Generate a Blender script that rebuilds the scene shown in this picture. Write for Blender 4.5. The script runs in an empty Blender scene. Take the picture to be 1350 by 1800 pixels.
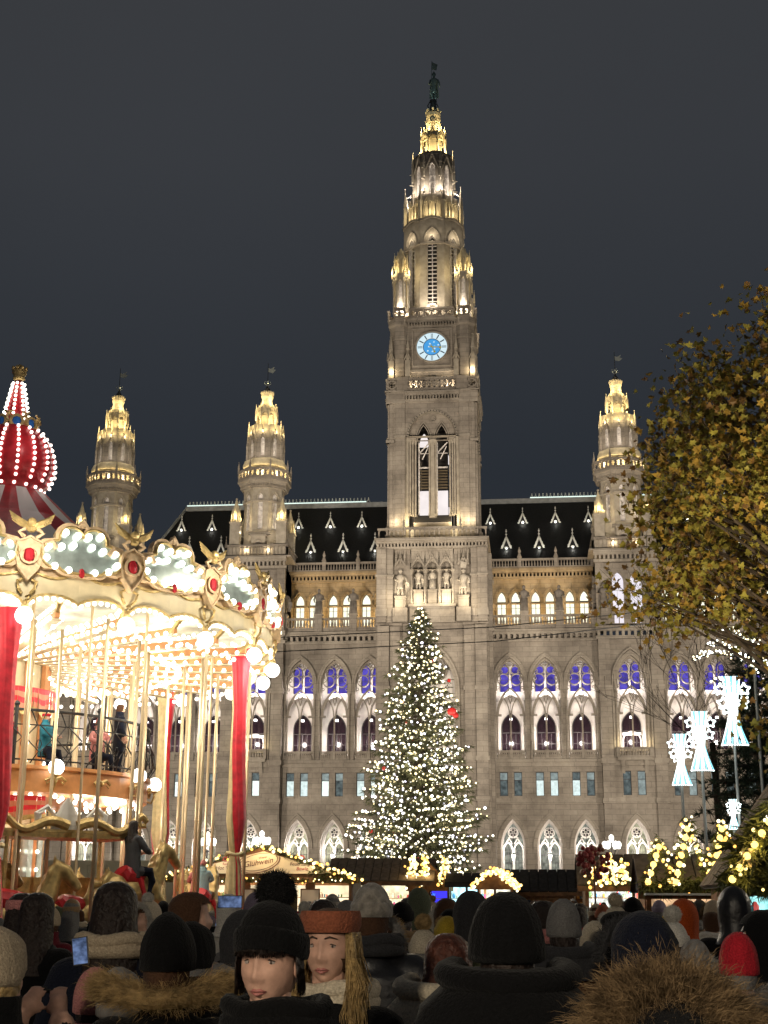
import bpy, math, random
from mathutils import Vector, Matrix, noise as mnoise
R = math.radians
random.seed(7)
S = bpy.context.scene
COL = S.collection

# ---------------------------------------------------------------- camera, sky, light, exposure
CAMZ = 1.78
YAW, PITCH, ROLL = R(6.0), math.atan(685 / 2400), R(0.3)
cd = bpy.data.cameras.new('camera'); cam = bpy.data.objects.new('camera', cd); COL.objects.link(cam)
cd.sensor_fit = 'VERTICAL'; cd.sensor_height = 36; cd.lens = 48; cd.clip_end = 3000; cd.clip_start = .05
cam.rotation_mode = 'XYZ'
cam.matrix_world = Matrix.Translation((0, 0, CAMZ)) @ Matrix.Rotation(YAW, 4, 'Z') @ Matrix.Rotation(math.pi / 2 + PITCH, 4, 'X') @ Matrix.Rotation(ROLL, 4, 'Z')
S.camera = cam
S.view_settings.view_transform = 'Standard'; S.view_settings.look = 'None'
S.view_settings.exposure = .38; S.view_settings.gamma = 1
S.render.film_transparent = False
cy = S.cycles
cy.use_denoising = True
try: cy.denoiser = 'OPENIMAGEDENOISE'
except Exception: pass
cy.max_bounces = 5; cy.diffuse_bounces = 2; cy.glossy_bounces = 3; cy.transparent_max_bounces = 8
cy.sample_clamp_indirect = 3; cy.sample_clamp_direct = 0
cy.use_light_tree = True

world = bpy.data.worlds.new('World'); S.world = world; world.use_nodes = True
wn = world.node_tree; wn.nodes.clear()
wo = wn.nodes.new('ShaderNodeOutputWorld'); wb = wn.nodes.new('ShaderNodeBackground')
wt = wn.nodes.new('ShaderNodeTexCoord'); ws = wn.nodes.new('ShaderNodeSeparateXYZ'); wr = wn.nodes.new('ShaderNodeValToRGB')
wn.links.new(wt.outputs['Generated'], ws.inputs[0]); wn.links.new(ws.outputs['Z'], wr.inputs[0])
wr.color_ramp.elements[0].position = 0.0; wr.color_ramp.elements[0].color = (.028, .032, .040, 1)
wr.color_ramp.elements[1].position = 1.0; wr.color_ramp.elements[1].color = (.052, .053, .055, 1)
e = wr.color_ramp.elements.new(.30); e.color = (.0235, .0285, .0365, 1)
e = wr.color_ramp.elements.new(.50); e.color = (.038, .0415, .048, 1)
wnz = wn.nodes.new('ShaderNodeTexNoise'); wnz.inputs['Scale'].default_value = 2.2; wnz.inputs['Detail'].default_value = 4
wmx = wn.nodes.new('ShaderNodeMix'); wmx.data_type = 'RGBA'; wmx.blend_type = 'MULTIPLY'; wmx.inputs[0].default_value = .25
wn.links.new(wt.outputs['Generated'], wnz.inputs['Vector'])
wn.links.new(wr.outputs[0], wmx.inputs[6]); wn.links.new(wnz.outputs[0], wmx.inputs[7])
wn.links.new(wmx.outputs[2], wb.inputs[0]); wb.inputs[1].default_value = .86
wn.links.new(wb.outputs[0], wo.inputs[0])

def lamp(kind, name, loc, power, col, size=.2, aim=None, cone=60, blend=.6):
    d = bpy.data.lights.new(name, kind); o = bpy.data.objects.new(name, d); COL.objects.link(o)
    d.energy = power; d.color = col; o.location = loc
    if kind != 'SUN': d.shadow_soft_size = size
    if aim is not None:
        o.rotation_euler = (Vector(aim) - Vector(loc)).to_track_quat('-Z', 'Y').to_euler()
    if kind == 'SPOT': d.spot_size = R(cone); d.spot_blend = blend
    return o

WARM = (1, .80, .54)
# floodlights of the square, standing behind the stalls and aimed up at the town hall
FLOOD = [((-62, 82, 7), (-34, 146, 22), 70), ((-32, 80, 7), (-24, 146, 22), 70), ((8, 80, 7), (4, 146, 22), 70), ((40, 82, 7), (18, 146, 22), 70)]
for a, b, c in FLOOD: lamp('SPOT', 'facade_floodlight', a, 58000, (1, .875, .72), 1.2, b, c, 1)
for a, b in (((-40, 62, 7), (-9.6, 142, 50)), ((22, 62, 7), (-9.6, 142, 50))):
    lamp('SPOT', 'tower_floodlight', a, 72000, (1, .865, .70), 1.0, b, 36, 1)

# ---------------------------------------------------------------- helpers
class MB:
    """collects faces; build() links them as ONE mesh object"""
    def __init__(s): s.v = []; s.f = []; s.m = []; s.T = None
    def add(s, vs, fs, m=0):
        b = len(s.v)
        if s.T is not None: vs = [tuple(s.T @ Vector(p)) for p in vs]
        s.v.extend(vs); s.f.extend([tuple(i + b for i in f) for f in fs]); s.m.extend([m] * len(fs))
    def box(s, x0, x1, y0, y1, z0, z1, m=0):
        s.add([(x0,y0,z0),(x1,y0,z0),(x1,y1,z0),(x0,y1,z0),(x0,y0,z1),(x1,y0,z1),(x1,y1,z1),(x0,y1,z1)],
              [(0,3,2,1),(4,5,6,7),(0,1,5,4),(1,2,6,5),(2,3,7,6),(3,0,4,7)], m)
    def quad(s, a, b, c, d, m=0): s.add([a, b, c, d], [(0,1,2,3)], m)
    def lathe(s, cx, cy, prof, n=8, rot=0., m=0, cap=True, sy=1.):
        vs = []; k = len(prof)
        for r, z in prof:
            for i in range(n):
                a = rot + 2 * math.pi * i / n; vs.append((cx + r * math.cos(a), cy + sy * r * math.sin(a), z))
        fs = [(j*n+i, j*n+(i+1) % n, (j+1)*n+(i+1) % n, (j+1)*n+i) for j in range(k-1) for i in range(n)]
        if cap: fs += [tuple(range(n))[::-1], tuple(range((k-1)*n, k*n))]
        s.add(vs, fs, m)
    def oct(s, cx, cy, prof, m=0, cap=True):   # octagon, a flat towards the square; r = half width over flats
        k = 1 / math.cos(math.pi / 8); s.lathe(cx, cy, [(r * k, z) for r, z in prof], 8, math.pi / 8, m, cap)
    def sq(s, cx, cy, prof, m=0): s.lathe(cx, cy, [(r * math.sqrt(2), z) for r, z in prof], 4, math.pi / 4, m)
    def tube(s, p0, p1, r0, r1=None, n=6, m=0, cap=True):
        r1 = r0 if r1 is None else r1; p0 = Vector(p0); p1 = Vector(p1); d = p1 - p0
        if d.length < 1e-6: return
        q = d.to_track_quat('Z', 'Y'); vs = []
        for p, r in ((p0, r0), (p1, r1)):
            for i in range(n):
                a = 2 * math.pi * i / n; vs.append(tuple(p + q @ Vector((r*math.cos(a), r*math.sin(a), 0))))
        fs = [(i, (i+1) % n, n+(i+1) % n, n+i) for i in range(n)]
        if cap: fs += [tuple(range(n))[::-1], tuple(range(n, 2*n))]
        s.add(vs, fs, m)
    def path(s, pts, r, n=5, m=0, taper=1.):
        k = len(pts); vs = []; pts = [Vector(p) for p in pts]; up = Vector((0.13, .21, 1)).normalized()
        for j, p in enumerate(pts):
            t = (pts[min(j+1, k-1)] - pts[max(j-1, 0)]); t = t.normalized() if t.length > 1e-9 else Vector((0,0,1))
            a1 = t.cross(up); a1 = a1.normalized() if a1.length > 1e-4 else Vector((1,0,0)); b1 = t.cross(a1)
            rr = (r[j] if isinstance(r, (list, tuple)) else r * (1 + (taper - 1) * j / max(1, k-1)))
            for i in range(n):
                a = 2*math.pi*i/n; vs.append(tuple(p + a1*rr*math.cos(a) + b1*rr*math.sin(a)))
        fs = [(j*n+i, j*n+(i+1) % n, (j+1)*n+(i+1) % n, (j+1)*n+i) for j in range(k-1) for i in range(n)]
        fs += [tuple(range(n))[::-1], tuple(range((k-1)*n, k*n))]
        s.add(vs, fs, m)
    def ball(s, c, r, m=0, nu=6, nv=4, sx=1., sy=1., sz=1.):
        vs = [(c[0], c[1], c[2] - r*sz)]; 
        for j in range(1, nv):
            t = -math.pi/2 + math.pi*j/nv
            for i in range(nu):
                a = 2*math.pi*i/nu; vs.append((c[0]+sx*r*math.cos(t)*math.cos(a), c[1]+sy*r*math.cos(t)*math.sin(a), c[2]+sz*r*math.sin(t)))
        vs.append((c[0], c[1], c[2] + r*sz)); L = len(vs) - 1
        fs = [(0, 1+(i+1) % nu, 1+i) for i in range(nu)]
        for j in range(nv-2):
            fs += [(1+j*nu+i, 1+j*nu+(i+1) % nu, 1+(j+1)*nu+(i+1) % nu, 1+(j+1)*nu+i) for i in range(nu)]
        fs += [(L, 1+(nv-2)*nu+i, 1+(nv-2)*nu+(i+1) % nu) for i in range(nu)]
        s.add(vs, fs, m)
    def band(s, outer, inner, y0, y1, m=0):     # two open outlines (x,z) of equal length -> a moulded band y0 (front) .. y1
        n = len(outer); vs = [(x, y0, z) for x, z in outer] + [(x, y0, z) for x, z in inner] + [(x, y1, z) for x, z in outer] + [(x, y1, z) for x, z in inner]
        fs = []
        for i in range(n-1):
            fs += [(i, i+1, n+i+1, n+i), (2*n+i, 2*n+i+1, i+1, i), (n+i, n+i+1, 3*n+i+1, 3*n+i)]
        s.add(vs, fs, m)
    def ring(s, cx, cz, ro, ri, y0, y1, n=14, m=0):
        o = [(cx+ro*math.cos(2*math.pi*i/n), cz+ro*math.sin(2*math.pi*i/n)) for i in range(n+1)]
        q = [(cx+ri*math.cos(2*math.pi*i/n), cz+ri*math.sin(2*math.pi*i/n)) for i in range(n+1)]
        s.band(o, q, y0, y1, m)
    def bar(s, x0, z0, x1, z1, w, y0, y1, m=0):  # straight flat bar in a facade plane
        d = math.hypot(x1-x0, z1-z0); nx, nz = -(z1-z0)/d*w/2, (x1-x0)/d*w/2
        s.band([(x0+nx, z0+nz), (x1+nx, z1+nz)], [(x0-nx, z0-nz), (x1-nx, z1-nz)], y0, y1, m)
    def fill(s, outline, y, m=0):                # flat polygon (x,z) at depth y
        s.add([(x, y, z) for x, z in outline], [tuple(range(len(outline)))], m)
    def build(s, name, mats, parent=None, smooth=False, loc=None):
        me = bpy.data.meshes.new(name); me.from_pydata(s.v, [], s.f)
        for m in (mats if isinstance(mats, (list, tuple)) else [mats]): me.materials.append(m)
        if s.m and max(s.m): me.polygons.foreach_set('material_index', s.m)
        if smooth: me.polygons.foreach_set('use_smooth', [True]*len(s.f))
        me.update()
        return link(name, me, parent, loc)

def link(name, me, parent=None, loc=None):
    o = bpy.data.objects.new(name, me); COL.objects.link(o)
    if parent is not None: o.parent = parent
    if loc is not None: o.location = loc
    return o
def empty(name, loc=(0,0,0), rz=0., sc=1.):
    o = bpy.data.objects.new(name, None); COL.objects.link(o); o.location = loc; o.rotation_euler = (0,0,rz); o.scale = (sc,sc,sc); return o
def tag(o, label=None, cat=None, group=None, kind=None):
    if label: o['label'] = label
    if cat: o['category'] = cat
    if group: o['group'] = group
    if kind: o['kind'] = kind
    return o
def copy_tree(o, parent=None):
    c = o.copy(); COL.objects.link(c); c.parent = parent
    for ch in list(o.children): copy_tree(ch, c)
    return c

def arch(a, h, n=9, cx=0., zs=0.):     # pointed arch outline, left foot -> apex -> right foot
    h = max(h, a); c = (h*h - a*a) / (2*a); r = a + c; t1 = math.atan2(h, -c); L = []
    for i in range(n+1):
        t = math.pi + (t1 - math.pi) * i / n; L.append((c + r*math.cos(t), r*math.sin(t)))
    P = L + [(-x, z) for x, z in L[::-1][1:]]
    return [(cx+x, zs+z) for x, z in P]
def opening(a, h, zsill, zs, cx=0., n=9): # full window outline incl. straight jambs
    return [(cx-a, zsill)] + arch(a, h, n, cx, zs) + [(cx+a, zsill)]
def arch_wall(mb, x0, x1, z0, z1, cx, a, zsill, zs, h, y, depth, m=0, mr=None, n=9):
    mr = m if mr is None else mr; A = arch(a, h, n, cx, zs)
    if cx-a > x0: mb.quad((x0,y,z0),(cx-a,y,z0),(cx-a,y,z1),(x0,y,z1), m)
    if cx+a < x1: mb.quad((cx+a,y,z0),(x1,y,z0),(x1,y,z1),(cx+a,y,z1), m)
    if zsill > z0: mb.quad((cx-a,y,z0),(cx+a,y,z0),(cx+a,y,zsill),(cx-a,y,zsill), m)
    for (xa, za), (xb, zb) in zip(A, A[1:]): mb.quad((xa,y,za),(xb,y,zb),(xb,y,z1),(xa,y,z1), m)
    O = [(cx-a, zsill)] + A + [(cx+a, zsill), (cx-a, zsill)]
    for (xa, za), (xb, zb) in zip(O, O[1:]): mb.quad((xa,y,za),(xb,y,zb),(xb,y+depth,zb),(xa,y+depth,za), mr)
def rect_wall(mb, x0, x1, z0, z1, holes, y, depth, m=0, mr=None):   # holes: (xa,xb,za,zb), left to right
    mr = m if mr is None else mr; x = x0
    for xa, xb, za, zb in holes:
        mb.quad((x,y,z0),(xa,y,z0),(xa,y,z1),(x,y,z1), m); mb.quad((xa,y,z0),(xb,y,z0),(xb,y,za),(xa,y,za), m); mb.quad((xa,y,zb),(xb,y,zb),(xb,y,z1),(xa,y,z1), m)
        for (p, q), (r_, t) in (((xa,za),(xb,za)),((xb,za),(xb,zb)),((xb,zb),(xa,zb)),((xa,zb),(xa,za))): mb.quad((p,y,q),(r_,y,t),(r_,y+depth,t),(p,y+depth,q), mr)
        x = xb
    mb.quad((x,y,z0),(x1,y,z0),(x1,y,z1),(x,y,z1), m)

# ---------------------------------------------------------------- materials
MATS = {}
def mat(name, col, rough=.7, metal=0., emit=None, es=0., var=.0, scale=3., bump=0., spec=.35, coords='Object', col2=None, sheen=0., sample=True, detail=5):
    if name in MATS: return MATS[name]
    m = bpy.data.materials.new(name); m.use_nodes = True; nt = m.node_tree; b = nt.nodes['Principled BSDF']
    b.inputs['Base Color'].default_value = (*col, 1); b.inputs['Roughness'].default_value = rough; b.inputs['Metallic'].default_value = metal
    b.inputs['Specular IOR Level'].default_value = spec
    if sheen: b.inputs['Sheen Weight'].default_value = sheen
    if emit: b.inputs['Emission Color'].default_value = (*emit, 1); b.inputs['Emission Strength'].default_value = es
    if var or bump or col2:
        tc = nt.nodes.new('ShaderNodeTexCoord'); nz = nt.nodes.new('ShaderNodeTexNoise'); nz.inputs['Scale'].default_value = scale; nz.inputs['Detail'].default_value = detail
        nt.links.new(tc.outputs[coords], nz.inputs['Vector'])
        if var or col2:
            rp = nt.nodes.new('ShaderNodeValToRGB'); rp.color_ramp.elements[0].position = .32; rp.color_ramp.elements[1].position = .68
            c2 = col2 or tuple(min(1, c*(1+var)) for c in col); c1 = col if col2 else tuple(c*(1-var) for c in col)
            rp.color_ramp.elements[0].color = (*c1, 1); rp.color_ramp.elements[1].color = (*c2, 1)
            nt.links.new(nz.outputs['Fac'], rp.inputs[0]); nt.links.new(rp.outputs[0], b.inputs['Base Color'])
        if bump:
            bp = nt.nodes.new('ShaderNodeBump'); bp.inputs['Strength'].default_value = bump; bp.inputs['Distance'].default_value = .05
            nt.links.new(nz.outputs['Fac'], bp.inputs['Height']); nt.links.new(bp.outputs[0], b.inputs['Normal'])
    if emit and not sample: m.cycles.emission_sampling = 'NONE'
    MATS[name] = m; return m

def stone_mat(name, c1, c2, bw=1.5, bh=.55):
    m = bpy.data.materials.new(name); m.use_nodes = True; nt = m.node_tree; N = nt.nodes.new; L = nt.links.new
    b = nt.nodes['Principled BSDF']; b.inputs['Roughness'].default_value = .85; b.inputs['Specular IOR Level'].default_value = .2
    tc = N('ShaderNodeTexCoord'); sp = N('ShaderNodeSeparateXYZ'); ad = N('ShaderNodeMath'); ad.operation = 'ADD'; cb = N('ShaderNodeCombineXYZ')
    L(tc.outputs['Object'], sp.inputs[0]); L(sp.outputs['X'], ad.inputs[0]); L(sp.outputs['Y'], ad.inputs[1]); L(ad.outputs[0], cb.inputs['X']); L(sp.outputs['Z'], cb.inputs['Y'])
    br = N('ShaderNodeTexBrick'); L(cb.outputs[0], br.inputs['Vector']); br.inputs['Scale'].default_value = 1
    br.inputs['Brick Width'].default_value = bw; br.inputs['Row Height'].default_value = bh; br.inputs['Mortar Size'].default_value = .022; br.inputs['Mortar Smooth'].default_value = .5
    br.inputs['Color1'].default_value = (*c1, 1); br.inputs['Color2'].default_value = (*c2, 1); br.inputs['Mortar'].default_value = (*[x*.55 for x in c1], 1)
    nz = N('ShaderNodeTexNoise'); nz.inputs['Scale'].default_value = .35; nz.inputs['Detail'].default_value = 8; nz.inputs['Roughness'].default_value = .7; L(tc.outputs['Object'], nz.inputs['Vector'])
    rp = N('ShaderNodeValToRGB'); rp.color_ramp.elements[0].position = .3; rp.color_ramp.elements[0].color = (.44,.42,.40,1); rp.color_ramp.elements[1].position = .7; rp.color_ramp.elements[1].color = (1.08,1.06,1.02,1)
    L(nz.outputs['Fac'], rp.inputs[0]); mx = N('ShaderNodeMix'); mx.data_type = 'RGBA'; mx.blend_type = 'MULTIPLY'; mx.inputs[0].default_value = .95
    L(br.outputs['Color'], mx.inputs[6]); L(rp.outputs[0], mx.inputs[7]); L(mx.outputs[2], b.inputs['Base Color'])
    n2 = N('ShaderNodeTexNoise'); n2.inputs['Scale'].default_value = 2.5; n2.inputs['Detail'].default_value = 6; L(tc.outputs['Object'], n2.inputs['Vector'])
    bp = N('ShaderNodeBump'); bp.inputs['Strength'].default_value = .5; bp.inputs['Distance'].default_value = .08; L(n2.outputs['Fac'], bp.inputs['Height']); L(bp.outputs[0], b.inputs['Normal'])
    MATS[name] = m; return m
def glow(name, col, strength, sample=False, var=0., scale=1.):     # a surface that gives off light
    if name in MATS: return MATS[name]
    m = bpy.data.materials.new(name); m.use_nodes = True; nt = m.node_tree; nt.nodes.clear()
    o = nt.nodes.new('ShaderNodeOutputMaterial'); e = nt.nodes.new('ShaderNodeEmission'); e.inputs[0].default_value = (*col, 1); e.inputs[1].default_value = strength
    nt.links.new(e.outputs[0], o.inputs[0])
    if var:
        tc = nt.nodes.new('ShaderNodeTexCoord'); nz = nt.nodes.new('ShaderNodeTexNoise'); nz.inputs['Scale'].default_value = scale; nz.inputs['Detail'].default_value = 3
        mr = nt.nodes.new('ShaderNodeMapRange'); mr.inputs[1].default_value = .3; mr.inputs[2].default_value = .7; mr.inputs[3].default_value = strength*(1-var); mr.inputs[4].default_value = strength*(1+var)
        nt.links.new(tc.outputs['Object'], nz.inputs['Vector']); nt.links.new(nz.outputs['Fac'], mr.inputs[0]); nt.links.new(mr.outputs[0], e.inputs[1])
    if not sample: m.cycles.emission_sampling = 'NONE'
    MATS[name] = m; return m
STONE = stone_mat('ashlar_stone', (.405,.362,.312), (.345,.308,.267))
TRIM = stone_mat('carved_stone', (.45,.405,.35), (.40,.36,.31), 2.2, .9)
PLASTER = mat('vault_plaster', (.74,.69,.65), .9, var=.10, scale=1.2)
DARKGLASS = mat('dark_glass', (.018,.010,.014), .12, spec=.6)
FRAME = mat('window_frame', (.05,.045,.045), .6)
ROOF = mat('slate_roof', (.0085,.009,.010), .75, var=.35, scale=6, bump=.25, spec=.15)
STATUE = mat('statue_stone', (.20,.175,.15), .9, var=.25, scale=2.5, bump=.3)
IRON = mat('black_iron', (.015,.015,.016), .45, spec=.4)
# ================================================================ setting: the square
g = MB(); g.quad((-600,-60,0),(600,-60,0),(600,1200,0),(-600,1200,0))
def ground_mat():
    m = stone_mat('granite_paving', (.075,.072,.068), (.06,.058,.056), .6, .6)
    nt = m.node_tree; b = nt.nodes['Principled BSDF']; b.inputs['Roughness'].default_value = .45
    sp = [n for n in nt.nodes if n.type == 'SEPXYZ'][0]; cb = [n for n in nt.nodes if n.type == 'COMBXYZ'][0]
    nt.links.new(sp.outputs['X'], cb.inputs['X']); nt.links.new(sp.outputs['Y'], cb.inputs['Y']); return m
tag(g.build('ground', ground_mat()), 'dark granite paving of the square under the crowd', 'paving', kind='structure')

# ================================================================ town hall
HALL = empty('town_hall', (0,0,0))
tag(HALL, 'floodlit pale stone gothic town hall with tall clock tower behind the market', 'building')
YF = 145.0; TX = -9.65
BAYS = [-16.75,-20.5,-24.25, -34.1,-37.85,-41.6, -1.7,2.05,5.8, 16.2,19.95,23.7,27.45,31.2]
PAVS = [-29.3, 10.95, -47.15, 36.6]
ARCW2 = glow('arcade_glazing_warm', (.75,.72,.48), .45, var=.8, scale=1.5)
BLUE = glow('blue_stained_glass', (.15,.115,.72), .46, var=.5, scale=1.3)
LITW = glow('lit_window_pale', (1,.98,.74), 1.05, var=.12, scale=.9)
LITL = glow('lit_window_lilac', (.92,.86,.93), .78, var=.08, scale=1.)
CURT = glow('curtain_lit', (.80,.96,.93), .74, var=.22, scale=3.)
rw = random.Random(2); CURT2 = glow('curtain_bright', (.86,.97,.90), .95, var=.15, scale=4.); DIM = glow('pane_dim', (.34,.42,.42), .22, var=.6, scale=2.5)
PANE = glow('upper_pane', (.50,.60,.58), .38, var=.4, scale=2.)
ARCW = glow('arcade_glazing_lit', (.55,.58,.48), .30, var=.7, scale=2.2)

wall = MB()    # materials: 0 stone 1 trim 2 plaster
def moulding(mb, cx, a, h, zs, zb, w, y, pr, m=1):
    o = [(cx-a-w, zb)] + arch(a+w, h+w*1.35, 9, cx, zs) + [(cx+a+w, zb)]; i = [(cx-a, zb)] + arch(a, h, 9, cx, zs) + [(cx+a, zb)]
    mb.band(o, i, y-pr, y+.02, m)
def balustrade(mb, x0, x1, y, z0, z1, n, m=1, rw=.13, th=.16):
    mb.box(x0, x1, y-th, y+th, z0, z0+.16, m); mb.box(x0, x1, y-th-.05, y+th+.05, z1-.2, z1, m)
    for i in range(n):
        x = x0 + (x1-x0)*(i+.5)/n
        mb.lathe(x, y, [(rw*.7, z0+.15), (rw*1.15, z0+.15+(z1-z0-.35)*.35), (rw*.55, z0+.15+(z1-z0-.35)*.8), (rw*.9, z1-.2)], 6, 0, m, False)
def dentils(mb, x0, x1, y, z0, z1, w, m=1):
    n = max(1, int((x1-x0)/(2*w)))
    for i in range(n):
        x = x0 + (i+.5)*(x1-x0)/n; mb.box(x-w/2, x+w/2, y-.22, y+.05, z0, z1, m)
def cornice(mb, x0, x1, y, z0, z1, pr, m=1, dent=.22):
    h = z1-z0
    mb.box(x0, x1, y-pr*.35, y+.1, z0, z0+h*.25, m); dentils(mb, x0, x1, y-.18, z0+h*.25, z0+h*.6, dent, m)
    mb.box(x0, x1, y-pr*.7, y+.1, z0+h*.6, z0+h*.8, m); mb.box(x0, x1, y-pr, y+.1, z0+h*.8, z1, m)

def bay_windows(x, y, pav=False):
    # ground-floor traceried window deep in its reveal
    w = MB(); yb = y+1.55; a = 1.27; O = opening(a, 2.85, 4.2, 7.2, x)
    w.fill(O, yb+.16, 1)
    w.ring(x, 8.75, .56, .47, yb, yb+.1)
    for k in range(5):
        t = math.pi/2 + k*2*math.pi/5; w.ring(x+.27*math.cos(t), 8.75+.27*math.sin(t), .20, .13, yb+.01, yb+.1, 8); 
        w.add([(x+.27*math.cos(t)+.13*math.cos(q), yb+.12, 8.75+.27*math.sin(t)+.13*math.sin(q)) for q in [i*math.pi/4 for i in range(8)]], [tuple(range(8))], 2)
    w.band(opening(a, 2.85, 4.2, 7.2, x), opening(a-.2, 2.5, 4.2, 7.2, x), yb-.05, yb+.12)
    for s in (-1, 1):
        w.band(opening(.52, .95, 4.2, 6.9, x+s*.53), opening(.42, .78, 4.2, 6.9, x+s*.53), yb+.01, yb+.1)
        w.bar(x+s*1.05, 7.3, x+s*.35, 8.3, .12, yb+.02, yb+.1); w.bar(x+s*.1, 7.6, x+s*.5, 8.3, .10, yb+.02, yb+.1)
    for z in (4.9, 5.7, 6.5): w.box(x-1.05, x+1.05, yb+.06, yb+.1, z-.025, z+.025, 2)
    for xx in (-.8,-.53,-.26,.26,.53,.8): w.box(x+xx-.02, x+xx+.02, yb+.06, yb+.1, 4.3, 7.2, 2)
    tr = w.build('arcade_window', [PLASTER, rw.choice((ARCW, ARCW, ARCW2)), FRAME], WALL)
    # pair of rectangular office windows
    for k, s in enumerate((-.74, .74)):
        q = MB(); xx = x-.1+s
        q.quad((xx-.42,y+.34,12.4),(xx+.42,y+.34,12.4),(xx+.42,y+.34,14.85),(xx-.42,y+.34,14.85), 1)
        for fx in (xx-.42, xx+.36): q.box(fx, fx+.06, y+.24, y+.32, 12.4, 14.85)
        q.quad((xx-.36,y+.335,14.06),(xx+.36,y+.335,14.06),(xx+.36,y+.335,14.79),(xx-.36,y+.335,14.79), 2)
        for fz in (12.4, 14.0, 14.79): q.box(xx-.36, xx+.36, y+.24, y+.32, fz, fz+.06)
        if (int(x*7)+k) % 3: 
            for c in range(7): q.box(xx-.34+c*.095, xx-.34+c*.095+.06, y+.30, y+.33, 12.46, 13.95, 1)
        q.build('office_window', [FRAME, rw.choice((CURT, CURT, CURT2, PANE, DIM)), rw.choice((PANE, PANE, DIM))], WALL)
    # loggia: tracery in the outer arch
    t = MB(); y1 = y+.30; y2 = y+.62
    def subarch(cx, a, h, zs, zb, w): t.band(opening(a, h, zb, zs, cx), opening(a-w, h-w*1.25, zb, zs, cx), y1, y2)
    subarch(x, 1.5, 3.0, 20.8, 16.9, .17)
    t.lathe(x, y1+.16, [(.13,16.9),(.10,17.2),(.085,17.3),(.085,20.4),(.11,20.5),(.17,20.85)], 8)
    c0 = arch(.66, 1.9, 7, x-.70, 20.85); c1 = arch(.66, 1.9, 7, x+.70, 20.85)
    for cc in (c0, c1): t.band([(p[0], p[1]) for p in cc], [(x+(-.7 if cc is c0 else .7)+(p[0]-x-(-.7 if cc is c0 else .7))*.82, 20.85+(p[1]-20.85)*.88) for p in cc], y1+.04, y2-.04)
    t.ring(x, 22.95, .27, .18, y1+.05, y2-.05, 10)
    t.bar(x-.2, 22.7, x, 22.0, .09, y1+.05, y2-.05); t.bar(x+.2, 22.7, x, 22.0, .09, y1+.05, y2-.05)
    for s in (-1, 1):
        t.ring(x+s*.70, 24.62, .66, .56, y1+.02, y2-.02, 16)
        t.ring(x+s*1.17, 24.75, .25, .18, y1+.05, y2-.05, 9); t.ring(x+s*.20, 25.15, .17, .11, y1+.05, y2-.05, 8)
        t.ring(x+s*.55, 25.62, .47, .39, y1+.03, y2-.03, 12)
        t.ring(x+s*.98, 25.5, .22, .16, y1+.05, y2-.05, 8); t.ring(x+s*1.3, 23.75, .17, .11, y1+.05, y2-.05, 8)
    t.ring(x, 26.35, .30, .22, y1+.02, y2-.02, 10)
    for s in (-1,1): t.ring(x+s*.38, 26.2, .16, .11, y1+.05, y2-.05, 8)
    t.band(opening(1.5, 2.7, 23.4, 24.2, x), opening(1.38, 2.5, 23.4, 24.2, x), y1, y2)
    t.build('loggia_tracery', [TRIM], WALL)
    # door and stained glass in the loggia's back wall
    yb = y+2.5; d = MB()
    d.fill(opening(1.02, 1.6, 16.3, 19.7, x), yb-.02, 1)
    d.band(opening(1.02, 1.6, 16.3, 19.7, x), opening(.93, 1.46, 16.3, 19.7, x), yb-.1, yb)
    d.box(x-.05, x+.05, yb-.08, yb-.03, 16.3, 19.2); d.box(x-.93, x+.93, yb-.08, yb-.03, 19.15, 19.25); d.box(x-.93, x+.93, yb-.08, yb-.03, 18.0, 18.06)
    for s in (-.5,.5): d.box(x+s-.025, x+s+.025, yb-.08, yb-.03, 16.3, 19.2)
    if pav: d.box(x-1.0, x+1.0, yb-.2, yb-.03, 18.75, 19.05, 2); d.band(opening(1.0, 1.0, 16.4, 18.2, x), opening(.85,.85,16.4,18.2, x), yb-.15, yb-.03, 2)
    d.box(x-.14, x+.14, yb-.34, yb-.14, 20.55, 20.75, 3); d.tube((x,yb-.24,20.75),(x,yb-.24,22.3), .02, n=4)
    d.build('loggia_door', [FRAME, DARKGLASS, PLASTER, glow('loggia_lamp', (1,.97,.92), 6)], WALL)
    b = MB()
    for s in (-1, 1): 
        b.fill(opening(.46, .95, 23.6, 25.7, x+s*.60), yb-.03, 1); b.band(opening(.50, 1.0, 23.6, 25.7, x+s*.60), opening(.44,.92,23.6,25.7,x+s*.60), yb-.09, yb)
        for z in (24.2, 24.85, 25.5): b.box(x+s*.6-.44, x+s*.6+.44, yb-.08, yb-.04, z-.02, z+.02)
    b.build('stained_glass_window', [FRAME, BLUE], WALL)
    lamp('POINT', 'loggia_uplight', (x, y+1.15, 18.2), 260, (1,.90,.83), .2); lamp('POINT', 'loggia_vault_fill', (x, y+1.1, 23.6), 230, (1,.90,.84), .25)  # second lamp is an added fill for the upper vault
    lamp('POINT', 'arcade_light', (x-.1, y+.75, 6.9), 190, (1,.92,.84), .15)

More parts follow.
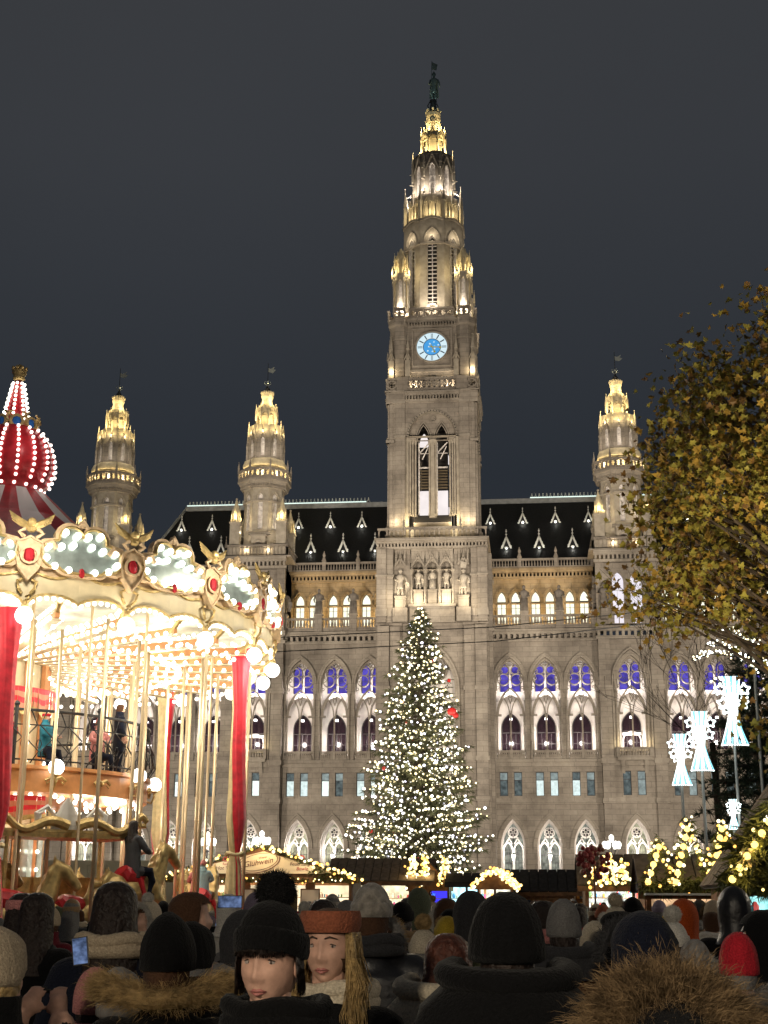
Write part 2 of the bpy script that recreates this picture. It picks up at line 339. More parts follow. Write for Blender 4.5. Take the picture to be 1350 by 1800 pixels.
WALL = link('facade', bpy.data.meshes.new('facade'), HALL)
def bay_wall(x, y, hw=1.875):
    x0, x1 = x-hw, x+hw
    arch_wall(wall, x0, x1, 0, 11.6, x, 1.27, 0, 7.2, 2.85, y, 1.75, 0, 2); moulding(wall, x, 1.27, 2.85, 7.2, 7.0, .30, y, .12); moulding(wall, x, 1.57, 3.3, 7.2, 7.0, .12, y, .20)
    for k in (.35, .75, 1.15): wall.band(opening(1.275, 2.86, 4, 7.2, x), opening(1.15-.06*k, 2.62-.1*k, 4, 7.2, x), y+k, y+k+.14, 2)
    wall.box(x0, x1, y-.12, y+.05, 6.85, 7.15, 1) if hw > 3 else None
    wall.box(x0, x1, y-.16, y+.05, 11.6, 11.85, 1); wall.box(x0, x1, y-.10, y+.05, 11.86, 12.2, 1)
    rect_wall(wall, x0, x1, 11.6, 15.4, [(x-.1-.74-.42, x-.1-.74+.42, 12.4, 14.85), (x-.1+.74-.42, x-.1+.74+.42, 12.4, 14.85)], y, .4)
    for s in (-.84, .64): wall.box(x+s-.55, x+s+.55, y-.1, y+.02, 14.95, 15.1, 1); wall.box(x+s-.52, x+s+.52, y-.12, y+.02, 12.22, 12.38, 1)
    wall.box(x0, x1, y-.38, y+.05, 15.85, 16.15, 1); wall.box(x0, x1, y-.2, y+.05, 15.4, 15.84, 1)
    arch_wall(wall, x0, x1, 15.4, 28.6, x, 1.5, 16.2, 24.2, 2.7, y, .8, 0, 0)
    moulding(wall, x, 1.5, 2.7, 24.2, 23.2, .22, y, .16); moulding(wall, x, 1.72, 3.0, 24.2, 23.2, .14, y, .26)
    for s in (-1, 1):
        wall.lathe(x+s*1.62, y-.08, [(.17,16.2),(.12,16.5),(.12,22.8),(.2,23.2)], 8, 0, 1)
        wall.box(x+s*1.25-.3, x+s*1.25+.3, y+.1, y+.4, 20.7, 20.9, 1)
    # loggia room
    wall.quad((x0,y+2.5,16.1),(x1,y+2.5,16.1),(x1,y+2.5,28.4),(x0,y+2.5,28.4), 2)
    wall.quad((x0,y+.8,16.15),(x1,y+.8,16.15),(x1,y+2.5,16.15),(x0,y+2.5,16.15), 2)
    for s in (x0, x1): wall.quad((s,y+.8,16.1),(s,y+2.5,16.1),(s,y+2.5,28.4),(s,y+.8,28.4), 2)
    wall.quad((x0,y+.8,28.2),(x1,y+.8,28.2),(x1,y+2.5,28.2),(x0,y+2.5,28.2), 2)
    V = arch(hw-.15, 2.3, 8, x, 21.2); 
    wall.band(V, [(x+(p[0]-x)*.86, 21.2+(p[1]-21.2)*.86) for p in V], y+1.5, y+2.0, 2); wall.band(V, [(x+(p[0]-x)*.93, 21.2+(p[1]-21.2)*.93) for p in V], y+2.2, y+2.5, 2)
    bl = MB()
    for s in (-1, 1):
        balustrade(bl, x+s*.82-.62, x+s*.82+.62, y+.1, 16.2, 17.1, 6)
    bl.box(x-.2, x+.2, y-.15, y+.35, 16.2, 17.15); bl.build('loggia_balustrade', [TRIM, TRIM], WALL)

for x in BAYS:
    bay_wall(x, YF); bay_windows(x, YF)
    # attic terrace: pointed lit windows in the recessed storey
    yr = 148.5
    for i, dx in enumerate((-.78, .78)):
        arch_wall(wall, x+dx-(1.095 if i == 0 else .78), x+dx+(.78 if i == 0 else 1.095), 30, 36.3, x+dx, .49, 31.3, 33.9, 1.0, yr, .5, 3)
        moulding(wall, x+dx, .49, 1.0, 33.9, 31.3, .15, yr, .10, 3); moulding(wall, x+dx, .70, 1.22, 33.9, 33.6, .13, yr, .18, 3)
        q = MB(); q.fill(opening(.49, 1.0, 31.3, 33.9, x+dx), yr+.3, 1)
        q.box(x+dx-.49, x+dx+.49, yr+.2, yr+.28, 33.62, 33.74); q.box(x+dx-.035, x+dx+.035, yr+.2, yr+.28, 31.3, 33.62); q.box(x+dx-.49, x+dx+.49, yr+.22, yr+.27, 32.3, 32.34); q.box(x+dx-.49, x+dx+.49, yr+.22, yr+.27, 33.0, 33.03)
        q.band(opening(.49,1.0,31.3,33.9,x+dx), opening(.44,.92,31.3,33.9,x+dx), yr+.2, yr+.28)
        q.build('attic_window', [FRAME, LITW], WALL)
    wall.box(x-1.875, x+1.875, yr-.1, yr+.02, 33.4, 33.55, 3)
    lamp('POINT', 'terrace_uplight', (x, 146.7, 30.9), 260, (1,.72,.34), .25)
# runs of cornice, terrace and roof balustrade along each wing
WINGS = [(-26.15,-14.6,3),(-43.5,-32.5,3),(-4.4,7.6,3),(14.3,33.1,5)]
for x0, x1, n in WINGS:
    for a, b in ((x0, x1),):
        wall.quad((a,YF+.8,28.6),(b,YF+.8,28.6),(b,YF+.8,29.9),(a,YF+.8,29.9)); cornice(wall, a, b, YF, 28.6, 29.9, .55, 1, .3)
        wall.quad((a,YF-.4,29.9),(b,YF-.4,29.9),(b,148.5,29.9),(a,148.5,29.9), 0)
        wall.box(a, b, YF-.1, YF+.35, 29.9, 30.3, 0)
        cornice(wall, a, b, 148.3, 36.2, 37.3, .75, 3, .2); wall.box(a, b, 147.7, 149.2, 37.31, 37.42, 3)
        # solid filler between bays and neighbours
        lo = min([t for t in BAYS if a-2 < t < b+2])-1.875; hi = max([t for t in BAYS if a-2 < t < b+2])+1.875
        for p, q in ((a-.3, lo), (hi, b+.3)):
            if q > p+.01: wall.box(p, q, YF+.002, YF+2.6, 0, 29.9, 0); wall.box(p, q, 148.502, 149.5, 29.9, 36.3, 3)
    bl = MB(); n2 = int((x1-x0)/.32); balustrade(bl, x0, x1, 147.9, 37.42, 38.45, n2, 0, .085, .12)
    k = int((x1-x0)/1.88)
    for i in range(k+1):
        xx = x0 + (x1-x0)*i/k
        if i % 2 == 0: bl.sq(xx, 147.9, [(.2,37.42),(.2,38.6),(.26,38.62),(.2,38.75),(.1,39.1),(.16,39.3),(0.02,39.8)])
    bl.build('roof_balustrade', [STONE], WALL)
    bl = MB(); balustrade(bl, x0, x1, YF, 30.3, 31.5, int((x1-x0)/.33), 0, .12, .14); bl.build('terrace_balustrade', [STONE], WALL)
    # roof
def dormer(x, y, z, s, row):
    d = MB(); h = 1.9*s; w = .58*s
    d.fill([(x-w, z), (x+w, z), (x+.03, z+h*.72), (x-.03, z+h*.72)], y+.06, 2)
    for sg in (-1, 1):
        d.bar(x+sg*w*1.05, z, x, z+h*.80, .17*s, y-.08, y+.1)
        for k in range(4): 
            t = (k+.6)/4.4; d.ball((x+sg*w*1.22*(1-t), y, z+h*.80*t+.06), .085*s, 0, 5, 3)
    d.ring(x, z+.36*s, .20*s, .13*s, y-.06, y+.06, 10)
    d.tube((x,y,z+h*.72), (x,y,z+h*1.16), .05*s, .03*s, 5); d.ball((x,y,z+h*.95), .12*s, 0, 6, 3, sz=.6); d.ball((x,y,z+h*1.12), .10*s, 0, 6, 3); d.ball((x,y,z+h*1.2), .06*s, 0, 5, 3)
    d.box(x-w*1.1, x+w*1.1, y, y+1.2, z-.12, z, 2); d.ball((x, y-.05, z+.3*s), .105*s, 1, 6, 4)
    d.add([(x-w,y+.06,z),(x,y+.06,z+h*.78),(x,y+2.2*s,z+h*.78),(x-w,y+1.2*s,z)], [(0,1,2,3)], 2); d.add([(x+w,y+.06,z),(x,y+.06,z+h*.78),(x,y+2.2*s,z+h*.78),(x+w,y+1.2*s,z)], [(0,1,2,3)], 2)
    d.build('dormer', [mat('dormer_zinc', (.50,.50,.46), .6, emit=(.75,.76,.68), es=.0), glow('dormer_lamp', (1,.98,.85), 7), ROOF], RF)
    lamp('POINT', 'dormer_light', (x, y-.45*s, z+.15), 16*s*s, (1,.97,.85), .06)
RF = MB()
def roof_part(x0, x1, hipL=0, hipR=0):
    RF.quad((x0,149.0,38.5),(x1,149.0,38.5),(x1-hipR,157,47.7),(x0+hipL,157,47.7)); RF.quad((x0,165,38.5),(x1,165,38.5),(x1-hipR,157,47.7),(x0+hipL,157,47.7))
    RF.add([(x0,149,38.5),(x0,165,38.5),(x0+hipL,157,47.7)], [(0,1,2)]); RF.add([(x1,149,38.5),(x1,165,38.5),(x1-hipR,157,47.7)], [(0,1,2)])
roof_part(-44.0, 36, 3.2, 0)
RF.box(-40.8, 36, 156.6, 157.4, 47.4, 48.0, 1)
RF.tube((-44.0,149,38.5), (-40.8,157,47.8), .16, n=5, m=1)
RF = RF.build('roof', [ROOF, mat('roof_lead', (.20,.21,.215), .5, var=.2, scale=2)], HALL)
for x in (-40.5,-36.8,-26.35,-22.55,-18.8,-3.7,.06,3.85,7.65,18.9,22.6,26.4): dormer(x, 154.0, 44.0, .92, 1)
for x in (-38.6,-34.85,-24.3,-20.55,-16.85,-1.85,1.85,5.62,16.9,20.6,24.4): dormer(x, 150.7, 39.95, 1.15, 0)
for x0, x1 in ((-40.6,-12.5), (-15,-5), (1,36)):
    if x1 == -5: continue
    c = MB(); xe = -18.6 if x1 == -12.5 else x1
    x = x0
    while x < xe:
        c.tube((x,157,48.0),(x+.22,157,48.55), .045, n=4); c.tube((x+.44,157,48.0),(x+.22,157,48.55), .045, n=4); c.ball((x+.22,157,48.62), .09, 0, 5, 3); x += .44
    c.box(x0, xe, 156.55, 156.62, 48.02, 48.13, 1)
    c.build('ridge_cresting', [mat('cresting_metal', (.35,.37,.36), .5), glow('ridge_light_line', (.82,1,.90), .95)], RF)
MATS['attic'] = stone_mat('attic_stone_warm_lit', (.47,.37,.235), (.42,.33,.21))  # ashlar copy with the terrace uplights' yellow put into its colour
# ---------------------------------------------------------------- pavilions under the side towers
def pavilion(x):
    y = 144.2; hw = 3.3
    bay_wall(x, y, 2.1); bay_windows(x, y, True)
    moulding(wall, x, 1.86, 3.3, 24.2, 15.9, .16, y, .34)
    lamp('POINT', 'balcony_light', (x-1.3, y-.75, 17.6), 45, (1,.84,.50), .1); lamp('POINT', 'balcony_light', (x+1.3, y-.75, 17.6), 45, (1,.84,.50), .1)
    for s in (-1, 1):
        xa, xb = (x-hw, x-2.1) if s < 0 else (x+2.1, x+hw)
        wall.box(xa, xb, y-.35, y+4, 0, 28.6, 0)
        for z in (11.6, 15.6, 23.2): wall.box(xa-.12, xb+.12, y-.5, y+.5, z, z+.5, 1)
        wall.box(xa+.25, xb-.25, y-.47, y, 0, 3.0, 1)
        # small balcony under the loggia window
    wall.box(x-1.75, x+1.75, y-.8, y, 15.9, 16.2, 1)
    b = MB(); balustrade(b, x-1.7, x+1.7, y-.62, 16.2, 17.2, 12, 0, .1, .12); 
    for s in (-1,1): b.box(x+s*1.7-.15, x+s*1.7+.15, y-.78, y, 16.2, 17.25)
    for s in (-1,1): b.add([(x+s*1.2-.2,y-.75,15.9),(x+s*1.2+.2,y-.75,15.9),(x+s*1.2+.2,y,14.6),(x+s*1.2-.2,y,14.6)], [(0,1,2,3)])
    b.build('balcony', [TRIM], WALL)
    cornice(wall, x-hw-.2, x+hw+.2, y-.2, 28.6, 29.95, .5, 1, .3)
    for i, dx in enumerate((-.95, .95)):
        arch_wall(wall, x+dx-(.95 if i else 2.35), x+dx+(2.35 if i else .95), 29.95, 36.9, x+dx, .6, 31.7, 34.8, 1.05, y, .5, 0)
        moulding(wall, x+dx, .6, 1.05, 34.8, 31.7, .14, y, .1, 0)
        q = MB(); q.fill(opening(.6, 1.05, 31.7, 34.8, x+dx), y+.3, 1); q.box(x+dx-.6, x+dx+.6, y+.22, y+.28, 33.9, 33.96); q.box(x+dx+.1*dx, x+dx+.1*dx+.03, y+.22, y+.28, 31.7, 33.9); q.build('pavilion_window', [mat('pale_frame', (.5,.48,.46), .6), LITL], WALL)
        bq = MB()
        for k in (-1, 1): bq.fill(opening(.22, .35, 30.3, 31.0, x+dx+k*.27), y-.012, 1)
        bq.box(x+dx-.75, x+dx+.75, y-.3, y+.1, 31.35, 31.65); bq.build('window_parapet', [TRIM, LITL], WALL)
    for s in (-1, 1): wall.box(min(x+s*hw, x+s*2.4), max(x+s*hw, x+s*2.4), y-.25, y+4.2, 29.95, 36.9, 0)
    wall.box(x-hw, x-hw+.3, y+.3, 150.5, 29.95, 36.9, 0); wall.box(x+hw-.3, x+hw, y+.3, 150.5, 29.95, 36.9, 0)
    cornice(wall, x-hw-.15, x+hw+.15, y-.25, 36.9, 38.2, .5, 1, .22)
    wall.box(x-hw-.6, x+hw+.6, y-.6, 150.6, 38.2, 38.36, 1)
for x in PAVS: pavilion(x)
# ---------------------------------------------------------------- centre base below the tower
def tower_base():
    y = 141.0; h = 5.95
    wall.box(TX-h, TX-3.2, y, 147, 0, 30, 0); wall.box(TX+3.2, TX+h, y, 147, 0, 30, 0)
    arch_wall(wall, TX-3.2, TX+3.2, 0, 30, TX, 2.3, 3, 23.0, 4.2, y+.3, 1.2, 0, 0)
    moulding(wall, TX, 2.3, 4.2, 23.0, 3, .3, y+.3, .2); moulding(wall, TX, 2.6, 4.7, 23.0, 3, .2, y+.3, .3)
    wall.fill(opening(2.3, 4.2, 3, 23.0, TX), y+1.4, 2)
    for s in (-1, 1):
        for xo, w, p in ((3.9,.55,.45), (5.1,.6,.8)):
            xx = TX+s*xo; wall.box(xx-w, xx+w, y-p, y, 0, 29.6, 0)
            for z in (6.8, 11.6, 15.6, 22.8): wall.box(xx-w-.12, xx+w+.12, y-p-.13, y, z, z+.45, 1)
    for k in range(5): wall.ring(TX, 25.3, 1.5-.28*k, 1.38-.28*k, y+.9, y+1.35, 18, 1)
tower_base()
# ---------------------------------------------------------------- shared gothic ornament
GOLDL = (1, .80, .42)
def pinnacle(mb, x, y, z, w, h, m=0, n=4):
    mb.lathe(x, y, [(w*.7, z), (w*.7, z+h*.42), (w*.86, z+h*.44), (w*.6, z+h*.5), (w*.08, z+h*.93)], n, math.pi/n, m)
    for k in range(4):
        a = math.pi/4+k*math.pi/2; mb.add([(x+w*.7*math.cos(a)*1.1-.01, y+w*.7*math.sin(a)*1.1, z+h*.40),(x+w*.5*math.cos(a), y+w*.5*math.sin(a), z+h*.7),(x+w*.75*math.cos(a), y+w*.75*math.sin(a), z+h*.55)], [(0,1,2)], m)
    mb.ball((x, y, z+h*.95), w*.28, m, 5, 3)
def gable(mb, cx, y, z, w, h, m=0, pr=.14, t=.16):
    for s in (-1, 1):
        mb.bar(cx+s*w, z, cx, z+h, t, y-pr, y+.05, m)
        for k in range(3): q = (k+.7)/3.6; mb.ball((cx+s*w*(1-q)*1.12, y-pr*.5, z+h*q+t*.6), t*.55, m, 5, 3)
    mb.ball((cx, y-pr*.4, z+h+t*.9), t*.8, m, 5, 3); mb.tube((cx, y-pr*.4, z+h), (cx, y-pr*.4, z+h+t*3), t*.22, n=4, m=m)
def pierced(mb, x0, x1, y, z0, z1, n, m=0, th=.1):
    mb.box(x0, x1, y-th-.05, y+th+.05, z1-.2, z1, m); mb.box(x0, x1, y-th, y+th, z0, z0+.16, m); r = (z1-z0-.36)/2; zc = (z0+.16+z1-.2)/2
    for i in range(n):
        x = x0+(x1-x0)*(i+.5)/n; w = (x1-x0)/n
        mb.ring(x, zc, r, r*.72, y-th*.8, y+th*.8, 10, m)
        for k in range(4): t = math.pi/4+k*math.pi/2; mb.tube((x+r*.75*math.cos(t), y, zc+r*.75*math.sin(t)), (x+r*.3*math.cos(t), y, zc+r*.3*math.sin(t)), r*.12, n=4, m=m)
        xx = x0+(x1-x0)*i/n; mb.box(xx-.06, xx+.06, y-th*.7, y+th*.7, z0, z1-.2, m)
    mb.box(x1-.06, x1+.06, y-th*.7, y+th*.7, z0, z1-.2, m)
def facets(cx, cy, n=8, off=0):
    for k in range(n): yield k, Matrix.Translation((cx, cy, 0)) @ Matrix.Rotation(2*math.pi*(k+off)/n, 4, 'Z')
T8 = math.tan(math.pi/8)
def oct_arcade(mb, cx, cy, ap, z0, z1, a, zsill, zs, h, depth=.35, m=0, mr=None, mould=.0, back=None, n=6):
    for k, T in facets(cx, cy):
        mb.T = T; hw = ap*T8; arch_wall(mb, -hw, hw, z0, z1, 0, a, zsill, zs, h, -ap, depth, m, mr, n)
        if mould: moulding(mb, 0, a, h, zs, zs-.2, mould, -ap, .09, m)
        if back is not None: mb.fill(opening(a, h, zsill, zs, 0, n), -ap+depth, back)
    mb.T = None
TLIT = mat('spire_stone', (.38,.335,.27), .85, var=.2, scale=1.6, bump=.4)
TBRIGHT = mat('lantern_stone_lit', (.62,.53,.35), .8, var=.15, scale=2.)  # stone copy paled and yellowed to carry the uplights' glow in its colour
LADDER = mat('tower_inner_lit', (.80,.73,.69), .8, var=.3, scale=3.)  # pale backs against darker spire stone stand in for lamplight in the openings
# ---------------------------------------------------------------- main tower
tw = MB(); CY = 147.0; CX = TX      # 0 stone 1 trim 2 spire stone 3 inner 4 dark
# niche storey
y = 141.0
for s in (-1, 1):
    wall_x = (TX-5.95, TX-2.35) if s < 0 else (TX+2.35, TX+5.95)
    tw.box(*wall_x, y, 146, 30, 38, 0)
    for xo, w, p in ((3.35,.62,.1), (4.55,.42,.5), (5.35,.5,.75)): tw.box(TX+s*xo-w, TX+s*xo+w, y-p, y, 30 if p > .2 else 36.2, 38, 0)
    for xo, w, p in ((4.55,.52,.62), (5.35,.6,.87)): tw.box(TX+s*xo-w, TX+s*xo+w, y-p, y, 34.9, 35.15, 1); tw.box(TX+s*xo-w, TX+s*xo+w, y-p, y, 30.6, 31.4, 1)
    tw.box(TX+s*3.35-.75, TX+s*3.35+.75, y-.95, y, 30.0, 31.5, 1); tw.box(TX+s*3.35-.55, TX+s*3.35+.55, y-.75, y, 31.5, 32.6, 1); tw.box(TX+s*3.35-.62, TX+s*3.35+.62, y-.82, y, 32.6, 32.8, 1)
    # canopy above the flanking statues
    for k in range(3): pinnacle(tw, TX+s*3.35+(-.45+.45*k), y-.45, 36.4, .17, 1.5, 1)
    gable(tw, TX+s*3.35, y-.5, 36.1, .55, .8, 1)
tw.box(TX-2.35, TX+2.35, y+1.1, y+1.3, 30, 38, 0); tw.box(TX-2.4, TX+2.4, y-.25, y+1.1, 30, 32.0, 1); tw.box(TX-2.5, TX+2.5, y-.4, y-.25, 31.7, 32.0, 1)
for xo in (-2.25,-.75,.75,2.25): tw.lathe(TX+xo, y+.1, [(.24,32.0),(.16,32.3),(.16,35.4),(.3,35.8)], 8, 0, 1)
for k in (-1, 0, 1):
    arch_wall(tw, TX+1.5*k-.75, TX+1.5*k+.75, 35.8, 38.0, TX+1.5*k, .55, 35.8, 35.9, .8, y, .5, 1)
    gable(tw, TX+1.5*k, y-.1, 36.0, .72, 1.2, 1); tw.box(TX+1.5*k-.5, TX+1.5*k+.5, y+.15, y+1.0, 32.0, 33.5, 1); tw.box(TX+1.5*k-.58, TX+1.5*k+.58, y+.08, y+1.0, 33.5, 33.65, 1)
    for q in (-.75, -.35, .35, .75): pinnacle(tw, TX+1.5*k+q, y-.06, 36.5, .09, 1.3, 1)
cornice(tw, TX-5.95, TX+5.95, y-.1, 38.0, 38.95, .9, 1, .18); tw.box(TX-6.1, TX+6.1, y-.9, 153, 38.95, 39.1, 1)
# right return of the base block
for yy in (142.2, 144.6): tw.box(TX+5.95, TX+6.3, yy-.5, yy+.5, 0, 37.6, 0); tw.box(TX+5.9, TX+6.45, yy-.6, yy+.6, 34.9, 35.2, 1); tw.box(TX+5.9, TX+6.45, yy-.6, yy+.6, 29.2, 29.7, 1)
# shaft
hw = 5.0
for k in range(4):
    tw.T = Matrix.Translation((CX, CY, 0)) @ Matrix.Rotation(k*math.pi/2, 4, 'Z')
    for s in (-1, 1):
        lo = (lambda a, b: (min(s*a, s*b), max(s*a, s*b)))
        tw.box(*lo(3.0, 4.05), -hw, -hw+1.5, 39.1, 55.2, 0); tw.box(*lo(4.06, 4.86), -hw+.28, -hw+1.9, 39.1, 55.2, 0); tw.box(*lo(4.35, 4.70), -hw+.06, -hw+1.9, 39.1, 55.18, 0)
        tw.box(*lo(2.95, 4.15), -hw-.1, -hw+.5, 51.0, 51.35, 1); tw.box(*lo(4.2, 5.1), -hw-.08, -hw+.5, 50.4, 50.75, 1); tw.box(*lo(2.95, 5.05), -hw-.12, -hw+.5, 55.0, 55.3, 1)
        tw.box(*lo(2.62, 3.0), -hw+.45, -hw+1.6, 39.1, 51.2, 2)
        for q, (xx, dy) in enumerate(((2.45,.55),(2.2,.8),(1.9,1.0))): tw.lathe(s*xx, -hw+dy, [(.2,42.2),(.11,42.6),(.11,50.4),(.22,50.9)], 7, 0, 2)
        tw.box(*lo(1.8, 2.7), -hw+.5, -hw+1.3, 50.9, 51.15, 1)
    # great window
    arch_wall(tw, -3.0, 3.0, 51.2, 55.2, 0, 2.62, 51.2, 51.2, 2.85, -hw+.15, .7, 0, 2)
    moulding(tw, 0, 2.62, 2.85, 51.2, 51.2, .18, -hw+.15, .12, 1)
    A = arch(2.70, 2.95, 13, 0, 51.2)
    for i in range(0, len(A)-1): xm, zm = (A[i][0]+A[i+1][0])/2, (A[i][1]+A[i+1][1])/2; tw.ball((xm, -hw+.1, zm), .12, 4, 5, 3)
    for i in (-1, 1): arch_wall(tw, min(0, i*2.62), max(0, i*2.62), 50.9, 54.2, i*1.0, .78, 50.9, 50.9, 2.0, -hw+.75, .4, 0); moulding(tw, i*1.0, .78, 2.0, 50.9, 50.9, .12, -hw+.75, .14, 1); moulding(tw, i*1.0, .62, 1.7, 50.9, 50.9, .10, -hw+.9, .1, 1)
    tw.ring(0, 53.35, .36, .26, -hw+.6, -hw+.75, 10, 1)
    tw.lathe(0, -hw+.9, [(.42,42.0),(.3,42.5),(.27,42.7),(.27,50.3),(.45,50.9)], 8, 0, 2)
    for xx in (-.36,.36): tw.lathe(xx, -hw+.85, [(.16,42.2),(.09,42.6),(.09,50.3),(.18,50.9)], 6, 0, 2)
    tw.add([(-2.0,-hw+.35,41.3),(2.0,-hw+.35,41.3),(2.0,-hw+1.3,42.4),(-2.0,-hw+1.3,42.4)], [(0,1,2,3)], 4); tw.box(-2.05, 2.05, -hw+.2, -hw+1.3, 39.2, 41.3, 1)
    # cornice under the first gallery
    cornice(tw, -3.0, 3.0, -hw+.1, 55.2, 56.35, .5, 1, .16); tw.box(-5.06, -3.0, -hw-.1, -hw+1, 55.3, 56.4, 0); tw.box(3.0, 5.06, -hw-.1, -hw+1, 55.3, 56.38, 0)
    tw.box(-5.25, 5.25, -hw-.2, -hw+.6, 56.35, 56.5, 1)
    # clock storey
    h2 = 4.6
    tw.box(-2.75, 2.75, -h2+.25, -h2+1, 56.5, 65.0, 0)
    tw.box(-2.75, 2.75, -h2+.05, -h2+.25, 58.9, 59.2, 1); tw.band([(-2.3,59.5),(-2.3,64.2),(2.3,64.2),(2.3,59.5),(-2.3,59.5)], [(-2.1,59.7),(-2.1,64.0),(2.1,64.0),(2.1,59.7),(-2.1,59.7)], -h2+.08, -h2+.25, 1)
    arch_wall(tw, -.6, .6, 56.5, 58.4, 0, .35, 56.6, 57.4, .45, -h2+.2, .2, 1, 4)
    cornice(tw, -2.75, 2.75, -h2+.2, 64.3, 65.3, .45, 1, .16)
tw.T = None
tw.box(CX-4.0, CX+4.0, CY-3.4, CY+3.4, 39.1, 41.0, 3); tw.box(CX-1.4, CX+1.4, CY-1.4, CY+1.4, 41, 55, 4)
tw.box(CX-4.6, CX+4.6, CY-4.6, CY+4.6, 54.9, 56.3, 0)
for sx in (-1, 1):
    for sy in (-1, 1):
        x, y = CX+sx*3.65, CY+sy*3.65
        tw.oct(x, y, [(1.12,56.5),(1.12,64.3),(1.3,64.6),(1.3,65.3)], 0)
        for z in (59.0, 62.8): tw.oct(x, y, [(1.18,z),(1.18,z+.2)], 1)
tw.box(CX-4.5, CX+4.5, CY-4.5, CY+4.5, 64.9, 65.35, 0)
# octagon of the spire
oct_arcade(tw, CX, CY, 3.4, 65.3, 78.6, .55, 67.4, 75.0, 1.3, .6, 2, 3, .14)
oct_arcade(tw, CX, CY, 3.46, 75.6, 78.4, .85, 75.6, 75.7, 1.55, .2, 2, 2, .12)
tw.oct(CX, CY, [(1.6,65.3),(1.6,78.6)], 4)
for k, T in facets(CX, CY):
    tw.T = T
    for z in [67.6+.5*i for i in range(16)]: tw.box(-.5, .5, -2.95, -2.85, z, z+.09, 3)
    tw.box(-.06, .06, -3.0, -2.9, 67.4, 75.9, 3); tw.box(-.85, .85, -3.62, -3.2, 66.5, 67.2, 2); tw.ring(0, 66.9, .75, .45, -3.75, -3.4, 12, 2)
    tw.box(-1.43, 1.43, -3.6, -3.3, 75.2, 75.5, 1); tw.bar(-1.43, 78.3, 0, 78.75, .25, -3.62, -3.3, 1); tw.bar(1.43, 78.3, 0, 78.75, .25, -3.62, -3.3, 1)
tw.T = None
# pinnacled ring
tw.oct(CX, CY, [(3.2,78.6),(3.1,78.9),(2.9,79.0)], 2)
oct_arcade(tw, CX, CY, 2.9, 78.8, 82.0, .30, 79.0, 80.6, .6, .3, 2, 2, .08, 2)
for k, T in facets(CX, CY):
    tw.T = T
    for s in (-1, 1):
        arch_wall(tw, s*.62-.42, s*.62+.42, 78.9, 81.6, s*.62, .29, 79.0, 80.4, .55, -3.12, .3, 2); gable(tw, s*.62, -3.15, 80.7, .36, .8, 2, .08, .09)
    pinnacle(tw, 1.36, -3.3, 78.6, .34, 5.2, 2); tw.tube((1.33,-3.1,81.2), (.95,-2.2,82.4), .06, n=4, m=2); tw.tube((1.33,-3.1,82.3), (.95,-2.2,83.2), .05, n=4, m=2)
    pinnacle(tw, 0, -3.3, 80.7, .2, 2.6, 2)
tw.T = None
# upper octagon
oct_arcade(tw, CX, CY, 2.32, 81.5, 88.0, .36, 82.4, 85.6, .8, .4, 0, 3, .10, 3)
tw.oct(CX, CY, [(2.36,87.6),(2.1,88.1),(1.2,88.6)], 2)
for k, T in facets(CX, CY):
    tw.T = T; gable(tw, 0, -2.36, 85.6, .78, 2.1, 2, .14, .13)
    for z in (83.2, 84.0, 84.8): tw.box(-.36, .36, -2.05, -1.97, z, z+.08, 3)
    pinnacle(tw, .96, -2.42, 84.6, .3, 4.2, 2)
    for z in (82.6, 84.2, 85.6): tw.path([(.96,-2.3,z),(.99,-2.55,z+.08),(1.0,-2.8,z+.02)], [.09,.08,.05], 5, 2)
tw.T = None
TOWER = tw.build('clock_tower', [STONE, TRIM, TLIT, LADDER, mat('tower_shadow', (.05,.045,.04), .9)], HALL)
# glazing behind the great window: bright boards, louvres, braces
for k in range(4):
    q = MB(); q.T = Matrix.Translation((CX, CY, 0)) @ Matrix.Rotation(k*math.pi/2, 4, 'Z')
    for s in (-1, 1):
        q.quad((s*1.0-.62,-3.3,42.4),(s*1.0+.62,-3.3,42.4),(s*1.0+.62,-3.3,45.3),(s*1.0-.62,-3.3,45.3), 1)
        for i in range(7): q.box(s*1.0-.6, s*1.0+.6, -3.3, -3.1, 45.6+i*.33, 45.6+i*.33+.12, 2)
        q.box(s*1.0-.66, s*1.0-.5, -3.4, -3.3, 42.4, 50.9, 0)
        for z in (47.9, 48.0, 49.6): q.box(s*1.0-.6, s*1.0+.6, -3.35, -3.3, z, z+.07, 0)
        q.bar(s*1.0-.6, 49.6, s*1.0+.6, 50.9, .12, -3.4, -3.3); q.bar(s*1.0-.2, 48.9, s*1.0+.5, 50.4, .1, -3.5, -3.4)
        q.fill(opening(.5, 1.2, 50.4, 50.8, s*1.0), -3.2, 1) if k % 2 == 0 and s < 0 else None
    q.build('belfry_window', [LADDER, glow('belfry_screen', (.90,.82,.80), .82, var=.06), mat('louvre', (.13,.10,.06), .8)], TOWER)
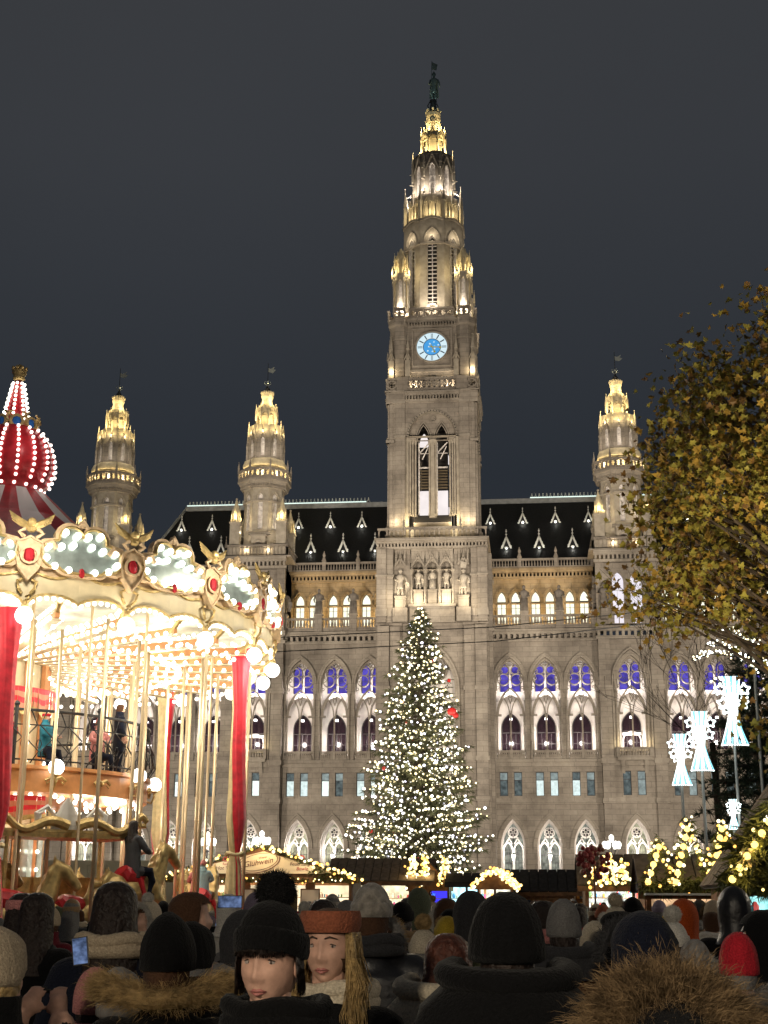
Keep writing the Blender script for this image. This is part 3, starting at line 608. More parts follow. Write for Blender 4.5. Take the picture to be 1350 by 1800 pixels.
# clock faces
def clock(k):
    q = MB(); q.T = Matrix.Translation((CX, CY, 0)) @ Matrix.Rotation(k*math.pi/2, 4, 'Z') @ Matrix.Translation((0, -4.42, 61.9)); n = 40
    disc = lambda r, y, m: q.add([(r*math.cos(2*math.pi*i/n), y, r*math.sin(2*math.pi*i/n)) for i in range(n)], [tuple(range(n))], m)
    disc(1.78, 0, 0); disc(.98, -.02, 1); q.ring(0, 0, 1.02, .95, -.05, -.01, n, 2); q.ring(0, 0, 1.90, 1.74, -.22, .1, n, 3); q.ring(0,0,1.78,1.72,-.05,-.01,n,2)
    for i in range(12):
        a = i*math.pi/6; c, s = math.cos(a), math.sin(a); w = 2 if i % 3 == 0 else 1
        for d in ([-.07, .07] if w == 2 else [0, .06]): q.bar(c*1.08-s*d, s*1.08+c*d, c*1.62-s*d, s*1.62+c*d, .055, -.05, -.01, 2)
    for i in range(14):
        a = i*.9+.3; r = .3+.5*((i*37) % 10)/10; q.add([(r*math.cos(a)+.1*math.cos(t), -.03, r*math.sin(a)+.1*math.sin(t)) for t in [j*math.pi/3 for j in range(6)]], [tuple(range(6))], 0 if i % 2 else 5)
    for a, L, w in ((R(-64), .78, .10), (R(-6), 1.06, .08)):
        q.bar(0, 0, L*math.cos(a), L*math.sin(a), w, -.14, -.08, 4); q.ring(L*math.cos(a)*.86, L*math.sin(a)*.86, .12, .03, -.14, -.08, 10, 4); q.bar(0, 0, -.3*math.cos(a), -.3*math.sin(a), w, -.14, -.08, 4)
    return q.build('clock_face', [glow('clock_white', (.74,.93,1), .72), glow('clock_blue', (.09,.44,.95), .62), mat('clock_ink', (.06,.09,.12), .6), TRIM, mat('clock_gold', (.45,.38,.05), .35, .3, emit=(.5,.42,.04), es=.25), glow('clock_mid', (.30,.68,1), .7)], TOWER)
for k in range(4): tag(clock(k), 'white and blue lit clock face with golden hands')
# galleries
q = MB()
for k in range(4):
    q.T = Matrix.Translation((CX, CY, 0)) @ Matrix.Rotation(k*math.pi/2, 4, 'Z')
    pierced(q, -2.6, 2.6, -5.05, 56.5, 58.0, 9); pierced(q, -4.9, -4.0, -5.05, 56.5, 58.0, 1); pierced(q, 4.0, 4.9, -5.05, 56.5, 58.0, 1)
    for s in (-1, 1): q.box(s*3.3-.7, s*3.3+.7, -5.12, -4.8, 56.5, 58.15)
q.build('lower_gallery', [STONE], TOWER)
q = MB()
for k in range(4):
    q.T = Matrix.Translation((CX, CY, 0)) @ Matrix.Rotation(k*math.pi/2, 4, 'Z'); pierced(q, -2.5, 2.5, -4.75, 65.3, 66.6, 6)
    for s in (-1, 1): pierced(q, s*3.65-.6, s*3.65+.6, -4.95, 65.3, 66.6, 2)
q.build('upper_gallery', [STONE], TOWER)
q = MB()
for k in range(4):
    q.T = Matrix.Translation((CX, CY, 0)) @ Matrix.Rotation(k*math.pi/2, 4, 'Z'); yb = -5.9 if k == 0 else -5.2
    for x0, x1, n in ((-2.9, 2.9, 11), (-4.6,-3.2,3), (3.2,4.6,3), (-5.75,-4.9,1), (4.9,5.75,1)):
        yy = yb if x1 < 3 and x0 > -3 else yb+.35
        q.box(x0, x1, yy-.1, yy+.1, 39.1, 39.3); q.box(x0-.15, x1+.15, yy-.16, yy+.16, 40.3, 40.5)
        for i in range(n+1): xx = x0+(x1-x0)*i/n; q.box(xx-.07, xx+.07, yy-.08, yy+.08, 39.3, 40.3)
        for i in range(n): xx = x0+(x1-x0)*(i+.5)/n; w = (x1-x0)/n/2-.07; q.band(arch(w, .3, 4, xx, 40.0), [(p[0], 40.32) for p in arch(w, .3, 4, xx, 40.0)], yy-.06, yy+.06)
    for s in (-3.05, 3.05): pinnacle(q, s, yb+.1, 40.4, .22, 1.6)
q.build('balcony_balustrade', [STONE], TOWER)
# corner turrets beside the octagon, and the niches beside the clock
def turret(x, y):
    q = MB()
    oct_arcade(q, x, y, .88, 66.4, 70.9, .2, 66.9, 70.0, .4, .25, 0, 1, .05, 2); q.oct(x, y, [(.95,70.8),(1.0,71.1),(.75,71.2)], 0)
    oct_arcade(q, x, y, .62, 71.1, 73.3, .15, 71.3, 72.6, .35, .2, 1, 1, .04, 1)
    for k, T in facets(x, y): q.T = T; gable(q, 0, -.64, 72.8, .24, .6, 1, .05, .07); pinnacle(q, .4, -.96, 70.6, .15, 1.7, 1)
    for k, T in facets(x, y): q.T = T; pinnacle(q, .3, -.72, 72.0, .13, 2.0, 1); gable(q, 0, -.92, 70.0, .34, .9, 0, .06, .08)
    q.T = None; q.oct(x, y, [(.6,73.2),(.1,74.6)], 1)
    q.build('corner_turret', [TLIT, TBRIGHT, LADDER], TOWER)
for sx in (-1, 1):
    for sy in (-1, 1): turret(CX+sx*3.6, CY+sy*3.6)
for k in range(4):
    for s in (-1, 1):
        for xx in (4.55, 2.72):
            q = MB(); q.T = Matrix.Translation((CX, CY, 0)) @ Matrix.Rotation(k*math.pi/2, 4, 'Z')
            q.box(s*xx-.28, s*xx+.28, -4.95, -4.4, 58.0, 60.2); gable(q, s*xx, -4.95, 60.2, .36, .9, 0, .1, .1); pinnacle(q, s*xx, -4.7, 60.2, .3, 3.2)
            q.build('pinnacle', [TLIT], TOWER)
# lit lantern and neck
q = MB()
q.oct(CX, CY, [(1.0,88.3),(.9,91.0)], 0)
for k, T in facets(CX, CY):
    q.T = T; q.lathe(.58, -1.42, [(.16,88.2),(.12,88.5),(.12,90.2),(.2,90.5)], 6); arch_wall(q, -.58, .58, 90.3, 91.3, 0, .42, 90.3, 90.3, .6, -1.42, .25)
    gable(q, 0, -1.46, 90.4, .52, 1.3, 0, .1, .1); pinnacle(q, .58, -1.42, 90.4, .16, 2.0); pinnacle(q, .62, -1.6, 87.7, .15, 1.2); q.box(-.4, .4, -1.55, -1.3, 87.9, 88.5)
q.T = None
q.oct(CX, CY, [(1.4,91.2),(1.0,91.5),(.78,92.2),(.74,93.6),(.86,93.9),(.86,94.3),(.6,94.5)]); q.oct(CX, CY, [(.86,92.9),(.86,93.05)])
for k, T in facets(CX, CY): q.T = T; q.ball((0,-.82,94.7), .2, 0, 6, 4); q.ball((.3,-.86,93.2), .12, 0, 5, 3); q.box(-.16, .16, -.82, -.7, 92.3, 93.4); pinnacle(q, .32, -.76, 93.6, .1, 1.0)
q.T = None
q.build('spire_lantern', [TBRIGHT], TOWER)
q = MB(); q.oct(CX, CY, [(.62,94.4),(.4,95.3),(.3,96.0),(.42,96.1),(.42,96.3)], 0); 
for k in range(4): a = k*math.pi/2+.5; q.path([(CX+.5*math.cos(a),CY+.5*math.sin(a),94.9),(CX+.75*math.cos(a),CY+.75*math.sin(a),95.4),(CX+.45*math.cos(a),CY+.45*math.sin(a),96.0)], .07, 5)
q.build('spire_tip', [IRON], TOWER)
def ringlights(x, y, r, z, p, n=4, off=.5, col=GOLDL, size=.15):
    for k in range(n):
        a = -math.pi/2 + (k+off)*2*math.pi/n; lamp('POINT', 'spire_uplight', (x+r*math.cos(a), y+r*math.sin(a), z), p, col, size)
ringlights(CX, CY, 2.1, 88.5, 330, 4, .5); ringlights(CX, CY, 1.5, 91.9, 190, 4, .5)
ringlights(CX, CY, 3.2, 82.8, 170, 8, .5, (1,.88,.72)); ringlights(CX, CY, 3.6, 79.5, 85, 8, 0); ringlights(CX, CY, 5.0, 67.2, 300, 8, 0, (1,.87,.68)); ringlights(CX, CY, 4.0, 76.3, 30, 8, 0, (1,.85,.62))
for sx in (-1, 1): 
    for dx in (-1.0, 1.0): lamp('POINT', 'turret_uplight', (CX+sx*3.6+dx, CY-3.6-.9, 71.4), 95, GOLDL, .08)
    lamp('POINT', 'turret_uplight', (CX+sx*3.6, CY-4.9, 66.8), 110, (1,.86,.68), .1); lamp('POINT', 'gallery_uplight', (CX+sx*4.5, CY-5.0, 57.4), 0, GOLDL, .1)
    lamp('POINT', 'gallery_uplight', (CX+sx*1.9, CY-4.85, 57.2), 110, (1,.84,.60), .1)
    lamp('POINT', 'gallery_uplight', (CX+sx*4.5, CY-5.25, 58.8), 60, (1,.80,.48), .08)
    lamp('POINT', 'window_uplight', (CX+sx*2.45, CY-5.35, 41.4), 130, (1,.80,.46), .15)
    lamp('POINT', 'window_uplight', (CX+sx*4.1, CY-5.55, 41.4), 60, (1,.84,.58), .15)
    lamp('POINT', 'niche_light', (CX+sx*1.5, 140.3, 32.5), 130, (1,.84,.58), .1); lamp('POINT', 'niche_light', (CX+sx*3.6, 139.2, 32.2), 120, (1,.84,.58), .1)
lamp('POINT', 'belfry_light', (CX, CY-2.6, 43.2), 60, (1,.9,.85), .2)
# ---------------------------------------------------------------- side towers, one built at the origin and copied
st = MB()      # 0 stone 1 trim 2 spire stone 3 inner
st.sq(0, 0, [(3.05,38.3),(3.05,39.5)], 2)
oct_arcade(st, 0, 0, 2.1, 39.4, 46.8, .28, 41.9, 45.6, .5, .4, 2, 3, .0, 3)
oct_arcade(st, 0, 0, 2.16, 45.3, 46.8, .5, 45.3, 45.4, .95, .2, 2, 2, .10)
for k, T in facets(0, 0):
    st.T = T
    for z in [42.1+.35*i for i in range(10)]: st.box(-.26, .26, -1.85, -1.78, z, z+.08, 3)
    st.box(-.9, .9, -2.28, -2.0, 45.1, 45.3, 1)
    if k % 2 == 0:
        st.box(-1.25, 1.25, -2.5, -2.0, 41.2, 41.45, 1); st.add([(-.9,-2.4,41.2),(.9,-2.4,41.2),(.8,-2.1,41.9),(-.8,-2.1,41.9)], [(0,1,2,3)], 2)
        arch_wall(st, -.8, .8, 38.4, 41.0, 0, .42, 38.4, 39.9, .45, -2.75, .5, 2, 3); st.box(-.9, .9, -2.85, -2.0, 40.9, 41.1, 1); st.band(arch(.62,.7,8,0,39.9), arch(.45,.5,8,0,39.9), -2.85, -2.7, 1)
        for s in (-1, 1): st.box(min(s*.8,s*1.6), max(s*.8,s*1.6), -2.8, -2.0, 38.4, 39.7, 2)
    st.box(-1.05, 1.05, -2.4, -2.0, 46.75, 46.9, 1); dentils(st, -1.0, 1.0, -2.4, 46.9, 47.15, .1, 1)
st.T = None
st.oct(0, 0, [(2.2,46.7),(2.35,46.9),(2.5,47.15),(2.65,47.2),(2.75,47.5),(2.9,47.55),(2.9,47.8)], 1)
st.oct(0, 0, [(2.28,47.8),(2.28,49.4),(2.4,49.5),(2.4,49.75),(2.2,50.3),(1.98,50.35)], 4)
for k, T in facets(0, 0): st.T = T; st.fill(opening(.3,.35,48.2,48.9,0), -2.30, 3); st.ring(0, 48.85, .42, .3, -2.4, -2.28, 10, 4)
st.T = None
oct_arcade(st, 0, 0, 1.85, 50.2, 54.0, .22, 50.7, 52.5, .4, .3, 0, 3, .06, 3)
for k, T in facets(0, 0):
    st.T = T; gable(st, 0, -1.95, 52.3, .5, 1.3, 0, .14, .12); pinnacle(st, .8, -1.98, 50.4, .24, 3.6, 0)
    st.add([(.78,-1.92,50.4),(.55,-1.92,52.6),(1.02,-1.92,52.6)], [(0,1,2)], 1); st.box(.5, 1.05, -2.0, -1.85, 52.55, 52.7, 1)
st.T = None
st.oct(0, 0, [(1.85,53.6),(1.80,53.9),(1.3,54.0)], 0)
SIDE = st.build('side_tower', [STONE, TRIM, TLIT, LADDER, TBRIGHT], HALL)
q = MB()
for k, T in facets(0, 0):
    q.T = T
    for s in (-.36, .36): q.fill([(s-.26,53.75),(s-.14,53.45),(s+.14,53.45),(s+.26,53.75),(s+.26,54.5),(s-.26,54.5)], -1.82); q.box(s-.27, s+.27, -1.86, -1.7, 53.7, 54.55)
    pinnacle(q, .78, -1.88, 53.3, .2, 1.9)
    q.lathe(.44, -1.08, [(.13,54.4),(.09,54.7),(.09,55.9),(.15,56.1)], 6); arch_wall(q, -.44, .44, 55.9, 56.8, 0, .32, 55.9, 55.9, .45, -1.08, .2)
    gable(q, 0, -1.1, 56.0, .4, 1.0, 0, .09, .08); pinnacle(q, .47, -1.16, 55.4, .2, 2.0)
    q.box(-.1, .1, -.72, -.6, 58.75, 58.98); q.box(.2, .36, -.72, -.6, 58.75, 58.98)
q.T = None; q.oct(0, 0, [(.78,54.3),(.72,56.4),(1.05,56.8),(.9,57.2),(.62,57.5),(.56,58.1),(.66,58.4),(.66,58.8),(.5,58.8)])
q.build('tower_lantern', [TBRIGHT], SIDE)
q = MB()
for k, T in facets(0, 0): q.T = T; pierced(q, -1.16, 1.16, -2.8, 47.8, 49.0, 4, 0, .08); pinnacle(q, 1.17, -2.83, 48.7, .18, 1.5)
q.T = None; q.build('octagon_gallery', [STONE], SIDE)
q = MB()
for k in range(4):
    q.T = Matrix.Rotation(k*math.pi/2, 4, 'Z')
    for x0, x1, n in ((-3.2,-1.5,4), (-1.1,1.1,6), (1.5,3.2,4)):
        q.box(x0-.2, x1+.2, -3.55, -3.35, 38.36, 38.52); q.box(x0-.2, x1+.2, -3.6, -3.3, 39.55, 39.72)
        for i in range(n+1): xx = x0+(x1-x0)*i/n; q.box(xx-.055, xx+.055, -3.52, -3.38, 38.5, 39.6)
    for xx in (-3.45, 3.45): pinnacle(q, xx, -3.45, 38.4, .24, 2.4)
q.T = None; q.build('terrace_parapet', [STONE], SIDE)
for sx in (-1, 1):
    for sy in (-1, 1):
        q = MB(); x, y = sx*2.62, sy*2.62
        q.sq(x, y, [(.72,38.4),(.72,39.5),(.55,39.7),(.55,42.3),(.64,42.35),(.64,42.5),(.5,42.55)], 0)
        oct_arcade(q, x, y, .38, 42.5, 44.0, .09, 42.6, 43.5, .2, .1, 1, 1, 0, 1)
        for k, T in facets(x, y, 4): q.T = T; gable(q, 0, -.56, 42.0, .34, .8, 0, .05, .07); pinnacle(q, .4, -.42, 42.5, .1, 1.3, 1); gable(q, 0, -.4, 43.4, .22, .6, 1, .05, .06)
        q.T = None; q.oct(x, y, [(.36,43.9),(.05,45.2)], 1); q.ball((x,y,45.3), .14, 0, 6, 4)
        q.build('corner_turret', [TLIT, TBRIGHT], SIDE)
q = MB(); q.oct(0, 0, [(.42,58.8),(.2,59.2),(.3,59.4),(.1,59.7),(.07,60)]); q.tube((0,0,59.7),(0,0,62.7), .045, .03, 5)
for k in range(4): a = k*math.pi/2+.4; q.path([(.1*math.cos(a),.1*math.sin(a),59.9),(.4*math.cos(a),.4*math.sin(a),60.15),(.3*math.cos(a),.3*math.sin(a),60.4)], .05, 5, 1)
q.ball((0,0,60.35), .13, 1)
q.add([(0,0,61.6),(.55,.1,61.5),(.9,.15,61.85),(.6,.1,61.95),(.75,.13,62.3),(.3,.05,62.0),(0,0,62.1)], [tuple(range(7))], 1); q.add([(0,.04,61.6),(.55,.14,61.5),(.9,.19,61.85),(.6,.14,61.95),(.75,.17,62.3),(.3,.09,62.0),(0,.04,62.1)], [tuple(range(7))], 1)
q.build('weather_vane', [IRON, mat('vane_metal', (.42,.46,.44), .35, .6)], SIDE)
SY = 147.6
for i, x in enumerate(PAVS[:3]):
    o = SIDE if i == 0 else copy_tree(SIDE, HALL); o.location = (x, SY, 0)
    ringlights(x, SY, 2.62, 48.5, 70, 8, 0); ringlights(x, SY, 1.75, 55.0, 130, 4, .5); ringlights(x, SY, 1.3, 57.7, 75, 4, .5); ringlights(x, SY, 2.25, 53.6, 30, 8, 0, GOLDL, .08)
    ringlights(x, SY, 2.7, 50.9, 14, 8, 0, (1,.88,.72))
    for sx in (-1, 1):
        lamp('POINT', 'turret_uplight', (x+sx*2.62, SY-3.3, 43.1), 42, GOLDL, .06); lamp('POINT', 'turret_uplight', (x+sx*2.0, SY-2.7, 43.0), 28, GOLDL, .06)
        lamp('POINT', 'terrace_light', (x+sx*1.2, SY-3.15, 39.2), 30, (1,.82,.55), .1); lamp('POINT', 'drum_light', (x+sx*2.1, SY-2.6, 41.4), 90, (1,.86,.66), .1)
lamp('POINT', 'turret_uplight', (PAVS[0]+3.5, SY+2.4, 42.8), 50, GOLDL, .06); lamp('POINT', 'turret_uplight', (PAVS[2]+3.5, SY+2.4, 42.8), 50, GOLDL, .06)

# ---------------------------------------------------------------- statues
def statue_mesh(kind):
    q = MB(); L = lambda prof, sy=.8: q.lathe(0, 0, prof, 10, .2, 0, True, sy)
    if kind == 'robed':
        L([(.42,0),(.5,.06),(.44,.5),(.36,1.0),(.34,1.4),(.4,1.75),(.5,2.05),(.46,2.3),(.2,2.45),(.15,2.55)]); q.ball((0,-.03,2.78), .21, 0, 8, 6, .9, 1, 1.15)
        for i in range(7): a = -math.pi*(i+.5)/7; q.path([(.46*math.cos(a),.38*math.sin(a),.02),(.40*math.cos(a),.33*math.sin(a),.8),(.36*math.cos(a),.3*math.sin(a),1.5)], .05, 4)
        q.path([(.46,0,2.2),(.58,-.12,1.75),(.3,-.42,1.55)], [.14,.12,.08], 6); q.path([(-.46,0,2.2),(-.56,-.1,1.75),(-.46,-.35,1.4)], [.14,.12,.08], 6)
    else:
        for s in (-1, 1): q.path([(s*.2,0,0),(s*.22,-.02,.5),(s*.17,0,1.1)], [.13,.12,.17], 7); q.ball((s*.22,-.12,.06), .12, 0, 6, 4, 1, 1.6, .6)
        L([(.40,.8),(.36,1.1),(.28,1.35),(.34,1.7),(.46,2.05),(.4,2.3),(.18,2.42),(.14,2.5)]); q.ball((0,-.02,2.72), .2, 0, 8, 6, .9, 1, 1.1); q.lathe(0, .02, [(.24,2.72),(.25,2.85),(.12,3.0),(.02,3.15)], 8)
        q.path([(.42,0,2.2),(.66,-.05,1.85),(.72,-.2,1.4)], [.14,.11,.08], 6); q.path([(-.42,0,2.2),(-.6,-.1,1.8),(-.3,-.42,1.6)], [.14,.11,.08], 6)
        q.lathe(.0, .0, [(.0,0)], 3) if False else None
        if kind == 'shield': q.add([(.45,-.42,1.5),(.75,-.34,1.55),(1.0,-.25,1.4),(.98,-.25,.9),(.72,-.34,.25),(.48,-.42,.8),(.5,-.3,1.5),(.8,-.2,1.55),(1.02,-.12,1.4),(1.0,-.12,.9),(.76,-.2,.25),(.52,-.3,.8)], [(0,1,2,3,4,5),(6,7,8,9,10,11),(0,1,7,6),(1,2,8,7),(2,3,9,8),(3,4,10,9),(4,5,11,10),(5,0,6,11)])
        if kind == 'lance': q.tube((-.35,-.5,.1), (-.2,-.45,4.0), .035, n=5); q.add([(-.25,-.46,3.9),(.5,-.4,3.6),(.35,-.4,3.0),(-.28,-.46,3.1)], [(0,1,2,3)])
        q.add([(-.45,.2,2.3),(.45,.2,2.3),(.6,.42,.5),(-.6,.42,.5),(-.4,.3,2.3),(.4,.3,2.3)], [(0,1,2,3)])
    me = bpy.data.meshes.new('statue'); me.from_pydata(q.v, [], q.f); me.update(); me.polygons.foreach_set('use_smooth', [True]*len(q.f)); me.materials.append(STATUE); return me
SM = {k: statue_mesh(k) for k in ('robed','shield','lance')}
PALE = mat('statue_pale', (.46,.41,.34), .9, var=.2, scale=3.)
def statue(kind, x, y, z, s, label, group=None, rz=0, m=None):
    me = SM[kind]
    o = link('statue', me, None, (x, y, z)); o.scale = (s, s, s); o.rotation_euler = (0,0,rz)
    if m: o.material_slots[0].link = 'OBJECT'; o.material_slots[0].material = m
    return tag(o, label, 'statue', group)
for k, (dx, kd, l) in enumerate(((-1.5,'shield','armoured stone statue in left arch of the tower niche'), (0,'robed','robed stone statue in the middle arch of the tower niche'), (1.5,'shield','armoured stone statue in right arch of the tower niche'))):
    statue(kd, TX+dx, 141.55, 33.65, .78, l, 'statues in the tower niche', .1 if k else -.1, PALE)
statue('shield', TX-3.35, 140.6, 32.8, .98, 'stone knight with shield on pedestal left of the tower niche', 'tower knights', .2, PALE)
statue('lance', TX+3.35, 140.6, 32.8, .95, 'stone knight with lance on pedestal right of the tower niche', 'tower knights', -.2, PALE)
ped = MB()
spots = [(-22.35,'robed','dark statue on parapet, left one of the two between side tower and clock tower'),(-18.55,'robed','dark statue on parapet nearest the clock tower on its left'),(-26.2,'shield','dark statue on parapet at the right edge of left side tower'),
         (-.0,'robed','dark robed statue on parapet nearest the clock tower on its right'),(3.75,'robed','dark statue on parapet midway between clock tower and right side tower'),(7.55,'lance','dark statue with lance at left edge of the right side tower'),(14.2,'shield','dark statue on parapet at the right edge of the right side tower'),(18.0,'robed','dark parapet statue behind the autumn tree branches'),(-36.0,'robed','parapet statue behind the carousel crest, left of side tower')]
for x, kd, l in spots:
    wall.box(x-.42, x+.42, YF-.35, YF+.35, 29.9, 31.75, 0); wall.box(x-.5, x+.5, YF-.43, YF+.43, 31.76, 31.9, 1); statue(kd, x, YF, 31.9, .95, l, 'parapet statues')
for px, nm in ((-29.3, 'left'), (10.95, 'right')):
    for s in (-1, 1):
        x = px+s*2.55; wall.box(x-.35, x+.35, 143.0, 144, 30.6, 31.7, 0)
        statue('shield' if s < 0 else 'robed', x, 143.55, 31.7, .95, f'stone statue on {"left" if s < 0 else "right"} corner of the wall under the {nm} side tower', 'pavilion statues')
# knight on the spire
o = link('statue', statue_mesh('lance'), None, (TX+.1, CY, 96.2)); o.scale = (1.0,1.0,1.35)
o.data.materials[0] = mat('green_bronze', (.20,.27,.25), .4, .5, var=.2); tag(o, 'green bronze knight with banner on the very top of the spire', 'statue')
lamp('POINT', 'statue_light', (CX, CY-2.6, 96.0), 40, (.8,1,.95), .2)
me = wall.build('facade_tmp', [STONE, TRIM, PLASTER, MATS['attic']]); WALL.data = me.data; bpy.data.objects.remove(me)
# ================================================================ organic helper: many closed shapes -> one continuous skin
def remesh(mb, voxel, smooth=4, name='body'):
    me = bpy.data.meshes.new(name); me.from_pydata(mb.v, [], mb.f); me.update()
    ob = bpy.data.objects.new(name, me); COL.objects.link(ob)
    r = ob.modifiers.new('r', 'REMESH'); r.mode = 'VOXEL'; r.voxel_size = voxel; r.use_smooth_shade = True
    if smooth: s = ob.modifiers.new('s', 'SMOOTH'); s.iterations = smooth; s.factor = .5
    dg = bpy.context.evaluated_depsgraph_get(); out = bpy.data.meshes.new_from_object(ob.evaluated_get(dg)); out.name = name
    bpy.data.objects.remove(ob); bpy.data.meshes.remove(me)
    out.polygons.foreach_set('use_smooth', [True]*len(out.polygons)); return out
# ================================================================ carousel
CC = (-13.28, 32.9); CR = 6.95; NS = 20; A0 = R(-64)
CAR = empty('carousel', (CC[0], CC[1], 0))
tag(CAR, 'double-deck fairground carousel covered in glowing bulbs with red onion dome', 'carousel')
GOLD = mat('carousel_gold', (.50,.36,.15), .42, .4, var=.3, scale=9, bump=.25)
CREAM = mat('carousel_cream', (.62,.52,.33), .5, var=.10, scale=4)
TAN = mat('carousel_tan', (.56,.40,.24), .6, var=.2, scale=8, bump=.3)
ORANGE = mat('carousel_orange', (.58,.27,.11), .4, var=.15, scale=4)
REDV = mat('carousel_red', (.42,.018,.025), .38, var=.25, scale=5)
WHITEP = mat('carousel_white', (.72,.70,.66), .4)
MIRROR = mat('carousel_mirror', (.50,.57,.53), .22, .6, var=.3, scale=3)
GEM = mat('carousel_gem', (.38,.02,.03), .25)
BLUEG = mat('carousel_blue_gem', (.03,.13,.42), .2)
POLE = mat('brass_pole', (.70,.56,.36), .32, .35)
BULB = glow('bulb_glow', (1,.94,.78), 3.4); BULBG = glow('globe_glow', (1,.965,.88), 4.0, True); BULBP = glow('bulb_pink', (1,.80,.72), 7)
CEIL = mat('carousel_ceiling', (.60,.63,.54), .6, var=.45, scale=1.6)
def ring_copies(mb, name, mats, n=NS, a0=A0, smooth=False, child=None, ks=None):
    o0 = None; outs = []
    for k in (ks or range(n)):
        if o0 is None: o0 = o = mb.build(name, mats, CAR, smooth)
        else: o = link(name, o0.data, CAR)
        o.rotation_euler = (0,0,a0+2*math.pi*k/n); outs.append(o)
        if child: c = link(child[0], child[1], o); tag(c, kind='stuff')
    return outs
SEC = 2*math.pi/NS
def P(r, t, z): return (r*math.cos(t), r*math.sin(t), z)    # in a section: t angle from its axis
# valance: cream board with wavy gilt edges
v = MB(); n = 24
for i in range(n):
    t0, t1 = [(-.5+(i+j)/n)*SEC for j in (0, 1)]
    def lo(t): u = t/SEC; return 7.72 + .16*abs(math.sin(u*math.pi*2))**.7 - .10*math.exp(-(u/.06)**2)
    def hi(t): u = t/SEC; return 8.28 + .05*math.cos(u*math.pi*4) + .10*math.exp(-((abs(u)-.5)/.08)**2)
    v.quad(P(CR,t0,lo(t0)), P(CR,t1,lo(t1)), P(CR,t1,hi(t1)), P(CR,t0,hi(t0))); v.quad(P(CR-.06,t0,lo(t0)), P(CR-.06,t1,lo(t1)), P(CR-.06,t1,hi(t1)), P(CR-.06,t0,hi(t0)))
    v.quad(P(CR,t0,lo(t0)), P(CR,t1,lo(t1)), P(CR-.06,t1,lo(t1)), P(CR-.06,t0,lo(t0)))
    v.tube(P(CR+.02,t0,lo(t0)), P(CR+.02,t1,lo(t1)), .035, n=5, m=1, cap=False); v.tube(P(CR+.02,t0,hi(t0)), P(CR+.02,t1,hi(t1)), .035, n=5, m=1, cap=False)
for s in (-1, 1): v.path([P(CR+.05,s*.012,7.85),P(CR+.09,s*.022,7.95),P(CR+.09,s*.028,8.1),P(CR+.06,s*.014,8.15)], .035, 5, 1)
vb = MB()
for i in range(15): t = (-.5+(i+.5)/15)*SEC; vb.ball(P(CR-.02,t,lo(t)-.07), .050, 0, 8, 5)
vbm = vb.build('bulb_string', [BULB]); vbme = vbm.data; bpy.data.objects.remove(vbm)
ring_copies(v, 'valance_board', [CREAM, GOLD], child=('bulb_string', vbme))
# crest: cloud-shaped mirror between two shields
def cloud():
    pts = []
    def arc(cx, cz, r, a, b, n):
        for i in range(n+1): t = R(a+(b-a)*i/n); pts.append((cx+r*math.cos(t), cz+r*math.sin(t)))
    arc(.24,.78,.27,-10,165,8); arc(-.24,.78,.27,15,190,8); arc(-.58,.42,.30,120,250,6); arc(-.3,.30,.25,215,275,3); arc(.3,.30,.25,265,325,3); arc(.58,.42,.30,-70,60,6)
    return pts
cl = cloud(); c = MB(); c.T = Matrix.Translation((CR+.02, 0, 8.30)) @ Matrix.Rotation(R(-4), 4, 'Y') @ Matrix.Rotation(math.pi/2, 4, 'Z')
c.fill(cl, -.05, 1); big = [(x*1.17, (z-.45)*1.17+.45) for x, z in cl]
c.band(big+[big[0]], cl+[cl[0]], -.10, .08, 0); c.fill(big, .08, 2); mid = [(x*1.0, z) for x, z in cl]
for a, b in zip(mid, mid[1:]+mid[:1]): c.tube((a[0],-.12,a[1]), (b[0],-.12,b[1]), .03, n=5, m=3, cap=False)
c.path([(-.12,-.06,1.06),(0,-.1,1.22),(.12,-.06,1.06)], .06, 5, 2); c.ball((0,-.06,1.16), .1, 2)
c.add([(-.95,.05,-.05),(.95,.05,-.05),(.75,.05,.5),(-.75,.05,.5)], [(0,1,2,3)], 2)
c.ball((0,-.12,.06), .07, 4, 6, 4, 1, 1, 1.6)
cb = MB(); cb.T = c.T
for x, z in ((.38,.92),(.12,.88),(-.12,.88),(-.38,.92),(.2,.66),(-.2,.66),(.45,.6),(-.45,.6),(.72,.58),(-.72,.58),(.76,.32),(-.76,.32),(.58,.16),(-.58,.16),(.28,.10),(-.28,.10)): cb.ball((x,-.12,z), .078, 0, 8, 5)
t_ = cb.build('bulb_string', [glow('crest_bulb', (.95,1,.86), 3.0)]); cbme = t_.data; bpy.data.objects.remove(t_)
ring_copies(c, 'mirror_crest', [TAN, MIRROR, TAN, GOLD, GEM], a0=A0+SEC/2, child=('bulb_string', cbme))
s_ = MB(); s_.T = Matrix.Translation((CR+.06, 0, 8.12)) @ Matrix.Rotation(math.pi/2, 4, 'Z')
sh = [(0,-.02),(.22,.25),(.30,.55),(.26,.82),(.12,.88),(0,.95),(-.12,.88),(-.26,.82),(-.30,.55),(-.22,.25)]
s_.fill(sh, -.09, 0); s_.band(sh+[sh[0]], [(x*.9,(z-.5)*.9+.5) for x,z in sh+[sh[0]]], -.14, .05, 0); s_.ball((0,-.12,.52), .115, 1, 8, 6, 1, .6, 1.5); s_.ring(0,.52,.20,.15,-.16,-.08,12,0)
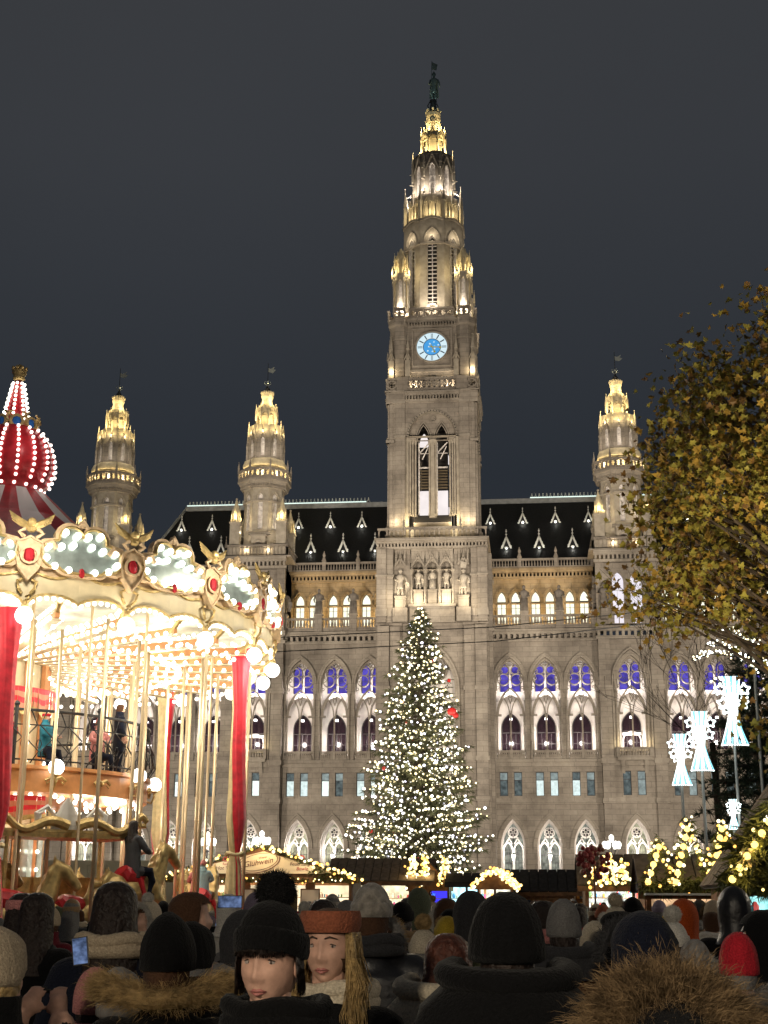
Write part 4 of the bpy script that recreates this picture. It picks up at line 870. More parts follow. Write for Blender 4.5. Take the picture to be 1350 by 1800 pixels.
for s in (-1, 1):
    s_.path([(s*.12,-.1,.9),(s*.25,-.12,1.0),(s*.12,-.14,1.08)], .05, 5, 0); s_.path([(s*.3,-.08,.78),(s*.45,-.08,.86),(s*.55,-.06,.72)], .06, 5, 0)
    for k in range(4): s_.path([(s*.06,-.1,1.10+.02*k),(s*(.24+.03*k),-.12,1.18+.04*k),(s*(.40+.02*k),-.08,1.26+.06*k)], [.06,.05,.015], 5, 2)
s_.ball((0,-.14,1.22), .10, 2, 8, 6); s_.ball((0,-.12,1.08), .09, 2, 8, 5, 1.3, 1, .9)
ring_copies(s_, 'winged_shield', [TAN, GEM, GOLD])
# hanging globe lamps
gl = MB(); gl.ball((CR+.02,0,7.40), .185, 0, 14, 9); gl.lathe(CR+.02, 0, [(.06,7.57),(.08,7.62),(.03,7.72)], 8, 0, 1); gl.path([(CR+.02,0,7.7),(CR+.06,.06,7.78),(CR+.02,.08,7.84),(CR,0,7.8)], .02, 5, 1)
ring_copies(gl, 'globe_lamp', [BULBG, GOLD], smooth=True)
# ceiling, sweeps with bulbs
q = MB(); q.lathe(0, 0, [(CR-.1,8.3),(1.2,7.9)], 40, 0, 0, False); q.lathe(0,0,[(CR-.02,7.9),(CR-.1,8.32)], 40, 0, 1, False); q.build('ceiling', [CEIL, CREAM], CAR)
sw = MB(); sw.box(1.2, 6.75, -.045, .045, 7.46, 7.60, 0); sw.box(1.2, 6.75, -.10, .10, 7.40, 7.43, 1); sw.path([(6.6,0,7.5),(6.9,0,7.75)], .06, 6, 2)
sb = MB()
for i in range(19):
    r = 1.45+i*.285
    for s in (-1, 1): sb.ball((r, s*.13, 7.46), .055, 0, 6, 4); sb.ball((r+.14, s*.10, 7.68), .05, 0, 6, 4)
t_ = sb.build('bulb_string', [BULB]); sbme = t_.data; bpy.data.objects.remove(t_)
ring_copies(sw, 'ceiling_sweep', [ORANGE, CREAM, GOLD], n=30, a0=A0+R(6), child=('bulb_string', sbme))
q = MB()
for k in range(130): a = k*2*math.pi/130; q.ball(P(6.5,a,7.30), .055, 0, 6, 4); q.ball(P(4.6,a,7.36), .055, 0, 6, 4)
tag(q.build('bulb_ring', [BULB], CAR), kind='stuff')
# roof gores, onion dome, crown
for k in range(24):
    gmb = MB(); t0, t1 = R(15*k), R(15*k+15); prof = [(6.85,8.45),(5.2,9.15),(3.4,10.05),(1.9,11.05),(1.0,11.9)]
    for (ra, za), (rb, zb) in zip(prof, prof[1:]):
        for j in range(2): ta, tb = t0+(t1-t0)*j/2, t0+(t1-t0)*(j+1)/2; gmb.quad(P(ra,ta,za), P(ra,tb,za), P(rb,tb,zb), P(rb,ta,zb))
    gmb.build('roof_panel', [REDV if k % 2 else WHITEP], CAR, True)
q = MB(); dome = [(.75,11.75),(.62,11.95),(.95,12.2),(1.08,12.55),(1.06,12.9),(.92,13.3),(.70,13.6),(.52,13.75)]
nn = 48; vs = []; fs = []
for j, (r, z) in enumerate(dome):
    for i in range(nn): a = 2*math.pi*i/nn; vs.append(P(r*(1+.035*abs(math.sin(a*8))) if .6 < r else r, a, z))
fs = [(j*nn+i, j*nn+(i+1) % nn, (j+1)*nn+(i+1) % nn, (j+1)*nn+i) for j in range(len(dome)-1) for i in range(nn)]
q.add(vs, fs); DOME = q.build('onion_dome', [REDV], CAR, True)
q = MB()
for k in range(16):
    a = R(22.5*k+6)
    for i in range(11):
        u = .12+.86*i/10*1.0; z = 12.05+1.55*i/10
        for (ra, za), (rb, zb) in zip(dome, dome[1:]):
            if za <= z <= zb: r = ra+(rb-ra)*(z-za)/(zb-za); break
        q.ball(P(r+.06, a, z), .048, 0, 6, 4)
tag(q.build('bulb_string', [glow('dome_bulb', (1,.80,.72), 2.6)], DOME), kind='stuff')
q = MB(); q.lathe(0, 0, [(.36,13.8),(.20,14.5),(.10,15.1)], 16, 0, 0); q.build('dome_spire', [REDV], CAR, True)
q = MB()
for k in range(8):
    for i in range(9): a = R(45*k+10); z = 13.95+i*.13; r = .36-(z-13.8)*.20+.04; q.ball(P(r,a,z), .042, 0, 6, 4)
tag(q.build('bulb_string', [BULB], CAR), kind='stuff')
q = MB(); q.lathe(0, 0, [(.10,15.1),(.17,15.16),(.14,15.22),(.20,15.32),(.17,15.42),(.06,15.47)], 10, 0, 0)
for k in range(8): q.ball(P(.18,k*R(45),15.44), .05, 0, 6, 4)
q.ball((0,0,15.52), .06); q.build('golden_crown', [GOLD], CAR, True)
q = MB()
for k in range(9):
    q.T = Matrix.Rotation(R(40*k+15), 4, 'Z') @ Matrix.Translation((.52, 0, 13.78)) @ Matrix.Rotation(math.pi/2, 4, 'Z')
    q.ball((0,-.05,0), .13, 1, 8, 6, 1, .4, 1.35); q.ring(0,0,.19,.12,-.1,0,12,0)
    for s in (-1,1): q.path([(s*.16,-.05,.12),(s*.22,-.1,.2),(s*.12,-.1,.26)], .035, 5, 0); q.path([(s*.05,-.05,-.2),(s*.16,-.05,-.16)], .03, 5, 0)
q.T = None; q.build('gem_band', [GOLD, BLUEG], CAR)
# centre column, decks
q = MB(); q.lathe(0, 0, [(1.25,.5),(1.25,7.9)], 12, 0, 0)
for k in range(12): a = R(30*k); q.tube(P(1.32,a,.5), P(1.32,a,7.8), .10, n=6, m=1); q.box(*(lambda c, s: (c-.16, c+.16, s-.16, s+.16))(1.28*math.cos(a+R(15)), 1.28*math.sin(a+R(15))), 2.0, 3.3, 2); q.ring(0,0,.1,.05,0,.01,6)
q.build('centre_column', [CREAM, ORANGE, MIRROR], CAR)
q = MB()
for k in range(12):
    for i in range(16): a = R(30*k); q.ball(P(1.45,a,.8+i*.42), .05, 0, 6, 4)
tag(q.build('bulb_string', [BULB], CAR), kind='stuff')
PR = 6.7
q = MB(); q.lathe(0, 0, [(PR,.1),(PR,.5),(PR+.06,.52),(PR+.06,.62),(0.2,.62)], 48, 0, 0, False); q.build('platform', [mat('platform_red', (.30,.02,.02), .5, var=.2)], CAR)
pb = MB(); t1 = R(9)
for i in range(4): a, b = -t1+i*t1/2, -t1+(i+1)*t1/2; pb.quad(P(PR+.03,a,0), P(PR+.03,b,0), P(PR+.03,b,.5), P(PR+.03,a,.5), 0)
pb.path([P(PR+.07,-.12,.12),P(PR+.09,-.05,.35),P(PR+.09,.05,.15),P(PR+.07,.12,.4)], .03, 5, 1)
ring_copies(pb, 'base_panel', [CREAM, GOLD])
DR = 3.95
q = MB(); q.lathe(0, 0, [(1.2,4.12),(DR,4.08),(DR,4.12),(DR,4.55),(DR+.08,4.58),(DR+.08,4.66),(1.2,4.66)], 40, 0, 0, False); DECK = q.build('upper_deck', [ORANGE], CAR)
for k in range(20):
    q = MB(); a = A0+R(18*k); q.T = Matrix.Rotation(a, 4, 'Z') @ Matrix.Translation((DR+.03, 0, 4.34)) @ Matrix.Rotation(math.pi/2, 4, 'Z')
    for s in (-1, 1): q.path([(0,-.02,.02),(s*.12,-.05,.08),(s*.25,-.04,0),(s*.20,-.04,-.07),(s*.14,-.04,-.02)], [.045,.04,.03,.025,.02], 5)
    q.ball((0,-.03,0), .06); q.T = None; q.build('scroll_ornament', [GOLD], DECK)
q = MB()
for j, r in enumerate((3.75, 3.2, 2.6)):
    for k in range(int(r*11)): q.ball(P(r, k*2*math.pi/int(r*11)+j*.1, 4.02), .06, 0, 6, 4)
tag(q.build('bulb_ring', [BULB], CAR), kind='stuff')
q = MB()   # wrought-iron railing
for z, r in ((5.88,.035),(5.55,.015),(4.78,.02)):
    for k in range(48): q.tube(P(DR-.02,k*R(7.5),z), P(DR-.02,(k+1)*R(7.5),z), r, n=5, cap=False)
for k in range(72):
    a = k*R(5); d = R(2.2); s = 1 if k % 2 else -1
    q.path([P(DR,a+s*d*.2,4.7),P(DR+.16,a+s*d,4.95),P(DR+.12,a-s*d*.9,5.25),P(DR,a+s*d*.9,5.55),P(DR-.02,a,5.86)], .018, 4)
    q.path([P(DR+.1,a+R(2.5)+.015*math.cos(t),5.12+.10*math.sin(t)) for t in [j*1.05 for j in range(7)]], .013, 4)
    if k % 6 == 0: q.tube(P(DR,a,4.6), P(DR,a,5.95), .045, n=6); q.ball(P(DR,a,6.0), .07, 0, 6, 4)
q.build('iron_railing', [IRON], CAR)
bg = MB(); bg.ball((DR+.22,0,4.62), .18, 0, 14, 9); bg.path([(DR,0,4.2),(DR+.15,0,4.15),(DR+.22,0,4.3),(DR+.22,0,4.45)], .03, 5, 1); bg.lathe(DR+.22,0,[(.07,4.42),(.09,4.47)],8,0,1)
ring_copies(bg, 'globe_lamp', [BULBG, GOLD], n=10, a0=R(-47), smooth=True)
# brass poles
pl = MB(); pl.tube((0,0,.6),(0,0,7.6), .042, n=8)
plm = pl.build('brass_pole', [POLE], CAR, True); first = True
for r, n, off in ((6.45,14,4),(5.6,14,17),(4.75,12,9),(3.6,10,0)):
    for k in range(n):
        a = R(360*k/n+off); o = plm if first else link('brass_pole', plm.data, CAR); first = False; o.location = P(r, a, 0)
# red and cream drapes twisted round the rim posts
def drape(a):
    q = MB(); n = 26; rows = [(7.6,.27,.25,0),(7.0,.22,.19,.2),(6.2,.18,.15,.45),(5.2,.20,.16,.5),(4.4,.22,.18,.8),(3.6,.25,.20,1.0),(3.0,.16,.13,1.3),(2.8,.10,.09,1.5),(2.55,.17,.14,1.7),(1.8,.25,.18,1.8),(1.1,.3,.2,1.9),(.65,.34,.22,2.0)]
    rows = [rows[0]]+[tuple(p+(c-p)*i/4 for p, c in zip(r0, r1)) for r0, r1 in zip(rows, rows[1:]) for i in (1,2,3,4)]
    vs = []; fs = []; ms = []
    for z, rx, ry, tw_ in rows:
        for i in range(n): t = 2*math.pi*i/n; f = 1+.16*math.sin(9*t+tw_*2)+.06*math.sin(17*t); vs.append(((rx*math.cos(t+tw_))*f, ry*math.sin(t+tw_)*f, z))
    for j in range(len(rows)-1):
        for i in range(n):
            b = len(q.v); ids = (j*n+i, j*n+(i+1) % n, (j+1)*n+(i+1) % n, (j+1)*n+i); fs.append(ids); ms.append(1 if ((i*3)//n) == 0 or rows[j][0] < 2.9 and i % 3 else 0)
    q.v, q.f, q.m = vs, fs, ms; q.path([(.22*math.cos(t),.2*math.sin(t),2.82+.03*math.sin(3*t)) for t in [j*.5 for j in range(14)]], .04, 5, 1)
    o = q.build('curtain', [mat('curtain_red', (.72,.025,.045), .55, var=.2, scale=6, sheen=.3), mat('curtain_cream', (.62,.50,.27), .6, var=.15, scale=7)], CAR, True); o.location = P(6.55, a, 0); o.rotation_euler = (0,0,a+1.6); return o
for a in (R(-8), R(-66), R(64), R(136), R(-138)): drape(a)
# striped swag valances round the core and under the deck
for r, z0, z1, a, b in ((1.6,6.0,6.75,-130,20),(3.85,3.35,4.0,-100,-48)):
    q = MB(); m_ = 36
    for i in range(m_):
        for j in range(5):
            t0, t1 = [R(a+(b-a)*(i+d)/m_) for d in (0, 1)]; f = lambda t, u: z1-(z1-z0)*u*(1-.25*abs(math.sin(t*9)))
            u0, u1 = j/5, (j+1)/5; w = .06*math.sin(i*1.3); q.quad(P(r+w*u0,t0,f(t0,u0)), P(r+w*u0,t1,f(t1,u0)), P(r+w*u1,t1,f(t1,u1)), P(r+w*u1,t0,f(t0,u1)), 1 if j == 4 else (0 if j % 2 == 0 else 2))
    q.build('swag', [MATS['curtain_red'], GOLD, mat('swag_light', (.70,.25,.16), .6)], CAR, True)
# chariot with gilded canopy on the lower deck
ch = MB(); L = 1.5
ch.box(-L, L, -.8, .8, 2.48, 2.58, 0); ch.box(-L-.06, L+.06, -.86, .86, 2.58, 2.64, 0)
for s in (-1, 1):
    for y in (-.7, .7): ch.tube((s*(L-.15), y, .62), (s*(L-.15), y, 2.5), .045, n=6, m=0)
    ch.path([(s*(.1+1.5*t), -.82, 2.72+.12*math.sin(t*7.5)*(.5+t)+.10*t*t) for t in [i/16 for i in range(17)]]+[(s*(1.6+.1*math.cos(a)), -.82, 2.86+.1*math.sin(a)) for a in (1.2,.2,-.9,-2.0,-3.0)], [.12-.003*i for i in range(22)], 8, 0)
    ch.path([(s*.7,-.75,2.65),(s*.75,-.75,2.95),(s*.55,-.75,3.1),(s*.35,-.75,2.9)], [.1,.08,.06,.04], 6, 1)
ch.lathe(-.1, -.75, [(.35,2.64),(.25,2.95),(.10,3.2),(.02,3.3)], 8, 0, 1, True, .3); ch.box(-L, L, -.7, .7, .62, .75, 2); ch.box(-L, L, .6, .7, .75, 1.7, 0); ch.box(-L, -L+.1, -.7, .7, .75, 1.6, 0)
CH = ch.build('chariot', [GOLD, WHITEP, MATS['platform_red']], CAR); CH.location = P(5.0, R(-50), .55); CH.rotation_euler = (0,0,R(42))
for a, pw in ((R(-100),0),(R(-60),1),(R(-15),1),(R(30),1),(R(80),1),(R(140),1)):
    lamp('POINT', 'carousel_light', (CC[0]+4.6*math.cos(a), CC[1]+4.6*math.sin(a), 6.8), 140, (1,.92,.76), .3)
for a in (R(-70), R(-25), R(30), R(100)): lamp('POINT', 'carousel_light', (CC[0]+3.2*math.cos(a), CC[1]+3.2*math.sin(a), 3.7), 80, (1,.90,.72), .25)
for a in (R(-64), R(-28), R(8)): lamp('POINT', 'crest_light', (CC[0]+8.6*math.cos(a), CC[1]+8.6*math.sin(a), 8.9), 170, (1,.92,.76), .3)
for a in (R(-82), R(-46), R(-10), R(20)): lamp('POINT', 'globe_light', (CC[0]+7.5*math.cos(a), CC[1]+7.5*math.sin(a), 7.0), 130, (1,.90,.72), .25)
lamp('POINT', 'dome_light', (CC[0]+1.3, CC[1]-1.6, 13.4), 22, (1,.85,.8), .2)
# ---------------------------------------------------------------- carousel horses
def horse_mesh():
    q = MB(); E = lambda c, r, sx, sy, sz: q.ball(c, r, 0, 14, 10, sx, sy, sz)
    E((0,0,1.05), .27, 1.9, 1.0, 1.0); E((.38,0,1.12), .27, 1., .95, 1.1); E((-.40,0,1.10), .28, 1., 1., 1.05)
    q.path([(.42,0,1.15),(.60,0,1.45),(.68,0,1.75),(.70,0,1.88)], [.22,.17,.13,.12], 12); q.path([(.66,0,1.88),(.85,0,1.80),(1.02,0,1.60),(1.08,0,1.52)], [.12,.12,.085,.075], 12)
    for s in (-1, 1): q.path([(.68,s*.06,1.95),(.67,s*.07,2.08)], [.035,.01], 6)
    for s, k in ((-1, 0), (1, 1)):
        q.path([(.45,s*.14,1.0),(.68+.1*k,s*.15,.82),(.70+.14*k,s*.15,.55),(.55+.1*k,s*.15,.40),(.52+.1*k,s*.15,.34)], [.12,.085,.05,.04,.06], 8)
        q.path([(-.45,s*.15,1.0),(-.50,s*.16,.75),(-.72-.1*k,s*.16,.58),(-.78-.1*k,s*.16,.30),(-.70-.1*k,s*.16,.22)], [.16,.11,.05,.04,.06], 8)
    q.path([(-.66,0,1.2),(-.85,0,1.2),(-.95,0,.95),(-.92,0,.65)], [.06,.09,.08,.02], 8)
    for i in range(7): t = i/6; q.path([(.46+.24*t,-.02,1.35+.55*t),(.38+.2*t,.10 if i % 2 else -.12,1.28+.5*t),(.34+.18*t,.16 if i % 2 else -.16,1.1+.5*t)], [.06,.05,.015], 6)
    return remesh(q, .028, 3, 'horse')
HM = horse_mesh(); HM.materials.append(GOLD)
sd = MB(); sd.lathe(0,0,[(.2,0)],3) if False else None
sd.path([(.26,0,1.38),(.16,0,1.35),(0,0,1.33),(-.18,0,1.36),(-.26,0,1.45)], [.10,.16,.2,.2,.14], 10); sd.tube((.05,0,.6),(.05,0,7.4), .03, n=8, m=1)
for s in (-1,1): sd.path([(.05,s*.2,1.3),(.08,s*.3,1.05),(.08,s*.3,.85)], [.06,.04,.03], 6, 0)
SDm = sd.build('saddle', [REDV, POLE]); SDme = SDm.data; bpy.data.objects.remove(SDm)
def horse(r, a, z=.25, label='', sc=1.15, face=1):
    h = link('carousel_horse', HM, None, (CC[0]+r*math.cos(a), CC[1]+r*math.sin(a), z)); h.rotation_euler = (0,0,a+face*math.pi/2); h.scale = (sc,)*3
    link('saddle', SDme, h); tag(h, label, 'carousel horse', 'carousel horses'); return h
# ================================================================ trees
FIR = mat('fir_needles', (.075,.080,.038), .8, var=.5, scale=1.5)
BARK = mat('bark', (.07,.052,.038), .9, var=.3, scale=6, bump=.5)
def needles(mb, p, d, n, L, rnd, m=0, spread=.9, w=.03):
    for _ in range(n):
        v = Vector((d[0]+rnd.uniform(-spread,spread), d[1]+rnd.uniform(-spread,spread), d[2]+rnd.uniform(-spread,spread)*.8-.15)); v.normalize(); v *= L*rnd.uniform(.6,1.2)
        s = v.cross(Vector((rnd.uniform(-1,1), rnd.uniform(-1,1), rnd.uniform(-1,1)))); s = s.normalized()*w if s.length > 1e-6 else Vector((w,0,0))
        o = Vector(p)+Vector((rnd.uniform(-.1,.1), rnd.uniform(-.1,.1), rnd.uniform(-.1,.1)))*L
        mb.add([tuple(o-s), tuple(o+s), tuple(o+v)], [(0,1,2)], m)
def xmas_tree():
    rnd = random.Random(3); X, Y, H = -9.2, 118., 26.6
    root = empty('christmas_tree', (X, Y, 0)); tag(root, 'huge christmas tree covered in white lights in front of the clock tower', 'christmas tree')
    t = MB(); t.path([(0,0,0),(.05,0,8),(0,.05,16),(0,0,25.8)], [.42,.33,.2,.04], 9); t.build('trunk', [BARK], root)
    prof = lambda z: 5.6*((H-z)/(H-5.0))**.63 if z > 6 else 5.4-.2*(6-z)
    f = MB(); b = MB(); tips = []; z = 3.6
    while z < H-.25:
        n = max(5, int(6+prof(z)*2.3))
        for k in range(n):
            a = 2*math.pi*(k+rnd.random())/n; L = prof(z)*rnd.uniform(.66,1.16) * (1.12 if math.cos(a) < -.3 and z < 8 else 1)
            zz = z+rnd.uniform(-.35,.35); dr = rnd.uniform(.04,.22)*L; pts = []
            for i in range(5): u = i/4; pts.append(Vector((L*u*math.cos(a), L*u*math.sin(a), zz + .55*L*.12*math.sin(u*2) - dr*u*u + (.14*L*u**3))))
            b.path(pts, [.07,.055,.04,.025,.012], 4)
            m = max(4, int(L*3.4))
            for i in range(m):
                u = .16+.84*(i+rnd.random())/m; j = min(3, int(u*4)); p = pts[j].lerp(pts[j+1], u*4-j); s = rnd.uniform(-1,1)*(.3+.16*L)*(1.05-u); p = p+Vector((-math.sin(a)*s, math.cos(a)*s, -abs(s)*.25))
                needles(f, p, (math.cos(a)*.8, math.sin(a)*.8, -.25), 7, .55, rnd, 0, .8, .045); tips.append((p, u))
        z += .52 if z < 20 else .4
    needles(f, (0,0,26.0), (0,0,1), 40, .7, rnd, 0, .7, .04)
    tag(f.build('crown', [FIR], root), kind='stuff'); tag(b.build('limbs', [BARK], root), kind='stuff')
    q = MB(); rr = MB(); rnd.shuffle(tips); front = [t for t in tips if t[0].y < 1.2]; c = 0
    used = []
    for p, u in front:
        if u < .35 or any((p.x-o.x)**2+(p.z-o.z)**2 < .075 and abs(p.y-o.y) < 1.2 for o in used[-700:]): continue
        used.append(p); c += 1
        if c % 140 == 0: rr.ball((p.x, p.y-.1, p.z-.1), .17, 0, 8, 5)
        else: q.ball((p.x+rnd.uniform(-.1,.1), p.y-.12, p.z+rnd.uniform(0,.15)), rnd.choice((.06,.075,.09,.105,.125)), rnd.choice((0,0,0,1,1,1,2)), 6, 4)
        if c > 1700: break
    tag(q.build('string_light', [glow('tree_bulb', (1,.95,.78), 3.2), glow('tree_bulb_warm', (1,.83,.45), 2.6), glow('tree_bulb_cool', (.86,.84,1), 3.0)], root), kind='stuff')
    tag(rr.build('ornament', [mat('tree_ornament', (.5,.02,.02), .3, emit=(.8,.05,.04), es=.15)], root), kind='stuff')
    hb = MB(); hb.ball((2.9,-2.2,17.3), .34, 0, 10, 7, 1.2, .5, 1.0); hb.ball((3.2,-1.9,17.0), .26, 0, 10, 7, 1., .5, .9); hb.build('ornament', [mat('tree_ribbon', (.45,.02,.02), .4, emit=(1,.05,.03), es=.04)], root)
    for (dx, dz) in ((-1.5,20),(2,16),(-3,11),(3,9.5),(0,13),(-2,6.5)): lamp('POINT', 'tree_glow', (X+dx, Y-3.2-.16*(24-dz), dz), 260, (1,.86,.62), .5)
xmas_tree()
LEAF = [mat('leaf_amber', (.27,.17,.03), .6, var=.4, scale=2., spec=.25), mat('leaf_olive', (.22,.19,.035), .6, var=.4, scale=2., spec=.25), mat('leaf_brown', (.13,.07,.02), .6, var=.4, scale=2.)]
def branchy(mb, p, d, L, r, depth, rnd, ends, spread=.6, up=.12, nseg=4, minr=.006):
    pts = [p.copy()]; rs = [r]; v = d.normalized()
    for i in range(nseg):
        v = (v+Vector((rnd.uniform(-1,1), rnd.uniform(-1,1), rnd.uniform(-.7,1)))*.16+Vector((0,0,up*.15))).normalized(); p = p+v*L/nseg; pts.append(p.copy()); rs.append(max(minr, r*(1-.55*(i+1)/nseg)))
    mb.path(pts, rs, 6 if r > .05 else 4)
    if depth == 0: ends.extend(pts[1:]); return
    n = rnd.choice((3,4)) if depth > 1 else 4
    for k in range(n):
        i = rnd.randint(1, nseg); nd = (v+Vector((rnd.uniform(-1,1), rnd.uniform(-1,1), rnd.uniform(-.6,.9)))*spread*1.5).normalized()
        branchy(mb, pts[i], nd, L*rnd.uniform(.55,.8), max(minr, rs[i]*.62), depth-1, rnd, ends, spread, up, nseg, minr)
    ends.extend(pts[2:])
def leaf_tree():
    rnd = random.Random(11); root = empty('autumn_tree', (7.35, 28.0, 0)); tag(root, 'big autumn maple with amber leaves reaching in at the right edge', 'tree')
    b = MB(); ends = []
    b.path([(0,0,0),(.05,0,2),(-.05,0,4),(0,0,7),(.1,0,10),(0,0,13)], [.36,.30,.27,.22,.15,.05], 10)
    cc = Vector((0,0,9.3))
    while len(ends) < 470:
        v = Vector((rnd.gauss(0,1), rnd.gauss(0,1), rnd.gauss(0,1))).normalized(); rr = .45+.6*rnd.random()**.6; k = 1+.22*mnoise.noise(v*2.1+Vector((3,1,7)))
        p = cc+Vector((v.x*4.95*rr*k, v.y*4.2*rr*k, v.z*5.0*rr*k))
        if p.z < (3.9 if p.x > -1.6 else 4.8) or (p.x > 2.2 and rnd.random() < .5): continue
        if mnoise.noise(p*.55) < -.12 or (p.x < -2.1 and p.z < 7.6): continue
        o = Vector((0,0,max(4.0, min(12.0, p.z-.75*math.hypot(p.x, p.y)*.8-.6)))); m1 = o.lerp(p, .35)+Vector((rnd.gauss(0,.2), rnd.gauss(0,.2), .25)); m2 = o.lerp(p, .7)+Vector((rnd.gauss(0,.25), rnd.gauss(0,.25), .3))
        b.path([o, m1, m2, p], [.075,.05,.03,.01], 5); ends.append(p)
    b.build('trunk', [BARK], root)
    ms = [MB(), MB(), MB()]
    shape = [(0,-.5),(.12,-.2),(.45,-.28),(.36,0),(.55,.2),(.26,.22),(.2,.42),(0,.62),(-.2,.42),(-.26,.22),(-.55,.2),(-.36,0),(-.45,-.28),(-.12,-.2)]
    n = 0
    def leaf(p):
        nonlocal n
        s = rnd.uniform(.10,.19); q = Matrix.Rotation(rnd.uniform(0,6.28), 3, 'Z') @ Matrix.Rotation(rnd.gauss(1.1,.5), 3, 'X') @ Matrix.Rotation(rnd.uniform(-.6,.6), 3, 'Y')
        mm = ms[rnd.choice((0,0,1,1,1,2))]; vs = []
        for x, y in shape: w = q @ Vector((x*s, y*s, .16*s*abs(x)*3)); vs.append((p[0]+w[0], p[1]+w[1], p[2]+w[2]))
        mm.add(vs, [(0,1,2,3,4,5,6,7,8,9,10,11,12,13)]); n += 1
    for p in ends:
        for _ in range(66):
            q = p+Vector((rnd.gauss(0,.42), rnd.gauss(0,.42), rnd.gauss(-.08,.36)))
            if q.z > 3.5: leaf(q)
    for i, mm in enumerate(ms): tag(mm.build('foliage', [LEAF[i]], root), kind='stuff')
    return n, len(ends)
leaf_tree()
lamp('SPOT', 'maple_fill_light', (4.6, 18.5, 3.0), 3000, (1,.84,.55), .4, (6.2, 28, 9.5), 80, .8)  # added lamp without a fixture, brightens the maple leaves
def bare_tree(x, y, h, seed, label):
    rnd = random.Random(seed); root = empty('bare_tree', (x, y, 0)); b = MB(); ends = []
    b.path([(0,0,0),(.1,0,h*.25),(0,.1,h*.5)], [.26,.2,.15], 8)
    tk = b.build('trunk', [BARK], root); b = MB()
    for k in range(7): a = k*.9; branchy(b, Vector((0,0,h*(.3+.05*(k % 5)))), Vector((math.cos(a)*.8,math.sin(a)*.8,.8)), h*.25, .035, 3, rnd, ends, .6, .35, 4, .009)
    b.build('crown', [mat('dark_twigs', (.05,.04,.032), .9)], root); tag(root, label, 'tree')
bare_tree(9.2, 70, 19, 5, 'leafless tree with thin twigs behind the lit ornaments on the right')
def pine(x, y, h, r, seed, label, zmin=2.5):
    rnd = random.Random(seed); root = empty('pine_tree', (x, y, 0)); t = MB(); t.path([(0,0,0),(.1,0,h*.5),(0,0,h)], [.28,.2,.05], 8); t.build('trunk', [BARK], root)
    f = MB(); b = MB(); z = zmin
    while z < h-.2:
        for k in range(7):
            a = 2*math.pi*(k+rnd.random())/7; L = r*((h-z)/(h-zmin))**.6*rnd.uniform(.6,1.1); pts = [Vector((L*u*math.cos(a), L*u*math.sin(a), z+.1*L*u-.12*L*u*u)) for u in (0,.33,.66,1)]
            b.path(pts, [.06,.045,.03,.015], 4)
            for i in range(int(L*14)):
                u = .25+.75*rnd.random(); j = min(2, int(u*3)); p = pts[j].lerp(pts[j+1], u*3-j)+Vector((rnd.gauss(0,.16), rnd.gauss(0,.16), rnd.gauss(0,.1))); needles(f, p, (math.cos(a)*.5, math.sin(a)*.5, .35), 10, .30, rnd, 0, .9, .018)
        z += .42
    tag(f.build('crown', [mat('pine_needles', (.022,.032,.018), .8, var=.4, scale=2.)], root), kind='stuff'); tag(b.build('limbs', [BARK], root), kind='stuff'); tag(root, label, 'tree'); return root
pine(7.1, 44, 9.8, 2.3, 21, 'dark pine tree standing behind the big garlanded stall on the right')
# ================================================================ lit ornaments on masts, festoon arcs
TUBE = glow('light_tube_white', (.86,1,.98), 2.4); TUBEB = glow('light_tube_blue', (.25,.68,.85), 1.5)
def bouquet(x, y, z, h, label, pole=True):
    root = empty('light_ornament', (x, y, 0)); q = MB(); s = h/1.6
    def fan(z0, z1, w0, w1, n):
        for i in range(n): u = (i/(n-1)-.5)*2; q.path([(u*w0, .05*math.cos(u), z0), (u*w0+(w1-w0)*u*.45, .06, (z0+z1)/2), (u*w1, 0, z1)], .017*s, 5, 1 if i % 3 == 1 else 0)
    fan(z+.55*h, z+h, .10*s, .20*s, 9); fan(z+.45*h, z, .08*s, .30*s, 11); q.lathe(0, 0, [(.10*s,z+.4*h),(.13*s,z+.6*h),(.10*s,z+.75*h)], 8, 0, 0)
    for i in range(16): a = math.pi*(i+.5)/16; q.ball((.30*s*math.cos(a), -.1*s*math.sin(a), z), .02*s, 0, 5, 3)
    q.build('light_sheaf', [TUBE, TUBEB], root)
    for dx, dz in ((-.27,.80),(.27,.80),(-.22,.60),(.22,.60),(-.14,.52)):
        st_ = MB(); pts = []
        for i in range(10): a = math.pi/2+i*math.pi/5; r = (.15 if i % 2 == 0 else .075)*s; pts.append((dx*s+r*math.cos(a), z+dz*h+r*math.sin(a)))
        for p0, p1 in zip(pts, pts[1:]+pts[:1]): st_.tube((p0[0],-.08,p0[1]), (p1[0],-.08,p1[1]), .022*s, n=5, cap=False)
        st_.build('star', [TUBE], root)
    if pole: m = MB(); m.tube((0,.12,0), (0,.12,z+h*.9), .05, .035, 8); m.build('mast', [mat('grey_mast', (.28,.27,.25), .5, .3)], root)
    tag(root, label, 'light ornament', 'light ornaments')
    lamp('POINT', 'ornament_light', (x, y-.4, z+h*.5), 18, (.85,1,1), .3)
bouquet(4.12, 38, 4.84, 1.37, 'lowest left of the glowing star bouquets on masts')
bouquet(4.68, 38, 5.22, 1.6, 'tallest glowing star bouquet in the middle of the group')
bouquet(5.66, 38.5, 5.95, 1.9, 'glowing star bouquet half hidden by the dark pine')
bouquet(5.5, 38.5, 3.7, .8, 'small glowing star bouquet just above the stall roof on the right')
root = empty('light_arch', (0,0,0)); tag(root, 'arching strings of fairy lights above the star bouquets', 'fairy lights')
